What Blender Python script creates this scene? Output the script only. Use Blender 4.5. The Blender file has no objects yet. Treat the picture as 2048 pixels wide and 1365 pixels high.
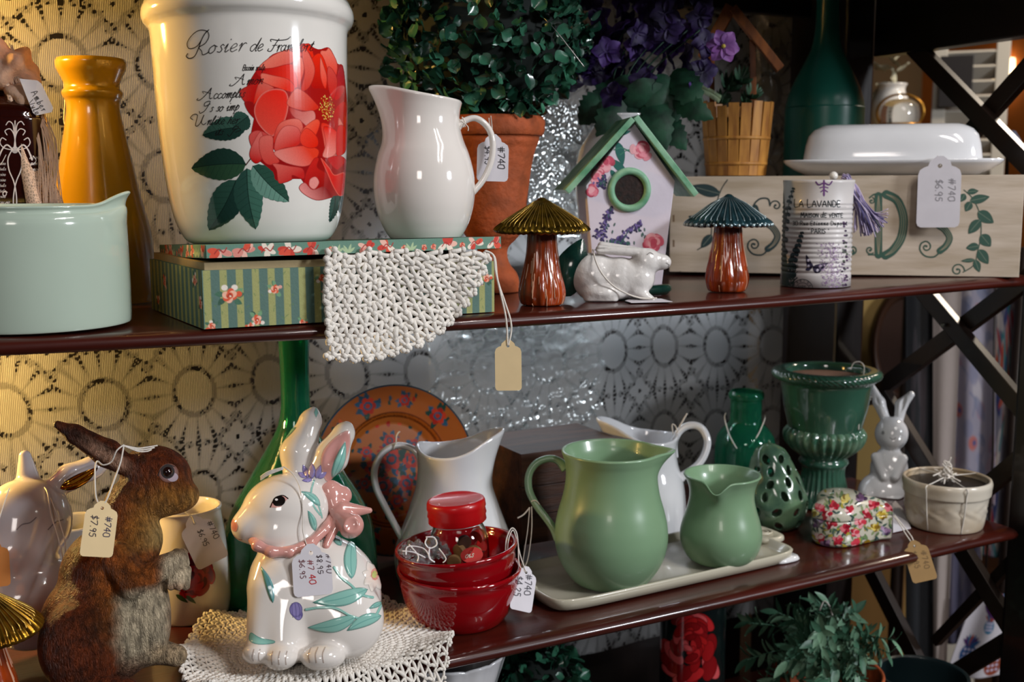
import bpy, bmesh, math, random
import numpy as np
from mathutils import Vector, Matrix
from mathutils.bvhtree import BVHTree
PI = math.pi
rng = np.random.default_rng(7)
random.seed(7)
SC = bpy.context.scene
COL = SC.collection
# ------------------------------------------------------------------ camera (photo frame 2048 x 1365, focal length in pixels)
FPX = 2200.0
CX, CY = 1024.0, 682.5
CAM = np.array([0.0, 0.0, 1.5])
_X = np.array([5284 - CX, 356 - CY, FPX]); _X /= np.linalg.norm(_X)
_D = np.array([1085 - CX, 16200 - CY, FPX]); _D -= (_D @ _X) * _X; _D /= np.linalg.norm(_D)
_Z = -_D; _Y = np.cross(_Z, _X)
RW = np.array([_X, _Y, _Z])            # rows: world axes in camera (right, down, forward)
RIGHT, DOWN, FWD = RW[:, 0], RW[:, 1], RW[:, 2]
cd = bpy.data.cameras.new('camera'); cam = bpy.data.objects.new('camera', cd); COL.objects.link(cam)
cam.matrix_world = Matrix(((RIGHT[0], -DOWN[0], -FWD[0], CAM[0]), (RIGHT[1], -DOWN[1], -FWD[1], CAM[1]), (RIGHT[2], -DOWN[2], -FWD[2], CAM[2]), (0, 0, 0, 1)))
cd.sensor_width = 36; cd.lens = FPX / 2048 * 36; cd.clip_start = .02; cd.clip_end = 50
cd.dof.use_dof = True; cd.dof.focus_distance = 0.86; cd.dof.aperture_fstop = 9.0
SC.camera = cam
# ------------------------------------------------------------------ world, lights, exposure
w = bpy.data.worlds.new('world'); SC.world = w; w.use_nodes = True
w.node_tree.nodes['Background'].inputs[0].default_value = (.62, .72, .85, 1)
w.node_tree.nodes['Background'].inputs[1].default_value = .022
def lamp(name, kind, loc, target, energy, color, size=.1, sy=None, spread=None):
    l = bpy.data.lights.new(name, kind); o = bpy.data.objects.new(name, l); COL.objects.link(o)
    l.energy = energy; l.color = color; o.location = loc
    if kind == 'AREA':
        l.size = size
        if sy: l.shape = 'RECTANGLE'; l.size_y = sy
        if spread: l.spread = spread
    elif kind in ('POINT', 'SPOT'): l.shadow_soft_size = size
    d = Vector(target) - Vector(loc)
    o.rotation_euler = d.to_track_quat('-Z', 'Y').to_euler()
    return o
lamp('ceiling_tube', 'AREA', (.74, -.22, 2.4), (.74, -.22, 1.0), 8, (1, .95, .92), .03, .8)
lamp('ceiling_tube', 'AREA', (.96, -.20, 2.4), (.96, -.20, 1.0), 8, (1, .95, .92), .03, .8)
lamp('shop_window', 'AREA', (2.1, -1.5, 2.2), (.55, .9, 1.25), 52, (.90, .94, 1), .38, .32)
lamp('shop_window', 'AREA', (-1.2, -1.5, 2.3), (.4, .9, 1.25), 9, (1, .90, .84), .5, .5)
lamp('cabinet_bulb', 'POINT', (-.045, 1.04, 1.655), (0, 1, 1.5), 7, (1, .56, .13), .02)
lamp('cabinet_bulb', 'POINT', (-.05, 1.05, 1.335), (0, 1, 1.2), 5.6, (1, .62, .18), .02)
lamp('lace_backlight', 'AREA', (.66, 1.19, 1.380), (.66, 1.17, 1.0), 1.0, (.82, .9, 1), .56, .02)  # added backlight for lace and foil, hidden behind the upper shelf
lamp('lace_backlight', 'AREA', (.60, 1.185, 1.405), (.60, 1.17, 2.0), .5, (.85, .92, 1), .34, .02)  # second added backlight, shining up between lace and backing
lamp('room_lamp', 'POINT', (2.1, 1.0, 2.3), (0, 1, 1.2), 34, (1, .85, .68), .1)
vs = SC.view_settings
vs.view_transform = 'Standard'; vs.look = 'None'; vs.gamma = 1; vs.use_curve_mapping = False; vs.exposure = 0.0
# ------------------------------------------------------------------ projection helpers
def ray(x, y): return RW @ np.array([x - CX, y - CY, FPX])
Z1, Z2, Z3 = 1.400, 1.112, .824          # shelf tops
YF, YB = .800, 1.12                      # shelf front and back
def sag(x, z): return -(.0056 if z > 1.3 else .0042) * max(0, 1 - ((x - .5) / .5) ** 2)
def atz(x, y, z, sg=True):
    d = ray(x, y); zz = z
    for _ in range(4):
        t = (zz - CAM[2]) / d[2]; P = CAM + t * d
        if sg: zz = z + sag(P[0], z)
    return P
def aty(x, y, v): d = ray(x, y); return CAM + d * (v - CAM[1]) / d[1]
def atx(x, y, v): d = ray(x, y); return CAM + d * (v - CAM[0]) / d[0]
def mpp(P): return float((np.asarray(P) - CAM) @ FWD) / FPX      # metres per pixel there
def proj(P):
    q = RW.T @ (np.asarray(P) - CAM); return CX + FPX * q[0] / q[2], CY + FPX * q[1] / q[2]
class Fr:
    """upright plane through a point, facing the camera; px -> metres"""
    def __init__(s, P, tilt=True):
        s.P = np.asarray(P, float); f = s.P - CAM
        if not tilt: f[2] = 0
        s.f = f / np.linalg.norm(f); s.s = mpp(P)
        r = np.cross(s.f, [0, 0, 1]); s.r = r / np.linalg.norm(r); s.u = np.cross(s.r, s.f)
    def p(s, x, y, d=0.):              # d in px, away from the camera
        v = ray(x, y); t = ((s.P - CAM) @ s.f) / (v @ s.f)
        return CAM + v * t + s.f * d * s.s
def stand(x, yb, z, rb=0.):
    """centre of a round foot whose front is seen at pixel (x, yb), rb px in radius"""
    P = atz(x, yb, z); h = P - CAM; h[2] = 0; h /= np.linalg.norm(h)
    return lift(P + h * rb * mpp(P), rb * mpp(P), z)
def lift(c, r, z):
    """just clear of the slightly bowed board"""
    c = np.array(c, float); c[2] = z + max(sag(c[0] - r, z), sag(c[0] + r, z), sag(c[0], z)) + .0004; return c
def onY(x, Yv, z):
    """point of shelf z at depth Yv seen in pixel column x"""
    lo, hi = -1.5, 3.
    for _ in range(40):
        m = (lo + hi) / 2
        if proj((m, Yv, z))[0] < x: lo = m
        else: hi = m
    return np.array([m, Yv, z + sag(m, z)])
# ------------------------------------------------------------------ scene graph
def link(name, me, parent=None, mat=None):
    o = bpy.data.objects.new(name, me); COL.objects.link(o)
    if mat and me is not None: me.materials.clear(); me.materials.append(mat)
    if parent:
        o.parent = parent
        o.matrix_parent_inverse = parent.matrix_world.inverted() if parent.type != 'EMPTY' else Matrix.Translation(-parent.location)
    return o
def thing(name, label, cat, loc, group=None):
    o = bpy.data.objects.new(name, None); COL.objects.link(o); o.location = tuple(loc); o.empty_display_size = .01
    o['label'] = label; o['category'] = cat
    if group: o['group'] = group
    return o
def tagp(o, label, cat, group=None, kind=None):
    o['label'] = label; o['category'] = cat
    if group: o['group'] = group
    if kind: o['kind'] = kind
    return o
def mesh(name, V, F, mat, parent=None, smooth=True, col=None, alpha=None):
    me = bpy.data.meshes.new(name)
    V = np.asarray(V, np.float32)
    if isinstance(F, np.ndarray):
        n, k = F.shape
        me.vertices.add(len(V)); me.vertices.foreach_set('co', V.ravel())
        me.loops.add(n * k); me.loops.foreach_set('vertex_index', F.astype(np.int32).ravel())
        me.polygons.add(n); me.polygons.foreach_set('loop_start', np.arange(0, n * k, k, dtype=np.int32))
        me.polygons.foreach_set('loop_total', np.full(n, k, np.int32))
        me.update(calc_edges=True)
    else: me.from_pydata(V.tolist(), [], F)
    if smooth: me.polygons.foreach_set('use_smooth', np.ones(len(me.polygons), bool))
    if col is not None:
        c = np.ones((len(V), 4), np.float32); c[:, :3] = col
        if alpha is not None: c[:, 3] = alpha
        a = me.color_attributes.new('paint', 'FLOAT_COLOR', 'POINT'); a.data.foreach_set('color', c.ravel())
    me.validate(verbose=False)
    return link(name, me, parent, mat)
# ------------------------------------------------------------------ materials
def lin(h):
    if not isinstance(h, str): return np.array(h[:3], float)
    h = h.lstrip('#'); c = np.array([int(h[i:i + 2], 16) for i in (0, 2, 4)]) / 255
    return np.where(c <= .04045, c / 12.92, ((c + .055) / 1.055) ** 2.4)
_M = {}
def M(name, color='#ffffff', rough=.3, metal=0, coat=0, trans=0, ior=1.45, bump=0, bscale=200, var=0, vscale=20, color2=None, paint=False, alpha=1, sub=0, emit=0, vstr=None, bdist=.001, translucent=0, spec=.5):
    if name in _M: return _M[name]
    m = bpy.data.materials.new(name); m.use_nodes = True; nt = m.node_tree; N = nt.nodes; L = nt.links
    b = N['Principled BSDF']; c = tuple(lin(color)) + (1,)
    b.inputs['Base Color'].default_value = c; b.inputs['Roughness'].default_value = rough; b.inputs['Metallic'].default_value = metal
    b.inputs['Coat Weight'].default_value = coat; b.inputs['Coat Roughness'].default_value = .06
    b.inputs['Transmission Weight'].default_value = trans; b.inputs['IOR'].default_value = ior; b.inputs['Alpha'].default_value = alpha
    b.inputs['Specular IOR Level'].default_value = spec
    if sub: b.inputs['Subsurface Weight'].default_value = sub; b.inputs['Subsurface Scale'].default_value = .004
    if emit: b.inputs['Emission Color'].default_value = c; b.inputs['Emission Strength'].default_value = emit
    tc = N.new('ShaderNodeTexCoord')
    src = None
    if paint:
        at = N.new('ShaderNodeAttribute'); at.attribute_name = 'paint'; src = at.outputs['Color']
        if paint == 'alpha': L.new(at.outputs['Alpha'], b.inputs['Alpha'])
        L.new(src, b.inputs['Base Color'])
    if var or color2:
        n = N.new('ShaderNodeTexNoise'); n.inputs['Scale'].default_value = vscale; n.inputs['Detail'].default_value = 5
        if vstr:
            mp = N.new('ShaderNodeMapping'); mp.inputs['Scale'].default_value = vstr; L.new(tc.outputs['Object'], mp.inputs[0]); L.new(mp.outputs[0], n.inputs[0])
        else: L.new(tc.outputs['Object'], n.inputs[0])
        r = N.new('ShaderNodeValToRGB'); r.color_ramp.elements[0].position = .35; r.color_ramp.elements[1].position = .65
        c2 = tuple(lin(color2)) + (1,) if color2 else tuple(lin(color) * (1 - var)) + (1,)
        r.color_ramp.elements[0].color = c2; r.color_ramp.elements[1].color = c
        L.new(n.outputs['Fac'], r.inputs[0])
        if src is None: L.new(r.outputs[0], b.inputs['Base Color'])
        else:
            mx = N.new('ShaderNodeMixRGB'); mx.blend_type = 'MULTIPLY'; mx.inputs[0].default_value = 1
            L.new(src, mx.inputs[1]); L.new(r.outputs[0], mx.inputs[2]); L.new(mx.outputs[0], b.inputs['Base Color'])
    if bump:
        n2 = N.new('ShaderNodeTexNoise'); n2.inputs['Scale'].default_value = bscale; n2.inputs['Detail'].default_value = 4
        if vstr:
            mp2 = N.new('ShaderNodeMapping'); mp2.inputs['Scale'].default_value = vstr; L.new(tc.outputs['Object'], mp2.inputs[0]); L.new(mp2.outputs[0], n2.inputs[0])
        else: L.new(tc.outputs['Object'], n2.inputs[0])
        bp = N.new('ShaderNodeBump'); bp.inputs['Strength'].default_value = bump; bp.inputs['Distance'].default_value = bdist
        L.new(n2.outputs['Fac'], bp.inputs['Height']); L.new(bp.outputs[0], b.inputs['Normal'])
    if translucent:
        t = N.new('ShaderNodeBsdfTranslucent'); t.inputs[0].default_value = c; mxs = N.new('ShaderNodeMixShader'); mxs.inputs[0].default_value = translucent
        o = N['Material Output']; L.new(b.outputs[0], mxs.inputs[1]); L.new(t.outputs[0], mxs.inputs[2]); L.new(mxs.outputs[0], o.inputs[0])
    _M[name] = m
    return m
# ------------------------------------------------------------------ geometry builders
def spl(P, n=8, closed=False):
    P = np.asarray(P, float); k = len(P)
    if k < 3 and not closed:
        t = np.linspace(0, 1, n + 1)[:, None]; return P[0] * (1 - t) + P[-1] * t
    out = []
    for i in range(k if closed else k - 1):
        if closed: a, b, c, d = P[(i - 1) % k], P[i], P[(i + 1) % k], P[(i + 2) % k]
        else: a, b, c, d = P[max(i - 1, 0)], P[i], P[i + 1], P[min(i + 2, k - 1)]
        t = np.linspace(0, 1, n, endpoint=False)[:, None]
        out.append(.5 * ((2 * b) + (c - a) * t + (2 * a - 5 * b + 4 * c - d) * t ** 2 + (3 * b - a - 3 * c + d) * t ** 3))
    if not closed: out.append(P[-1:])
    return np.vstack(out)
def gridF(nu, nv, cu=False, cv=False, off=0):
    """quads of an nu x nv vertex grid (index = u*nv+v)"""
    U = np.arange(nu if cu else nu - 1); W = np.arange(nv if cv else nv - 1)
    u, v = np.meshgrid(U, W, indexing='ij'); u = u.ravel(); v = v.ravel(); u1 = (u + 1) % nu; v1 = (v + 1) % nv
    return np.stack([u * nv + v, u1 * nv + v, u1 * nv + v1, u * nv + v1], 1) + off
def tubeVF(P, r, m=8, r2=None, up=None):
    """tube along P; r: radius or list; r2: second radius (flat strap); closed ends by tapering"""
    P = np.asarray(P, float); n = len(P); r = np.broadcast_to(np.asarray(r, float), (n,)).copy(); q = r if r2 is None else np.broadcast_to(np.asarray(r2, float), (n,)).copy()
    T = np.gradient(P, axis=0); T /= np.linalg.norm(T, axis=1)[:, None] + 1e-12
    a = np.array(up, float) if up is not None else (np.array([0, 0, 1.]) if abs(T[0][2]) < .9 else np.array([1., 0, 0]))
    Ns = []
    for t in T:
        a = a - (a @ t) * t; a /= np.linalg.norm(a) + 1e-12; Ns.append(a.copy())
    Ns = np.array(Ns); B = np.cross(T, Ns); th = np.linspace(0, 2 * PI, m, endpoint=False)
    P2 = np.vstack([P[:1] - T[:1] * r[0] * .3, P, P[-1:] + T[-1:] * r[-1] * .3]); e = 1e-5 / max(r.max(), 1e-9)
    r_ = np.r_[r[0] * .02, r, r[-1] * .02]; q_ = np.r_[q[0] * .02, q, q[-1] * .02]; Ns = np.vstack([Ns[:1], Ns, Ns[-1:]]); B = np.vstack([B[:1], B, B[-1:]])
    V = P2[:, None] + Ns[:, None] * (r_[:, None] * np.cos(th))[..., None] + B[:, None] * (q_[:, None] * np.sin(th))[..., None]
    return V.reshape(-1, 3), gridF(n + 2, m, cv=True)
def tube(name, P, r, mat, parent=None, m=8, r2=None, up=None):
    V, F = tubeVF(P, r, m, r2, up); return mesh(name, V, F, mat, parent)
class Acc:
    """collect several shells into one mesh"""
    def __init__(s): s.V = []; s.F = []; s.n = 0; s.C = []
    def add(s, V, F, c=None):
        s.V.append(V); s.F.append(np.asarray(F) + s.n); s.n += len(V)
        if c is not None: s.C.append(np.broadcast_to(c, (len(V), 3)))
    def build(s, name, mat, parent=None, smooth=True):
        return mesh(name, np.vstack(s.V), np.vstack(s.F), mat, parent, smooth, np.vstack(s.C) if s.C else None)
def latheVF(prof, c, seg=96, fn=None, close=True):
    """prof: (r, z) metres rel. to centre c; fn(theta, r, z, i) -> r, z, (shift outward)"""
    p = np.asarray(prof, float); th = np.linspace(0, 2 * PI, seg, endpoint=False)
    R = np.repeat(p[:, 0][:, None], seg, 1); Z = np.repeat(p[:, 1][:, None], seg, 1); TH = np.repeat(th[None], len(p), 0)
    if fn: R, Z = fn(TH, R, Z)
    V = np.stack([c[0] + R * np.cos(TH), c[1] + R * np.sin(TH), c[2] + Z], -1)
    return V.reshape(-1, 3), gridF(len(p), seg, cv=True)
def lathe(name, prof, c, mat, parent=None, seg=96, fn=None, smooth=True):
    V, F = latheVF(prof, c, seg, fn); return mesh(name, V, F[:, ::-1], mat, parent, smooth)
def pprof(c, rows, base=None):
    """rows [(pixel y of silhouette, half width px)] -> [(r, z)] about axis at c"""
    s = mpp(c); out = []
    for y, hw in rows:
        v = ray(*((proj(c)[0]), y)); h = c - CAM; hn = np.array([h[0], h[1], 0]); t = (hn @ hn) / (v @ hn)
        z = CAM[2] + v[2] * t - c[2]
        out.append((hw * s, max(z, 0)))
    return out
def vessel(outer, th, n=6, floor=.003, lip=None, inner=True):
    """outer profile (r,z) base->rim, smooth; add rounded rim and inner wall"""
    o = spl(outer, n); o[:, 1] = np.maximum(o[:, 1], outer[0][1]); r0 = o[0, 0]
    pts = [(0.0, o[0, 1] + .0008), (r0 * .8, o[0, 1] + .0008), (r0 * .97, o[0, 1])]
    pts += [tuple(a) for a in o]
    if inner:
        R, z = o[-1]; k = th * .5
        pts += [(R - k * .3, z + k * .8), (R - k, z + k), (R - k * 1.7, z + k * .8), (R - 2 * k, z)]
        for a in o[::-1][1:]:
            if a[1] > o[0, 1] + floor + .001: pts.append((max(a[0] - th, .0005), a[1]))
        pts += [(max(pts[-1][0] - .002, .0005) * .9, o[0, 1] + floor + .0005), (.0001, o[0, 1] + floor)]
    return pts
def boxVF(c, ax, ay, az, hx, hy, hz, bev=.0):
    """oriented box as bmesh with optional bevel -> V, F lists"""
    bm = bmesh.new(); bmesh.ops.create_cube(bm, size=1)
    Mx = Matrix((tuple(np.array(ax) * 2 * hx) + (0,), tuple(np.array(ay) * 2 * hy) + (0,), tuple(np.array(az) * 2 * hz) + (0,), (0, 0, 0, 1))).transposed()
    Mx.translation = Vector(tuple(c)); 
    if bev:
        S = Matrix.Diagonal((2 * hx, 2 * hy, 2 * hz, 1)); bm.transform(S)
        bmesh.ops.bevel(bm, geom=bm.edges[:] , offset=bev, segments=2, profile=.6, affect='EDGES')
        R3 = Matrix((tuple(ax), tuple(ay), tuple(az))).transposed().to_4x4(); R3.translation = Vector(tuple(c)); bm.transform(R3)
    else: bm.transform(Mx)
    bmesh.ops.recalc_face_normals(bm, faces=bm.faces[:])
    me = bpy.data.meshes.new('b'); bm.to_mesh(me); bm.free(); return me
EX, EY, EZ = np.eye(3)
def box(name, c, h, mat, parent=None, bev=.001, ax=EX, ay=EY, az=EZ):
    me = boxVF(c, ax, ay, az, h[0], h[1], h[2], bev); me.name = name
    return link(name, me, parent, mat)
def prism(name, poly, nrm, th, mat, parent=None, bev=0.0):
    """flat polygon (world points) extruded by th along nrm"""
    bm = bmesh.new(); vs_ = [bm.verts.new(tuple(p)) for p in poly]; f = bm.faces.new(vs_)
    g = bmesh.ops.extrude_face_region(bm, geom=[f]); nv = [e for e in g['geom'] if isinstance(e, bmesh.types.BMVert)]
    bmesh.ops.translate(bm, verts=nv, vec=Vector(tuple(np.asarray(nrm) * th)))
    bmesh.ops.recalc_face_normals(bm, faces=bm.faces[:])
    if bev: bmesh.ops.bevel(bm, geom=bm.edges[:], offset=bev, segments=2, profile=.6, affect='EDGES')
    me = bpy.data.meshes.new(name); bm.to_mesh(me); bm.free(); return link(name, me, parent, mat)
def ballVF(c, r, nu=16, nv=10, ax=None):
    th = np.linspace(0, 2 * PI, nu, endpoint=False); ph = np.linspace(.02, PI - .02, nv)
    P, T = np.meshgrid(ph, th, indexing='ij'); D = np.stack([np.sin(P) * np.cos(T), np.sin(P) * np.sin(T), np.cos(P)], -1).reshape(-1, 3)
    D = D * np.broadcast_to(r, (3,))
    if ax is not None: D = D @ np.array(ax)
    return D + np.asarray(c), gridF(nv, nu, cv=True)
def ball(name, c, r, mat, parent=None, nu=24, nv=14, ax=None):
    V, F = ballVF(c, r, nu, nv, ax); return mesh(name, V, F, mat, parent)
# ------------------------------------------------------------------ signed distance modelling (one continuous surface)
def sd_cone(P, a, b, ra, rb):
    ba = b - a; L2 = ba @ ba; t = np.clip(((P - a) @ ba) / L2, 0, 1)
    q = P - a - t[:, None] * ba; return np.sqrt(np.einsum('ij,ij->i', q, q)) - (ra + (rb - ra) * t)
def sd_ell(P, c, R, ax=None):
    q = P - c
    if ax is not None: q = q @ np.asarray(ax, np.float32).T
    R = np.asarray(R, np.float32); q1 = q / R; k0 = np.sqrt(np.einsum('ij,ij->i', q1, q1)); q1 /= R; k1 = np.sqrt(np.einsum('ij,ij->i', q1, q1))
    return k0 * (k0 - 1) / (k1 + 1e-9)
def smin(a, b, k): h = np.clip(.5 + .5 * (b - a) / k, 0, 1); return b * (1 - h) + a * h - k * h * (1 - h)
def smax(a, b, k): return -smin(-a, -b, k)
def nets(f, lo, hi, h):
    lo = np.asarray(lo, np.float32); n = np.ceil((np.asarray(hi) - lo) / h).astype(int) + 1
    ax = [lo[i] + h * np.arange(n[i], dtype=np.float32) for i in range(3)]
    V = np.empty(n, np.float32)
    B = 5; nb = (n + B - 1) // B; ctr = [lo[i] + h * (np.arange(nb[i]) * B + (B - 1) / 2) for i in range(3)]       # blocks far from the surface are not refined
    G3 = np.stack(np.meshgrid(*ctr, indexing='ij'), -1).reshape(-1, 3).astype(np.float32); dB_ = f(G3).reshape(nb); near = np.argwhere(np.abs(dB_) < h * B * 1.15)
    V = np.repeat(np.repeat(np.repeat(np.sign(dB_), B, 0), B, 1), B, 2).astype(np.float32); off = np.stack(np.meshgrid(*[np.arange(B)] * 3, indexing='ij'), -1).reshape(-1, 3)
    for i in range(0, len(near), 4000):
        I3 = (near[i:i + 4000, None] * B + off[None]).reshape(-1, 3); V[I3[:, 0], I3[:, 1], I3[:, 2]] = f((lo + h * I3).astype(np.float32))
    V = V[:n[0], :n[1], :n[2]]
    I = V < 0; c8 = [(i, j, k) for i in (0, 1) for j in (0, 1) for k in (0, 1)]
    cnt = sum(I[i:n[0] - 1 + i, j:n[1] - 1 + j, k:n[2] - 1 + k].astype(np.int8) for i, j, k in c8)
    act = (cnt > 0) & (cnt < 8); idx = -np.ones(act.shape, np.int64); cells = np.argwhere(act); idx[act] = np.arange(len(cells))
    acc = np.zeros((len(cells), 3)); num = np.zeros(len(cells))
    val = {c: V[cells[:, 0] + c[0], cells[:, 1] + c[1], cells[:, 2] + c[2]] for c in c8}
    for a in c8:
        for d in range(3):
            if a[d]: continue
            b = list(a); b[d] = 1; b = tuple(b); va, vb = val[a], val[b]; s = (va < 0) != (vb < 0)
            t = np.where(s, va / np.where(s, va - vb, 1), 0); p = np.repeat(np.array(a, float)[None], len(cells), 0); p[:, d] += t
            acc[s] += p[s]; num[s] += 1
    X = lo + h * (cells + acc / num[:, None])
    Fs = []
    for d in range(3):
        e, g = (d + 1) % 3, (d + 2) % 3
        A = I.take(range(n[d] - 1), d); B = I.take(range(1, n[d]), d); ch = np.argwhere(A != B)
        ok = (ch[:, e] > 0) & (ch[:, g] > 0) & (ch[:, e] < n[e] - 1) & (ch[:, g] < n[g] - 1); ch = ch[ok]; ins = A[tuple(ch.T)]
        q = []
        for de, dg in ((-1, -1), (0, -1), (0, 0), (-1, 0)):
            w_ = ch.copy(); w_[:, e] += de; w_[:, g] += dg; q.append(idx[tuple(w_.T)])
        q = np.stack(q, 1); q[~ins] = q[~ins][:, ::-1]; Fs.append(q)
    return X.astype(np.float32), np.vstack(Fs)
# ------------------------------------------------------------------ prints: shapes drawn in print coordinates, laid on the surface
def polydist(X, Y, P, closed=False):
    P = np.asarray(P, float); Q = np.roll(P, -1, 0) if closed else P[1:]; A = P if closed else P[:-1]
    d = np.full(X.shape, 1e9)
    for (ax, ay), (bx, by) in zip(A, Q):
        ex, ey = bx - ax, by - ay; L = ex * ex + ey * ey + 1e-12
        t = np.clip(((X - ax) * ex + (Y - ay) * ey) / L, 0, 1)
        d = np.minimum(d, (X - ax - t * ex) ** 2 + (Y - ay - t * ey) ** 2)
    return np.sqrt(d)
def inpoly(X, Y, P):
    P = np.asarray(P, float); ins = np.zeros(X.shape, bool); n = len(P)
    for i in range(n):
        x1, y1 = P[i]; x2, y2 = P[(i + 1) % n]
        c = (y1 > Y) != (y2 > Y)
        if y1 != y2: ins ^= c & (X < (x2 - x1) * (Y - y1) / (y2 - y1) + x1)
    return ins
class Cv:
    """print canvas over a pixel window, k samples per pixel"""
    def __init__(s, x0, y0, x1, y1, k=1.0):
        s.x0, s.y0, s.k = x0, y0, k; nx = int((x1 - x0) * k) + 1; ny = int((y1 - y0) * k) + 1
        s.X, s.Y = np.meshgrid(x0 + np.arange(nx) / k, y0 + np.arange(ny) / k); s.C = np.zeros((ny, nx, 3)); s.A = np.zeros((ny, nx))
        s.H = np.zeros((ny, nx))
    def win(s, P, m):
        P = np.asarray(P, float); a = P.min(0) - m; b = P.max(0) + m; ny, nx = s.A.shape
        i0, i1 = max(0, int((a[1] - s.y0) * s.k)), min(ny, int((b[1] - s.y0) * s.k) + 2); j0, j1 = max(0, int((a[0] - s.x0) * s.k)), min(nx, int((b[0] - s.x0) * s.k) + 2)
        return slice(i0, max(i1, i0)), slice(j0, max(j1, j0))
    def put(s, w_, a, col, h=0):
        a = np.clip(a, 0, 1); c = lin(col) if isinstance(col, (str, tuple)) or (isinstance(col, np.ndarray) and col.ndim == 1) else col
        A0 = s.A[w_]; An = a + A0 * (1 - a); f = np.where(An > 1e-6, a / np.maximum(An, 1e-6), 0)[..., None]
        s.C[w_] = s.C[w_] * (1 - f) + c * f; s.A[w_] = An
        if np.any(h): s.H[w_] = np.maximum(s.H[w_], a * h)
    def stroke(s, P, wd, col, smooth=0, wfn=None, op=1, h=0):
        P = np.asarray(P, float)
        if smooth and len(P) > 2: P = spl(P, smooth)
        w_ = s.win(P, wd + 1); X, Y = s.X[w_], s.Y[w_]
        if not X.size: return
        s.put(w_, ((wd / 2 - polydist(X, Y, P)) * s.k + .5) * op, col, h)
    def poly(s, P, col, smooth=0, op=1, soft=1., grad=None, edge=None, h=0, tex=0):
        """grad: (x0,y0,x1,y1,col2): colour runs from col at 0 to col2 at 1; edge: (width, colour) rim tint"""
        P = np.asarray(P, float)
        if smooth: P = spl(P, smooth, closed=True)
        w_ = s.win(P, 2); X, Y = s.X[w_], s.Y[w_]
        if not X.size: return
        d = polydist(X, Y, P, True); ins = inpoly(X, Y, P); sd = np.where(ins, d, -d); a = np.clip(sd * s.k / soft + .5, 0, 1) * op
        c = np.broadcast_to(lin(col), X.shape + (3,)).copy()
        if grad:
            gx, gy = grad[2] - grad[0], grad[3] - grad[1]; t = np.clip(((X - grad[0]) * gx + (Y - grad[1]) * gy) / (gx * gx + gy * gy), 0, 1)[..., None]; c = c * (1 - t) + lin(grad[4]) * t
        if edge: t = np.clip(1 - d / edge[0], 0, 1)[..., None] ** 1.5; c = c * (1 - t) + lin(edge[1]) * t
        if tex: c = c * (1 + tex * (rng.random(X.shape)[..., None] - .5))
        s.put(w_, a, c, h * np.clip(d / 3, 0, 1) if h else 0)
    def ell(s, x, y, rx, ry, col, rot=0, op=1, h=0, **k):
        t = np.linspace(0, 2 * PI, 20, endpoint=False); c, d = math.cos(rot), math.sin(rot)
        s.poly(np.stack([x + rx * np.cos(t) * c - ry * np.sin(t) * d, y + rx * np.cos(t) * d + ry * np.sin(t) * c], 1), col, op=op, h=h, **k)
def leafpoly(x0, y0, x1, y1, wd, bend=0, ser=0, n=9):
    a = np.array([x0, y0], float); b = np.array([x1, y1], float); d = b - a; nr = np.array([-d[1], d[0]]); L = np.linalg.norm(d); nr /= L
    t = np.linspace(0, 1, n); w_ = wd / 2 * np.sin(PI * t ** .8) ** .8; mid = a + d * t[:, None] + nr * (bend * np.sin(PI * t))[:, None]
    z = (np.arange(n) % 2) * ser
    return np.vstack([mid + nr * (w_ + z)[:, None], (mid - nr * (w_ + z)[:, None])[::-1][1:-1]]), mid
def decal(name, cv, targets, mat, parent, off=.00025, thr=.02, maxd=9):
    """lay a print on the surfaces of target meshes (world-space, seen from the viewpoint the print was measured from)"""
    Vs, Fs, n = [], [], 0
    for o in targets:
        me = o.data; v = np.empty(len(me.vertices) * 3, np.float32); me.vertices.foreach_get('co', v); v = v.reshape(-1, 3); Vs += v.tolist()
        Fs += [[i + n for i in p.vertices] for p in me.polygons]; n += len(v)
    bv = BVHTree.FromPolygons(Vs, Fs)
    keep = cv.A > thr
    k2 = keep.copy(); k2[1:] |= keep[:-1]; k2[:-1] |= keep[1:]; k2[:, 1:] |= keep[:, :-1]; k2[:, :-1] |= keep[:, 1:]
    ij = np.argwhere(k2); idx = -np.ones(keep.shape, int); P = []; keepi = []
    o0 = Vector(tuple(CAM)); xs = cv.X[k2] - CX; ys = cv.Y[k2] - CY
    D = np.stack([xs, ys, np.full(len(xs), FPX)], 1) @ RW.T; Hh = cv.H[k2]
    for q in range(len(ij)):
        r_ = bv.ray_cast(o0, Vector(D[q]))
        if r_[0] is None: continue
        nn = r_[1]
        if nn.dot(Vector(D[q])) > 0: nn = -nn
        if abs(nn.dot(Vector(D[q]).normalized())) < .06: continue
        P.append(r_[0] + nn * (off + Hh[q])); idx[ij[q][0], ij[q][1]] = len(keepi); keepi.append(q)
    if not P: print('decal empty', name); return None
    P = np.array([tuple(p) for p in P])
    a, b, c, d = idx[:-1, :-1], idx[1:, :-1], idx[1:, 1:], idx[:-1, 1:]; ok = (a >= 0) & (b >= 0) & (c >= 0) & (d >= 0)
    F = np.stack([a[ok], b[ok], c[ok], d[ok]], 1)
    e = np.linalg.norm(P[F[:, 0]] - P[F[:, 2]], axis=1); lim = np.median(e) * maxd; F = F[e < lim]
    I = ij[keepi]
    used = np.unique(F); rm = -np.ones(len(P), int); rm[used] = np.arange(len(used))
    return mesh(name, P[used], rm[F], mat, parent, True, cv.C[I[used, 0], I[used, 1]], cv.A[I[used, 0], I[used, 1]])
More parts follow.
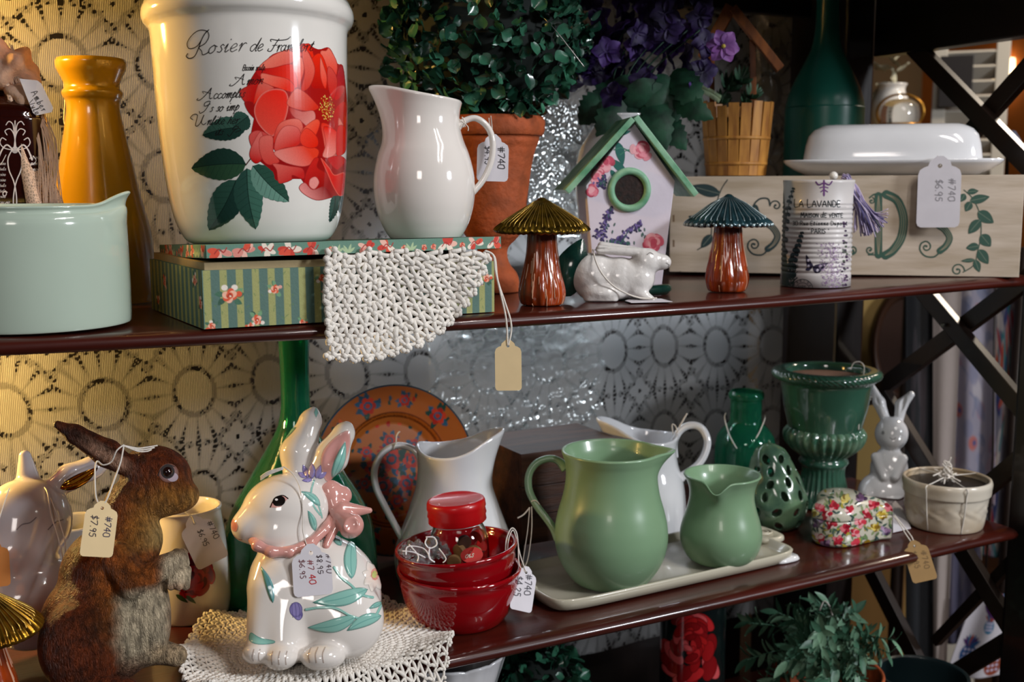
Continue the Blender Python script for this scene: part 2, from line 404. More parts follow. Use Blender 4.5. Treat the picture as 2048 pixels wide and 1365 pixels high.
# ------------------------------------------------------------------ single-stroke lettering (0..10 box, baseline 0)
G = {
'0':'3,0 1,2 1,8 3,10 6,10 7,8 7,2 5,0 3,0','1':'3,0 4,10 2,8','2':'1,8 3,10 6,9 6,6 1,0 7,0','3':'1,9 4,10 6,8 3,5 6,3 4,0 1,1','4':'5,0 5,10 5,10 1,4 7,4','5':'6,10 2,10 2,6 5,6 6,3 4,0 1,1','6':'6,10 2,6 1,2 4,0 6,2 4,5 2,4','7':'1,10 7,10 3,0','8':'4,5 1,8 4,10 6,8 4,5 1,2 4,0 6,2 4,5','9':'6,8 3,10 1,7 4,5 6,8 5,0','#':'2,0 3,10;5,0 6,10;0,6.5 8,6.5;0,3.5 8,3.5','$':'6,9 2,8.5 2,6 6,4.5 5.5,1.5 1,1;4,11 3.6,-1','.':'2,0 2.4,.5',
'A':'0,0 4,10 8,0;2,4 6,4','B':'1,0 1,10 5,10 6,8 5,5 1,5 6,4.5 7,2 5,0 1,0','C':'7,9 4,10 1,7 1,3 4,0 7,1','D':'1,0 1,10 4,10 7,7 7,3 4,0 1,0','E':'6,0 1,0 1,10 6,10;1,5 5,5','F':'1,0 1,10 6,10;1,5 5,5','G':'7,9 4,10 1,7 1,3 4,0 7,1 7,4 5,4','I':'2,0 2,10','L':'1,10 1,0 6,0','M':'0,0 1,10 4,3 7,10 8,0','N':'1,0 1,10 7,0 7,10','O':'4,10 1,7 1,3 4,0 7,3 7,7 4,10','P':'1,0 1,10 5,10 7,8 5,5 1,5','R':'1,0 1,10 5,10 7,8 5,5 1,5;4,5 7,0','S':'7,9 4,10 1,8 2,6 6,4 7,2 4,0 1,1','T':'0,10 7,10;3.5,10 3.5,0','U':'1,10 1,2 4,0 7,2 7,10','V':'0,10 4,0 8,10',
'a':'6,4.5 4,6 1,4 1.5,1 4,.3 6,4 6.2,6 6,1 8,.5','b':'1,0 3,10 2,1 4,0 6,2 5,5 2,4','c':'5.5,5 3,6 1,3.5 1.8,.5 4,0 6.5,1.5','d':'6,4.5 4,6 1,4 1.5,1 4,.3 6,4 8,11 6.5,1 8,.5','e':'1,2 5,4 4,6 2,5 1,2 3,0 6,1.5','f':'1,1 5,7 6,11 4.5,10 3,0 1,-4 .5,-3 3,0 5,2','h':'1,0 3,10 1.5,1 3,5 5,5.5 4.5,1 6.5,.5','i':'1,3 2.5,6 2,1 3,.2 4.5,1.5;3.4,9 3.5,9.4','k':'1,0 3,10 1.5,1 3,4.5 5,6 2.6,3 5,0 6.5,1','l':'1,1 4,8 4,11 2.6,9 2,1 3.5,.3 5,1.5','m':'1,4 2.4,6 2,0 3.5,5 5,6 4.6,0 6,5 7.6,6 7.3,1 9,.7','n':'1,4 2.4,6 2,0 3.5,5 5.4,6 5,1 6.6,.7','o':'4,6 1.4,4 1.5,1 3.5,0 5.5,2 5,5 3.6,6 6.5,4.6','p':'1,3 3.5,7 1,-4.5 2.8,4 5,6 6,3.5 4,.5 2.4,1','r':'1,4 2.4,6 2,0 3,4.2 4.6,6 5.8,5.4','s':'5,5 3.8,6 2.6,5 3.2,3.8 4.4,2.2 3.4,.3 1.4,.9','t':'1,1 4,9 2.6,1.5 4,.4 5.6,1.6;1.4,6.4 5,6.8','u':'1,4 2.4,6 2,1.4 3.4,.2 5.6,5.6 5.4,1 7,.8','v':'1,5 2.4,6 3,0 5.6,6','x':'1,6 6,0;6,6 1,0','y':'1,6 2.6,1 5.6,6 3,-4 1.6,-3','z':'1,6 6,6 1,0 6,0','-':'1,4 5,4',"'":'2,10 2,8',',':'2,0 1,-2'}
def text(cv, s, x, y, h, ang=0, sp=None, wd=1.2, col='#201c1c', slant=0, sm=3, wx=1.0, script=False, jit=0, op=1):
    """draw text from pixel (x, y) baseline start; h = cap height px; ang = baseline direction in degrees (0 = to the right, 90 = down)"""
    ca, sa = math.cos(math.radians(ang)), math.sin(math.radians(ang)); u = 0; k = h / 10
    for ch in s:
        if ch == ' ': u += 5 * k * wx; continue
        g = G.get(ch) or G.get(ch.upper()) or G['o']; mx = 0
        for part in g.split(';'):
            P = np.array([[float(v) for v in q.split(',')] for q in part.split(' ')]); mx = max(mx, P[:, 0].max())
            if jit: P = P + rng.normal(0, jit, P.shape)
            X = u + (P[:, 0] + P[:, 1] * slant) * k * wx; Yv = P[:, 1] * k
            Q = np.stack([x + X * ca + Yv * sa, y + X * sa - Yv * ca], 1)
            cv.stroke(Q, wd, col, smooth=sm if len(P) > 2 else 0, op=op)
        u += (mx + (sp if sp is not None else (-.6 if script else 2))) * k * wx
    return u
# ------------------------------------------------------------------ room and cabinet
mWood = M('cherry_stained_wood', '#45150c', .34, coat=.5, color2='#330f08', vscale=14, vstr=(.6, 6, 6), bump=.12, bscale=60, spec=.35)
mWoodDark = M('dark_stained_wood', '#150d0b', .38, coat=.2, color2='#0e0807', vscale=14, vstr=(6, 6, .6), bump=.15, bscale=60)
mWall = M('plaster_tan', '#8a5a30', .8, var=.25, vscale=3)
mWallB = M('plaster_dark', '#2b2320', .8, var=.25, vscale=3)
mFloor = M('floor_boards', '#3a281c', .5, var=.4, vscale=4, vstr=(1, 8, 1))
def struct(o, kind='structure'): o['kind'] = kind; return o
struct(box('floor', (1.2, .8, -.05), (3.4, 3.4, .05), mFloor, bev=0))
struct(box('wall_back', (1.2, 4.25, 1.4), (3.4, .05, 1.4), M('wall_beige', '#7d6a4e', .8, var=.2, vscale=3), bev=0))
struct(box('wall_right', (4.65, 1.2, 1.4), (.05, 3.0, 1.4), M('wall_orange', '#b8641c', .8, var=.2, vscale=3), bev=0))
struct(box('wall_left', (-.62, 2.7, 1.4), (.05, 1.5, 1.4), mWallB, bev=0))
cab = thing('display_cabinet', 'dark stained wooden display cabinet with open shelves and crossed lattice bars at its right end', 'cabinet', (.5, .95, 0))
def shelf(z):
    nx = 60; xs = np.linspace(-.6, 1.062, nx); t = .0115
    # cross-section (y, z) round-nosed board
    ys = [(YB + .02, 0), (YF + .012, 0), (YF + .006, -.0006), (YF + .002, -.0026), (YF, -.0055), (YF + .0006, -.009), (YF + .003, -t + .0004), (YF + .007, -t), (YB + .02, -t)]
    V = np.array([[x, y, z + dz + sag(x, z)] for x in xs for y, dz in ys]); F = gridF(nx, len(ys), cv=True).tolist()
    n = len(ys); F.append(list(range(n))); F.append([(nx - 1) * n + i for i in range(n)][::-1])
    return mesh('shelf', V, F, mWood, cab, smooth=False)
for z in (Z1, Z2, Z3): 
    s_ = shelf(z); s_.data.polygons.foreach_set('use_smooth', [p.area < .0005 for p in s_.data.polygons])
XL = 1.075                                       # plane of the lattice end
yb_, yf_ = atx(1733, 604, XL)[1], atx(2034, 780, XL)[1]
box('post', (XL - .026, (yb_ + YB + .09) / 2, 1.0), (.024, (YB + .088 - yb_) / 2, 1.0), mWoodDark, cab, .004)
box('post', (XL + .02, yf_ - .03, 1.0), (.022, .03, 1.0), mWoodDark, cab, .004)
zr = atx(1755, 114, XL)[2]
box('top_rail', (XL + .006, (yb_ + yf_) / 2 - .03, zr + .09), (.012, (yb_ - yf_) / 2 + .03, .09), mWoodDark, cab, .002)
box('top_board', (.25, .98, 1.79), (.9, .205, .012), mWoodDark, cab, .003); box('front_fascia', (.25, .777, 1.757), (.9, .008, .032), mWoodDark, cab, .003)
box('dark_backing', (.20, YB + .098, 1.2), (.81, .006, .575), mWoodDark, cab, .002)  # added dark sheet: keeps the gaps in the lace dark, backs the foil
q_ = aty(1600, 36, YB + .01); box('back_rail', (.35, YB + .012, q_[2] + .025), (.72, .008, .024), mWoodDark, cab, .002)
def bar(x0, y0, x1, y1, w_, k=0):
    A, B = atx(x0, y0, XL), atx(x1, y1, XL); d = B - A; L = np.linalg.norm(d); d /= L
    n = np.cross(EX, d); box('lattice_bar', (A + B) / 2 + EX * (.006 + .013 * k), (L / 2, w_ / 2, .006), mBar, cab, .001, d, n, EX)
mBar = M('brown_lattice_wood', '#241812', .42, coat=.15, color2='#1a100c', vscale=10, bump=.1, bscale=60)
W_ = .021
bar(1790, 60, 2080, 362, W_, 0); bar(2100, 60, 1890, 300, W_, 1)
bar(1822, 560, 2060, 845, W_, 0); bar(2052, 545, 1715, 800, W_, 1)
bar(1760, 790, 1880, 985, W_, 0); bar(2070, 880, 1880, 1040, W_, 1)
bar(1905, 1080, 2060, 1330, W_, 0); bar(1725, 1120, 1865, 1400, W_, 0); bar(2060, 1250, 1830, 1390, W_, 1); bar(2010, 1120, 1850, 1290, W_ * .6, 1)
ball('nail_head', atx(1891, 650, XL) + EX * -.004, .0028, M('zinc', '#8d948e', .4, metal=1), cab)
# ------------------------------------------------------------------ lace curtain hung along the back of the shelves
def lace_cover(U, Vv):
    """0 = hole .. 1 = cloth; daisies on a staggered lattice"""
    px, pz = .086, .112
    u = (U / px) % 1 - .5; v = (Vv / pz) % 1 - .5; x = u * px; z = v * pz
    r = np.hypot(x, z * .84); a = np.arctan2(z * .84, x); npet = 16
    arc = np.abs((a / (2 * PI) * npet) % 1 - .5) * 2 * PI * r / npet; gap = PI * r / npet - arc
    dots = (np.cos(a * 18 + 3 * np.sin(U * 300)) > -.5) & (np.cos(U * 1900 + 2 * np.sin(Vv * 700)) > -.8)
    hole = np.clip((.0016 + .0012 * np.sin(a * 3 + U * 20) - np.abs(r - .0205)) / .0012, 0, 1) * dots
    w_ = np.clip((r - .026) / .022, 0, 1) ** 1.5 * .0034 + .0001
    seg = np.cos(r * 2 * PI / .0042 + 2 * np.sin(U * 120)) > -.4; keepg = (np.sin(U * 61 + 2 * np.sin(Vv * 47)) > -.55)
    hole = np.maximum(hole, np.clip((w_ - gap) / .0008, 0, 1) * (r > .0255) * seg * keepg)
    out = r > .0475 + .003 * np.cos(npet * a)
    n = np.cos(U * 2 * PI / .0085 + np.sin(Vv * 260)) * np.cos(Vv * 2 * PI / .0105 + 1.5 * np.sin(U * 170))
    # small four-petalled flowers in the corners of the repeat
    uc = ((U / px + .5) % 1 - .5) * px; vc = ((Vv / pz + .5) % 1 - .5) * pz; rc = np.hypot(uc, vc); ac = np.arctan2(vc, uc)
    small = rc < .010 + .007 * np.abs(np.cos(2 * ac))
    hole = np.where(out, np.clip((n - .30) / .3, 0, 1) * ~small, hole)
    hole = np.where(rc < .0026, .9, hole)
    net = .66 + .08 * np.cos(U * 2 * PI / .0031) * np.cos(Vv * 2 * PI / .0042)
    petal = np.clip((gap - w_ * .9) / .0012, 0, 1) * (r > .0235) * ~out; disc = (r < .0185); bud = small & out
    S = np.where(petal > 0, net + (1 - net) * petal, net); S = np.where(disc | bud, 1, S); S = np.where(np.abs(r - .021) < .0028, .6, S)
    return 1 - hole, S
sheer = []
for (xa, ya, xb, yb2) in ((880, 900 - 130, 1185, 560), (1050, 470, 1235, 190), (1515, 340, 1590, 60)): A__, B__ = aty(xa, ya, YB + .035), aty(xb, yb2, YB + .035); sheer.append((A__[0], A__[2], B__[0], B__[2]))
def lace(name, x0, x1, z0, z1, y, label, step=.0018, drape=.004, seed=0, par=None):
    nx = int((x1 - x0) / step); nz = int((z1 - z0) / step); xs = np.linspace(x0, x1, nx); zs = np.linspace(z0, z1, nz)
    X, Z = np.meshgrid(xs, zs, indexing='ij'); Yv = y + drape * np.sin(X * 41 + seed) * .6 + drape * .5 * np.sin(X * 17 + 2 + Z * 3)
    cov, dens = lace_cover(X + .012 * np.sin(Z * 9 + seed) + .004 * np.sin(X * 23), Z + .006 * np.sin(X * 14 + seed))
    F = gridF(nx, nz); m = cov.ravel()[F].max(1) > .3; F = F[m]
    V = np.stack([X, Yv, Z], -1).reshape(-1, 3); used = np.unique(F); rm = -np.ones(len(V), int); rm[used] = np.arange(len(used))
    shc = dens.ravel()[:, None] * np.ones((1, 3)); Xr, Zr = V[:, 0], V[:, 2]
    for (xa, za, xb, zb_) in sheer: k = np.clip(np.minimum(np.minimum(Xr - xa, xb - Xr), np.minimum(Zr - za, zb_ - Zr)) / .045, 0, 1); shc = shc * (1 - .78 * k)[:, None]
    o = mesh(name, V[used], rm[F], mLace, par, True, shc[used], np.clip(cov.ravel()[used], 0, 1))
    return o
def lace_mat():
    m = bpy.data.materials.new('lace_cloth'); m.use_nodes = True; N = m.node_tree.nodes; L = m.node_tree.links; b = N['Principled BSDF']
    b.inputs['Roughness'].default_value = .8; b.inputs['Specular IOR Level'].default_value = .2
    tc = N.new('ShaderNodeTexCoord'); wv = N.new('ShaderNodeTexWave'); wv.bands_direction = 'X'; wv.inputs['Scale'].default_value = 190; wv.inputs['Distortion'].default_value = .4; wv.inputs['Detail'].default_value = 1
    L.new(tc.outputs['Object'], wv.inputs[0]); r = N.new('ShaderNodeValToRGB'); r.color_ramp.elements[0].color = (.17, .165, .16, 1); r.color_ramp.elements[1].color = (.42, .42, .42, 1); L.new(wv.outputs['Fac'], r.inputs[0]); L.new(r.outputs[0], b.inputs['Base Color'])
    bp = N.new('ShaderNodeBump'); bp.inputs['Strength'].default_value = .6; bp.inputs['Distance'].default_value = .0008; L.new(wv.outputs['Fac'], bp.inputs['Height']); L.new(bp.outputs[0], b.inputs['Normal'])
    at = N.new('ShaderNodeAttribute'); at.attribute_name = 'paint'; mp = N.new('ShaderNodeMapRange'); mp.inputs[1].default_value = .4; mp.inputs[2].default_value = .6; L.new(at.outputs['Alpha'], mp.inputs[0])
    # fine net: cloth itself is a little sheer
    ml = N.new('ShaderNodeMath'); ml.operation = 'MULTIPLY'; ml.inputs[1].default_value = .86; ms = N.new('ShaderNodeSeparateColor'); L.new(at.outputs['Color'], ms.inputs[0]); mm_ = N.new('ShaderNodeMath'); mm_.operation = 'MULTIPLY'; L.new(mp.outputs[0], mm_.inputs[0]); L.new(ms.outputs[0], mm_.inputs[1]); L.new(mm_.outputs[0], ml.inputs[0])
    tr = N.new('ShaderNodeBsdfTransparent'); tl = N.new('ShaderNodeBsdfTranslucent'); tl.inputs[0].default_value = (.42, .42, .42, 1); mx = N.new('ShaderNodeMixShader'); mx.inputs[0].default_value = .3; m2 = N.new('ShaderNodeMixShader')
    L.new(b.outputs[0], mx.inputs[1]); L.new(tl.outputs[0], mx.inputs[2]); L.new(ml.outputs[0], m2.inputs[0]); L.new(tr.outputs[0], m2.inputs[1]); L.new(mx.outputs[0], m2.inputs[2]); L.new(m2.outputs[0], N['Material Output'].inputs[0])
    return m
mLace = lace_mat()
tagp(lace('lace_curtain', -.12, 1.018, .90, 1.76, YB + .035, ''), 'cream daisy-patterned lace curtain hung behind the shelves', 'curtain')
# ------------------------------------------------------------------ shared materials
mWhite = M('white_glazed_ceramic', '#e6e2db', .1, coat=.7, var=.04, vscale=30)
mWhiteCool = M('cool_white_glazed_ceramic', '#dcdcde', .1, coat=.7, var=.04, vscale=30)
mString = M('white_cotton_string', '#d9d2c8', .8, bump=.5, bscale=900)
mPaint = M('printed_glaze', '#ffffff', .14, paint='alpha', coat=.6)
mPaintFlat = M('printed_paper', '#ffffff', .75, paint='alpha')
mInk = M('pen_ink', '#ffffff', .6, paint='alpha')
mTagCream = M('cream_card', '#e9cf9f', .75, var=.05, vscale=60)
mTagWhite = M('white_card', '#d8d4da', .75, var=.05, vscale=60)
def tag_card(fr, hx, hy, bx, by, wpx, mat, parent, d=0., db=None, name='card', roll=0., kind='scallop'):
    """price tag: hole centre pixel (hx,hy), bottom centre (bx,by), width wpx; d/db depth offsets px at top / bottom"""
    db = d if db is None else db
    T = fr.p(hx, hy, d); B = fr.p(bx, by, db); s = fr.s; dn = B - T; L = np.linalg.norm(dn); dn /= L
    side = np.cross(fr.f, dn); side /= np.linalg.norm(side); side = side * math.cos(roll) + np.cross(dn, side) * math.sin(roll); nrm = np.cross(side, dn)
    if nrm @ fr.f > 0: nrm = -nrm
    W = wpx * s; r = W * .5
    half = [(.16, -.17 * W), (.24, -.10 * W), (.27, .0), (.36, .03 * W), (.46, .10 * W), (.5, .22 * W), (.5, L - .12 * W), (.47, L - .04 * W), (.40, L)]
    o = [(x * W, y) for x, y in half]; o = [(0.0 - .08 * W, -.24 * W)] [0:0] + [(.08 * W, -.24 * W)] + o
    poly = o + [(-x, y) for x, y in o[::-1]]
    # ring with hole: outer loop resampled + hole loop bridged
    N_ = len(poly); hr = .055 * W; hole = []
    for x, y in poly: a = math.atan2(y, x); hole.append((hr * math.cos(a), hr * math.sin(a)))
    th = .0005; V = []
    for k in (0, 1):
        for lp in (poly, hole):
            V += [T + side * x + dn * y + nrm * (th * (k - .5)) for x, y in lp]
    F = []; n = N_
    for i in range(n):
        j = (i + 1) % n
        F += [[i, j, n + j, n + i], [2 * n + i, 3 * n + i, 3 * n + j, 2 * n + j], [i, 2 * n + i, 2 * n + j, j], [n + i, n + j, 3 * n + j, 3 * n + i]]
    return mesh(name, V, F, mat, parent, smooth=False)
def string(fr, pts, parent, r=1.1, mat=None, name='string', n=8):
    """pts (x, y, d) pixels"""
    P = spl([fr.p(*p) for p in pts], n); return tube(name, P, r * fr.s, mat or mString, parent, 6)
def write(name, lines, targets, parent, win, k=1.6, mat=None):
    cv = Cv(*win, k=k)
    for a in lines: text(cv, **a)
    return decal(name, cv, targets, mat or mInk, parent, off=.0002)
# ------------------------------------------------------------------ mint creamer, lower left of the top shelf
mMint = M('mint_glaze', '#b6c6b6', .12, coat=.7, var=.03, vscale=25)
c = stand(78, 672, Z1, 172); s = mpp(c); mc = thing('creamer', 'large mint green straight-sided creamer with pouring lip, left end of upper shelf', 'creamer', c)
rows = [(672, 168), (668, 174), (655, 178), (560, 179), (460, 178), (437, 176), (428, 172), (424, 167), (418, 166), (413, 169)]
pr = [(r, z) for (r, z) in pprof(c, rows)]; pr[0] = (pr[0][0], 0); pr[1] = (pr[1][0], .0006); pr[2] = (pr[2][0], .004)
vd = RIGHT.copy(); vd[2] = 0; ang0 = math.atan2(vd[1], vd[0]) + .12
H = pr[-1][1]
def fn(TH, R, Z):
    d = np.angle(np.exp(1j * (TH - ang0))); k = np.exp(-(d / .22) ** 2) * np.clip((Z - H * .84) / (H * .16), 0, 1) ** 1.6; k2 = np.exp(-(d / .34) ** 2) * np.clip((Z - H * .84) / (H * .16), 0, 1) ** 2
    k = np.where(R > pr[5][0] * .5, k, 0)
    return R + k * 22 * s, Z + k2 * 26 * s * (R > pr[5][0] * .5)
lathe('body', vessel(pr, .0028), c, mMint, mc, 128, fn)
# ------------------------------------------------------------------ amber bottle wrapped in gauze
mAmber = M('amber_glass', '#2a0905', .06, coat=.8, var=.5, vscale=8)
c = lift(onY(18, .984, Z1), .04, Z1); s = mpp(c); ab = thing('amber_bottle', 'dark amber glass bottle with white scrollwork print, wrapped in gauze', 'bottle', c)
rows = [(640, 84), (600, 88), (420, 92), (260, 92), (235, 90), (215, 80), (200, 50), (190, 22), (170, 19), (140, 19), (136, 22), (120, 22), (118, 18)]
pr = pprof(c, rows); pr[0] = (pr[0][0], 0); aF = math.atan2(-c[1], -c[0])
def fn(TH, R, Z):
    d = TH - aF; q = (np.abs(np.cos(d)) ** 3.2 * (1 / .72) ** 3.2 + np.abs(np.sin(d)) ** 3.2) ** (-1 / 3.2); k = np.clip((R - 20 * s) / (40 * s), 0, 1); return R * (1 + (q - 1) * k), Z
bod = lathe('bottle_body', vessel(pr, .002, inner=False), c, mAmber, ab, 96, fn)
cv = Cv(-2, 225, 96, 424, 1.3); wc = '#cfc4c0'
for m_ in (1, -1):
    X0 = 30
    def mp_(P): return [(X0 + (x - X0) * m_, y) for x, y in P]
    cv.stroke(mp_([(36, 300), (44, 318), (42, 340), (33, 362), (28, 385), (27, 410), (34, 424)]), 2.4, wc, 5)
    cv.stroke(mp_([(26, 300), (14, 290), (4, 300), (-4, 320)]), 3, wc, 5); cv.stroke(mp_([(36, 300), (52, 296), (60, 286), (56, 276), (48, 280)]), 2, wc, 5)
    cv.stroke(mp_([(32, 296), (28, 270), (20, 258), (10, 262), (14, 270)]), 2, wc, 5); cv.stroke(mp_([(32, 270), (34, 250), (42, 243), (48, 250)]), 2, wc, 5)
    cv.stroke(mp_([(48, 310), (60, 330), (72, 322), (66, 312)]), 1.6, wc, 5)
cv.stroke([(30, 300), (30, 262), (30, 242)], 2.2, wc); cv.ell(30, 300, 7, 7, wc, op=.7)
for i in range(9):
    text(cv, random.choice(['amorua', 'venice', 'la vie en', 'mon ami', 'toujours']), 54 + rng.random() * 6, 318 + i * 12, 7, 0, script=True, wd=.9, col=wc, slant=.3, op=.8)
    text(cv, random.choice(['wine', 'ces vin', 'bela']), -2, 330 + i * 11, 6, 0, script=True, wd=.8, col=wc, slant=.3, op=.7)
text(cv, 'Z', 4, 392, 16, 0, wd=1.8, col=wc); text(cv, '1817', 0, 412, 6, wd=1, col=wc)
decal('bottle_print', cv, [bod], M('white_screen_print', '#ffffff', .5, paint='alpha'), ab)
fa = Fr(c)
mGauze = M('gauze', '#d9b9a2', .9, var=.25, vscale=60, translucent=.35)
def net_mat():
    m = bpy.data.materials.new('gauze_net'); m.use_nodes = True; N = m.node_tree.nodes; L = m.node_tree.links; b = N['Principled BSDF']
    b.inputs['Base Color'].default_value = (.72, .5, .36, 1); b.inputs['Roughness'].default_value = .9
    tc = N.new('ShaderNodeTexCoord'); vo = N.new('ShaderNodeTexVoronoi'); vo.feature = 'DISTANCE_TO_EDGE'; vo.inputs['Scale'].default_value = 420; L.new(tc.outputs['Object'], vo.inputs[0])
    mp = N.new('ShaderNodeMapRange'); mp.inputs[1].default_value = .08; mp.inputs[2].default_value = .22; mp.inputs[3].default_value = .95; mp.inputs[4].default_value = .5; L.new(vo.outputs['Distance'], mp.inputs[0]); L.new(mp.outputs[0], b.inputs['Alpha'])
    return m
mNet = net_mat()
# skirt of gauze falling from the tied neck, parted in front of the print
nu, nv = 120, 50; V = []
for i in range(nu):
    a = i / (nu - 1); th = aF + .52 + a * (2 * PI - 1.05)
    for j in range(nv):
        t = j / (nv - 1); rr = (24 + 78 * t ** .75 + (5 + 6 * t) * math.sin(a * 55 + 2 * math.sin(t * 4)) * (.3 + t)) * s
        if a > .0: rr += 56 * s * t * max(0, math.cos(th - math.atan2(vd[1], vd[0]))) ** 2
        V.append(c + np.array([math.cos(th) * rr, math.sin(th) * rr, pr[-4][1] * (1 - t * .92) + .004]))
skirt = mesh('gauze_wrap', V, gridF(nu, nv), mNet, ab)
A_ = Acc()
for i in range(26):
    x0 = 48 + rng.normal(0, 9); x1 = 74 + i * 1.3; P = spl([fa.p(20 + rng.normal(0, 8), 120 + rng.normal(0, 8), -60), fa.p(x0, 190, -70), fa.p(x1 + rng.normal(0, 4), 290, -90), fa.p(x1 + 10 + rng.normal(0, 6), 415, -100)], 8)
    A_.add(*tubeVF(P, .9 * s, 5))
A_.build('gauze_threads', mGauze, ab)
V, F = ballVF(fa.p(14, 150, -24), (60 * s, 60 * s, 58 * s), 60, 40); dv = V - fa.p(14, 150, -24); V = V + dv * (.22 * np.sin(dv[:, :1] * 260) * np.sin(dv[:, 2:] * 210))
mesh('gauze_bunch', V, F, M('gauze_folds', '#d9b49c', .9, bump=.8, bscale=500, var=.3, vscale=90, translucent=.3), ab)
V, F = ballVF(fa.p(50, 205, -70), (34 * s, 22 * s, 26 * s), 40, 24); dv = V - fa.p(50, 205, -70); V = V + dv * (.25 * np.sin(dv[:, :1] * 400) * np.sin(dv[:, 2:] * 330))
mesh('gauze_bunch', V, F, _M['gauze_folds'], ab)
V = [fa.p(38, 176, -96), fa.p(72, 180, -100), fa.p(80, 186, -100), fa.p(103, 233, -100), fa.p(100, 241, -100), fa.p(70, 247, -98), fa.p(64, 242, -98)]
lt = thing('price_tag', 'white paper label with slanted pen writing tucked in the gauze of the amber bottle', 'tag', V[0]); cardA = prism('card', V, -fa.f, .0005, mTagWhite, lt)
write('handwriting', [dict(s='Amber A', x=62, y=186, h=13, ang=60, wd=1.2, col='#3a3638', jit=.3, wx=.8), dict(s='Vyle', x=56, y=206, h=12, ang=58, wd=1.2, col='#3a3638', jit=.3, wx=.8)], [cardA], lt, (36, 170, 108, 250))
# ------------------------------------------------------------------ mustard pepper mill
mMust = M('mustard_glaze', '#a07a10', .22, coat=.6, var=.06, vscale=20)
c = lift(onY(208, 1.045, Z1), .05, Z1); pm = thing('pepper_mill', 'tall mustard yellow glazed pepper mill beside the amber bottle', 'pepper mill', c)
pr = pprof(c, [(608, 108), (600, 108), (470, 97), (400, 82), (330, 69), (260, 56), (225, 50), (205, 50), (195, 55), (186, 57), (177, 52), (168, 52), (155, 57), (140, 64), (128, 66), (122, 64)]); pr[0] = (pr[0][0], 0)
lathe('mill_body', vessel(pr, .003, inner=True), c, mMust, pm)
lathe('string_loop', [(0, pr[-1][1] - .004), (pr[-1][0] * .9, pr[-1][1] - .003), (pr[-1][0] * .85, pr[-1][1] + .0018), (pr[-1][0] * .3, pr[-1][1] + .0015), (.0001, pr[-1][1] + .0016)], c, M('black_grinder', '#17110d', .5, bump=1, bscale=300), pm).name = 'grinder_top'
f_ = Fr(c); string(f_, [(133, 122, -5), (128, 160, -10), (130, 200, -5), (128, 240, 0), (134, 262, 0)], pm, 1.0)
# ------------------------------------------------------------------ green striped box with a loose lid
A0, B0 = atz(408, 661, Z1), atz(1000, 628, Z1); dX = B0 - A0; wB = np.linalg.norm(dX[:2]); ax_ = np.array([dX[0], dX[1], 0]) / wB; ax_ = np.array([ax_[0] - .04 * ax_[1], ax_[1] + .04, 0]); ax_ /= np.linalg.norm(ax_); ay_ = np.array([-ax_[1], ax_[0], 0]); dB = .158
zb = A0[2] + .0005; ax_[2] = (B0[2] - A0[2]) / wB; ax_ /= np.linalg.norm(ax_); hB = mpp(A0) * 118 * 1.0
gb = thing('gift_box', 'green striped cardboard box with painted roses and a loose floral lid, under the white crock', 'box', (A0 + B0) / 2 + ay_ * dB / 2)
mBox = M('box_paper', '#ffffff', .6, paint=True, bump=.15, bscale=500)
def panel(name, O, u, v, w_, h_, painter, mat, parent, k=.0008, n=None):
    nu, nv = int(w_ / k) + 1, int(h_ / k) + 1; a, b = np.meshgrid(np.linspace(0, w_, nu), np.linspace(0, h_, nv), indexing='ij')
    V = O + a[..., None] * u + b[..., None] * v; colr = painter(a, b)
    return mesh(name, V.reshape(-1, 3), gridF(nu, nv), mat, parent, False, colr.reshape(-1, 3))
pxw = wB / 592
def posy(cv, x, y, r, c1='#d9532c', c2='#f0b59a', lv=True):
    if lv:
        for a in rng.random(5) * 2 * PI:
            P, _ = leafpoly(x + math.cos(a) * r * .8, y + math.sin(a) * r * .8, x + math.cos(a) * r * 2.1, y + math.sin(a) * r * 2.1, r * .8, r * .1); cv.poly(P, random.choice(['#3f6a52', '#2f5540', '#6f9a72']))
        for a in rng.random(3) * 2 * PI: cv.ell(x + math.cos(a) * r * 1.3, y + math.sin(a) * r * 1.3, r * .45, r * .4, random.choice(['#e8ddd0', '#e0a090', '#d9532c']))
    for i in range(6):
        a = i * PI / 3 + rng.random(); cv.ell(x + math.cos(a) * r * .45, y + math.sin(a) * r * .45, r * .6, r * .5, c2 if i % 2 else c1, rot=a)
    cv.ell(x, y, r * .5, r * .45, c1); cv.stroke([(x - r * .3, y + r * .2), (x, y - r * .25), (x + r * .3, y + r * .1)], max(1, r * .16), '#9a2418', 4); cv.ell(x + r * .1, y + r * .1, r * .14, r * .12, '#f6e2c8')
def boxside(O, u, w_, h_, roses, sd):
    rng2 = np.random.default_rng(sd)
    cv = Cv(0, 0, w_ / pxw, h_ / pxw, .85); pxs = w_ / pxw
    cv.poly([(-2, -2), (pxs + 4, -2), (pxs + 4, h_ / pxw + 4), (-2, h_ / pxw + 4)], '#527066', tex=.12)
    x = 2
    while x < pxs: cv.poly([(x, -2), (x + 13, -2), (x + 13, 200), (x, 200)], '#9c9e62', tex=.15); x += 29.2
    for _ in range(int(pxs / 5)): X_, Y_ = rng2.random() * pxs, rng2.random() * 118; cv.stroke([(X_, Y_), (X_ + rng2.normal(0, 2), Y_ + rng2.normal(0, 2)), (X_ + rng2.normal(0, 3), Y_ + 3)], .9, '#5c7a4a', 2)
    for (X_, Y_, r) in roses: posy(cv, X_, Y_, r)
    ny, nx = cv.A.shape; Xg, Yg = cv.X * pxw, cv.Y * pxw
    V = O + Xg[..., None] * u + (h_ - Yg)[..., None] * EZ
    return V.reshape(-1, 3), gridF(ny, nx), cv.C.reshape(-1, 3)
O_ = A0.copy(); O_[2] = zb; Bx = Acc()
